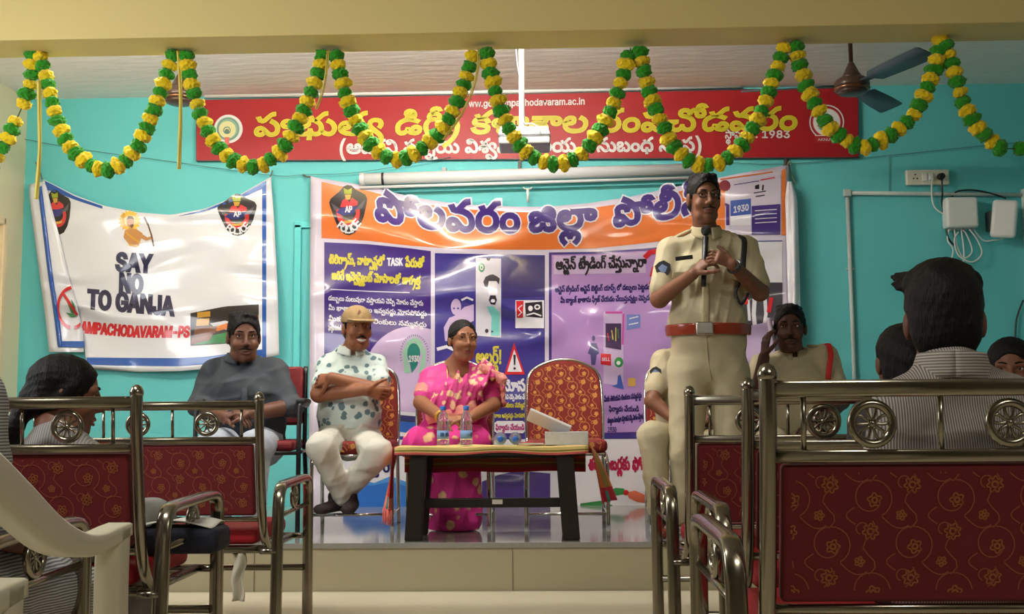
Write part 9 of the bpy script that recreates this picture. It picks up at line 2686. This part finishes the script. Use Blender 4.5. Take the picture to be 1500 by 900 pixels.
# ---- officer on the phone -----------------------------------------------------------------------
sk = skin_mat('skin_dark_brown', (84, 54, 44))
root = person('police officer with a red lanyard sitting at the right and listening to a phone', (P(1165, 700, 5.75).x, 5.75, STAGE_Z))
hd = Head(P(1157, 482, 5.68), (-.22, -1, -.04), s=1.03)
neck, shl, shr = P(1161, 525, 5.76), P(1117, 536, 5.74), P(1209, 523, 5.74)
chest, waist, pel = P(1166, 565, 5.72), P(1168, 612, 5.72), P(1168, 650, 5.74)
ell_l, ell_r = P(1108, 588, 5.60), P(1232, 588, 5.62)
wr_l, wr_r = P(1119, 524, 5.62), P(1200, 622, 5.42)
W, D = (.18, .18, .172), (.12, .13, .122)
skin = hd.skin() + [(capsule(hd.p(0, -.02, -.06), neck, .058, .062), .02)] + torso(pel, waist, chest, shl, shr, neck, W, D, -.02) + [(capsule(shl, ell_l, .048, .044), .03), (capsule(shr, ell_r, .048, .044), .03), (capsule(ell_l, wr_l, .043, .029), .012), (capsule(ell_r, wr_r, .043, .029), .012)]
skin += hand(wr_l, V((.16, .10, 1)), V((.9, .3, -.1)), -1, curl=(.10, .45, .5), thumb=.3) + hand(wr_r, V((-.8, -.4, -.2)), V((-.1, .2, -.9)), 1, curl=(.4, .5, .3))
sdf_part('body', skin, sk, root, h=HSK, subs=hd.sockets())
hd.parts(root, hair_black, lips_of('dark_lips', (84, 46, 44)), moustache=.8)
hd.short_hair(root, hair_black, vol=1.0)
sl_l, sl_r = shl.lerp(ell_l, .70), shr.lerp(ell_r, .70)
sdf_part('shirt', torso(pel, waist, chest, shl, shr, neck, W, D, .005) + [(capsule(shl, sl_l, .064, .060), .035), (capsule(shr, sl_r, .066, .060), .035)], khaki, root, h=HCL, folds=(.0036, .085, 41), subs=[(capsule(neck + V((0, -.05, .05)), neck + V((0, -.02, .09)), .060), .01)])
collar(root, neck + V((0, -.016, .036)), (-.1, -1, 0), (0, 0, 1), .064, khaki_trim)
epaulette(root, neck.lerp(shr, 1.0) + V((.012, -.010, .054)), neck.lerp(shr, .45) + V((0, -.010, .068)), (0, -.25, 1), 2)
m = MB()
m.tube(curve_pts([P(1211, 505, 5.73), P(1214, 506, 5.67), P(1217, 520, 5.620), P(1215, 536, 5.605), P(1213, 556, 5.600)], 24), 1.0, 10, flat=(.014, .006))
build('lanyard', m, mat('red_cord', (196, 26, 30), rough=0.6), root)
kn_l, kn_r = P(1130, 650, 5.30), P(1200, 650, 5.30)
an_l, an_r = V((kn_l.x, 5.38, STAGE_Z + .08)), V((kn_r.x, 5.38, STAGE_Z + .08))
sdf_part('trousers', [(ecap(pel, pel + V((0, 0, .05)), (1, 0, 0), (.19, .13), (.185, .13)), .03), (capsule(P(1140, 652, 5.70), kn_l, .092, .080), .04), (capsule(P(1194, 652, 5.70), kn_r, .092, .080), .04), (capsule(kn_l, an_l, .076, .056), .02), (capsule(kn_r, an_r, .076, .056), .02)], khaki, root, h=.007, folds=(.004, .08, 12))
for a in (an_l, an_r):
    shoe(a, (0, -1), .27, brown_shoe, root)
proot = None
m = MB()
pa = hd.p(.092, .016, -.012)
m.box(pa, (.012, .072, .145), bevel=.005, rot=Matrix.Rotation(.12, 3, 'X') @ Matrix.Rotation(-.18, 3, 'Y'))
m.mi = 1
m.box(pa + V((.0065, 0, 0)), (.002, .062, .125), rot=Matrix.Rotation(.12, 3, 'X') @ Matrix.Rotation(-.18, 3, 'Y'))
single('phone', m, [mat('pale_phone_case', (196, 190, 206), rough=0.4), mat('dark_glass', (18, 18, 22), rough=0.1)], 'pale phone held to the ear of the officer with the red lanyard', 'phone')
# ------------------------------------------------------------------ people in the audience, seen from behind
sk = skin_mat('skin_deep_brown', (104, 68, 52))
sk2 = skin_mat('skin_brown', (122, 80, 58))
fine_stripe = stripes('fine_striped_shirt_cloth', (168, 160, 150), (96, 90, 92), 66, 'X')
band_stripe = stripes('banded_shirt_cloth', (176, 168, 158), (112, 106, 102), 52, 'Z')
grey_stripe = stripes('grey_striped_cloth', (186, 186, 188), (104, 104, 112), 46, 'Z')


def seen_from_behind(label, hd, neck, shl, shr, pel, cloth, skin_m, h=.005, hair=None, w=(.17, .165, .165), d=(.115, .115, .112), knees=None, lower=None, arms=None, collar_m=None, cloth_name='shirt', nr=.056):
    root = person(label, (pel.x, pel.y, 0.0))
    chest = V(pel).lerp((V(shl) + V(shr)) / 2, .62)
    waist = V(pel).lerp((V(shl) + V(shr)) / 2, .25)
    side = (V(shr) - V(shl)).normalized()
    el = arms or [(V(shl) - side * .05 + V((0, .05, -.26)), V(shl) - side * .0 + V((0, .26, -.34))), (V(shr) + side * .05 + V((0, .05, -.26)), V(shr) + side * .0 + V((0, .26, -.34)))]
    skin = hd.skin() + [(capsule(hd.p(0, -.02, -.06), neck, nr, nr + .006), .02)] + torso(pel, waist, chest, shl, shr, neck, w, d, -.02)
    sl = []
    for s_, (e, wr), sg in zip((shl, shr), el, (-1, 1)):
        skin += [(capsule(s_, e, .045, .041), .03), (capsule(e, wr, .041, .028), .012)]
        skin += hand(wr, (wr - e).normalized(), V((0, 0, -1)), sg, curl=(.3, .4, .3))
        sl.append((capsule(s_, V(s_).lerp(e, .95), .064, .058), .035))
    sdf_part('body', skin, skin_m, root, h=h, subs=hd.sockets())
    low = []
    if knees:
        for kx, (k_, a_) in enumerate(knees):
            hip = V(pel) + side * (.085 * (1 if kx else -1))
            low.append((capsule(hip, k_, .088, .074), .04))
            low.append((capsule(k_, a_, .072, .052), .02))
    sdf_part(cloth_name, torso(pel, waist, chest, shl, shr, neck, w, d, .006) + sl, cloth, root, h=.0065, folds=(.003, .09, 5), subs=[(capsule(V(neck) + hd.f * .05 + V((0, 0, .06)), V(neck) + V((0, 0, .11)), .05), .01)])
    if low:
        sdf_part('trousers', low, lower, root, h=.008, folds=(.004, .09, 3))
    return root


# broad-shouldered man on the nearest right bench
hd = Head(P(1383, 474, 2.33), (.30, 1, -.03), s=.97)
neck = P(1392, 548, 2.27)
shl, shr = P(1326, 603, 2.25), P(1480, 600, 2.25)
pel = V(((shl.x + shr.x) / 2, 2.30, .47))
root = seen_from_behind('man with thick black hair in a finely striped shirt on the nearest right bench', hd, neck, shl, shr, pel, fine_stripe, sk, h=.0045, w=(.165, .16, .15),
                        knees=[(V((pel.x - .12, 2.68, .47)), V((pel.x - .12, 2.62, .10))), (V((pel.x + .12, 2.68, .47)), V((pel.x + .12, 2.62, .10)))], lower=mat('dark_trouser_cloth', (48, 48, 54), rough=0.85))
hp = [(hd.ell(0, -.014, .046, .082, .104, .090), .02), (hd.ell(0, -.055, -.022, .072, .058, .072), .03), (hd.ell(0, .02, .10, .072, .078, .046), .02)]
r_ = random.Random(9)
for k in range(34):
    a = r_.uniform(0, 6.28)
    q = r_.uniform(.3, 1)
    hp.append((hd.ell(.066 * q * math.cos(a), -.005 + .085 * q * math.sin(a), .118 + .012 * r_.random() - .03 * q, .016, .018, .02), .010))
for k in range(7):
    hp.append((hd.cap((-.055, .0 + .014 * k, .082 + .006 * k), (-.092 - .004 * (k % 3), .0 + .018 * k, .080 + .008 * k), .015, .005), .012))
sdf_part('hair', hp, hair_black, root, h=.0036, folds=(.0012, .03, 4), subs=[(hd.ell(0, .02, -.150, .12, .16, .078), .02)])
collar(root, neck + V((.0, -.010, .032)), (.25, 1, 0), (0, -.10, 1), .061, band_stripe, h=.054)

# long-haired head behind him
hd = Head(P(1324, 533, 3.18), (.1, 1, 0), s=.95)
neck = P(1326, 585, 3.16)
shl, shr = P(1280, 615, 3.14), P(1392, 615, 3.14)
pel = V(((shl.x + shr.x) / 2, 3.10, .47))
root = seen_from_behind('person with smooth black hair partly hidden behind the man in the finely striped shirt', hd, neck, shl, shr, pel, mat('dark_kurta_cloth', (58, 50, 58), rough=0.85), sk, h=.006, w=(.15, .135, .14), cloth_name='tunic',
                        knees=[(V((pel.x - .1, 3.43, .47)), V((pel.x - .1, 3.38, .10))), (V((pel.x + .1, 3.43, .47)), V((pel.x + .1, 3.38, .10)))], lower=mat('dark_trouser_cloth', (48, 48, 54)))
sdf_part('hair', [(hd.ell(0, -.016, .038, .083, .102, .086), .02), (hd.cap((0, -.085, .0), (0, -.095, -.14), .05, .035), .03), (hd.ell(0, -.05, -.03, .076, .06, .075), .02)], hair_black, root, h=.0045, folds=(.0022, .03, 6), subs=[(hd.ell(0, .10, -.02, .066, .06, .09), .012)])

# woman at the right edge turned towards the camera
hd = Head(P(1481, 545, 3.92), (-.42, -1, -.05), s=.98)
neck = P(1484, 592, 3.97)
shl, shr = P(1436, 622, 3.96), P(1532, 622, 3.96)
pel = V(((shl.x + shr.x) / 2, 3.92, .47))
root = seen_from_behind('woman with parted black hair looking back over the bench at the right edge', hd, neck, shl, shr, pel, mat('maroon_kurta_cloth', (110, 40, 56), rough=0.85), sk2, h=.005, w=(.15, .135, .14), cloth_name='tunic',
                        arms=[(V(shl) + V((-.05, .05, -.25)), V(shl) + V((.02, .22, -.32))), (V(shr) + V((.05, .05, -.25)), V(shr) + V((-.02, .22, -.32)))],
                        knees=[(V((pel.x - .1, 4.36, .47)), V((pel.x - .1, 4.30, .10))), (V((pel.x + .1, 4.36, .47)), V((pel.x + .1, 4.30, .10)))], lower=mat('dark_trouser_cloth', (48, 48, 54)))
hd.parts(root, hair_black, lips_of('rose_lips', (150, 74, 66)), brow=.8)
sdf_part('hair', [(hd.ell(0, -.016, .042, .081, .100, .086), .02), (hd.ell(0, -.07, -.03, .066, .05, .07), .02), (hd.cap((-.072, .01, .03), (-.072, -.03, -.03), .016), .02), (hd.cap((.072, .01, .03), (.072, -.03, -.03), .016), .02)], hair_black, root, h=.004, folds=(.0016, .02, 3),
         subs=[(hd.ell(0, .095, -.020, .062, .062, .088), .012), (hd.ell(0, .02, -.16, .12, .15, .085), .02)])

# woman on the left in profile
hd = Head(P(97, 580, 3.13), (.86, .42, -.14), s=.98)
neck = P(86, 640, 3.10)
shl, shr = P(40, 668, 3.14), P(128, 668, 3.06)
shl, shr = P(46, 684, 3.10), P(128, 684, 3.10)
pel = V(((shl.x + shr.x) / 2, 3.12, .47))
root = seen_from_behind('woman with tied back black hair sitting in profile on a left-hand bench', hd, neck, shl, shr, pel, stripes('pale_grey_kurta_cloth', (158, 156, 152), (126, 124, 124), 40, 'X'), sk2, h=.005, w=(.16, .14, .14), cloth_name='tunic',
                        knees=[(V((pel.x - .1, 3.58, .47)), V((pel.x - .1, 3.50, .10))), (V((pel.x + .1, 3.58, .47)), V((pel.x + .1, 3.50, .10)))], lower=mat('grey_kurta_cloth', (150, 150, 148), rough=0.85))
sdf_part('hair', [(hd.ell(0, -.016, .038, .080, .101, .085), .02), (hd.ell(0, -.055, -.015, .070, .058, .062), .02), (hd.cap((0, -.095, -.02), (0, -.125, -.12), .032, .026), .02), (hd.cap((0, -.125, -.12), (0, -.10, -.26), .026, .016), .02), (hd.cap((-.072, .015, .03), (-.070, -.03, -.03), .016), .02), (hd.cap((.072, .015, .03), (.070, -.03, -.03), .016), .02)], hair_black, root, h=.0042, folds=(.0018, .022, 3),
         subs=[(hd.ell(0, .095, -.020, .064, .062, .090), .012)])
hd.parts(root, hair_black, lips_of('rose_lips', (150, 74, 66)), brow=.8)
m = MB(); m.tube([hd.p(.03 * math.cos(a), -.098 + .012 * math.sin(a) * .3, -.035 + .028 * math.sin(a)) for a in [2 * math.pi * k / 18 for k in range(18)]], .006, 8, closed=True); build('hair_band', m, black_cloth, root)

# person in a striped shirt at the left edge
hd = Head(P(-150, 470, 2.30), (.25, 1, -.05))
neck = P(-150, 535, 2.27)
shl, shr = P(-258, 575, 2.27), P(-42, 580, 2.27)
pel = V(((shl.x + shr.x) / 2, 2.32, .47))
e_l = (V(shl) + V((-.05, .05, -.26)), V(shl) + V((.05, .28, -.30)))
e_r = (P(-16, 770, 2.30), V((P(-16, 770, 2.30).x - .03, 2.58, .50)))
root = seen_from_behind('person in a grey striped shirt whose arm shows at the left edge', hd, neck, shl, shr, pel, grey_stripe, sk2, h=.006, arms=[e_l, e_r], cloth_name='shirt')
hd.short_hair(root, hair_black, h=.006)
kr = P(96, 858, 2.74)
sdf_part('shirt_tail', [(capsule(pel + V((.10, .02, -.01)), P(60, 862, 2.62), .092, .080), .04), (capsule(P(60, 862, 2.62), P(112, 874, 2.74), .080, .070), .03), (capsule(pel + V((-.10, .02, -.01)), pel + V((-.13, .42, -.02)), .092, .080), .04), (capsule(P(112, 874, 2.74), P(128, 915, 2.76), .070, .05), .03)], grey_stripe, root, h=.0075, folds=(.006, .07, 3))
a_ = P(96, 960, 2.78)
sdf_part('trousers', [(capsule(V((kr.x, 2.72, .42)), V((kr.x, 2.70, .08)), .062, .05), .02), (capsule(pel + V((-.13, .40, -.04)), pel + V((-.13, .40, -.38)), .062, .05), .02)], black_cloth, root, h=.008)
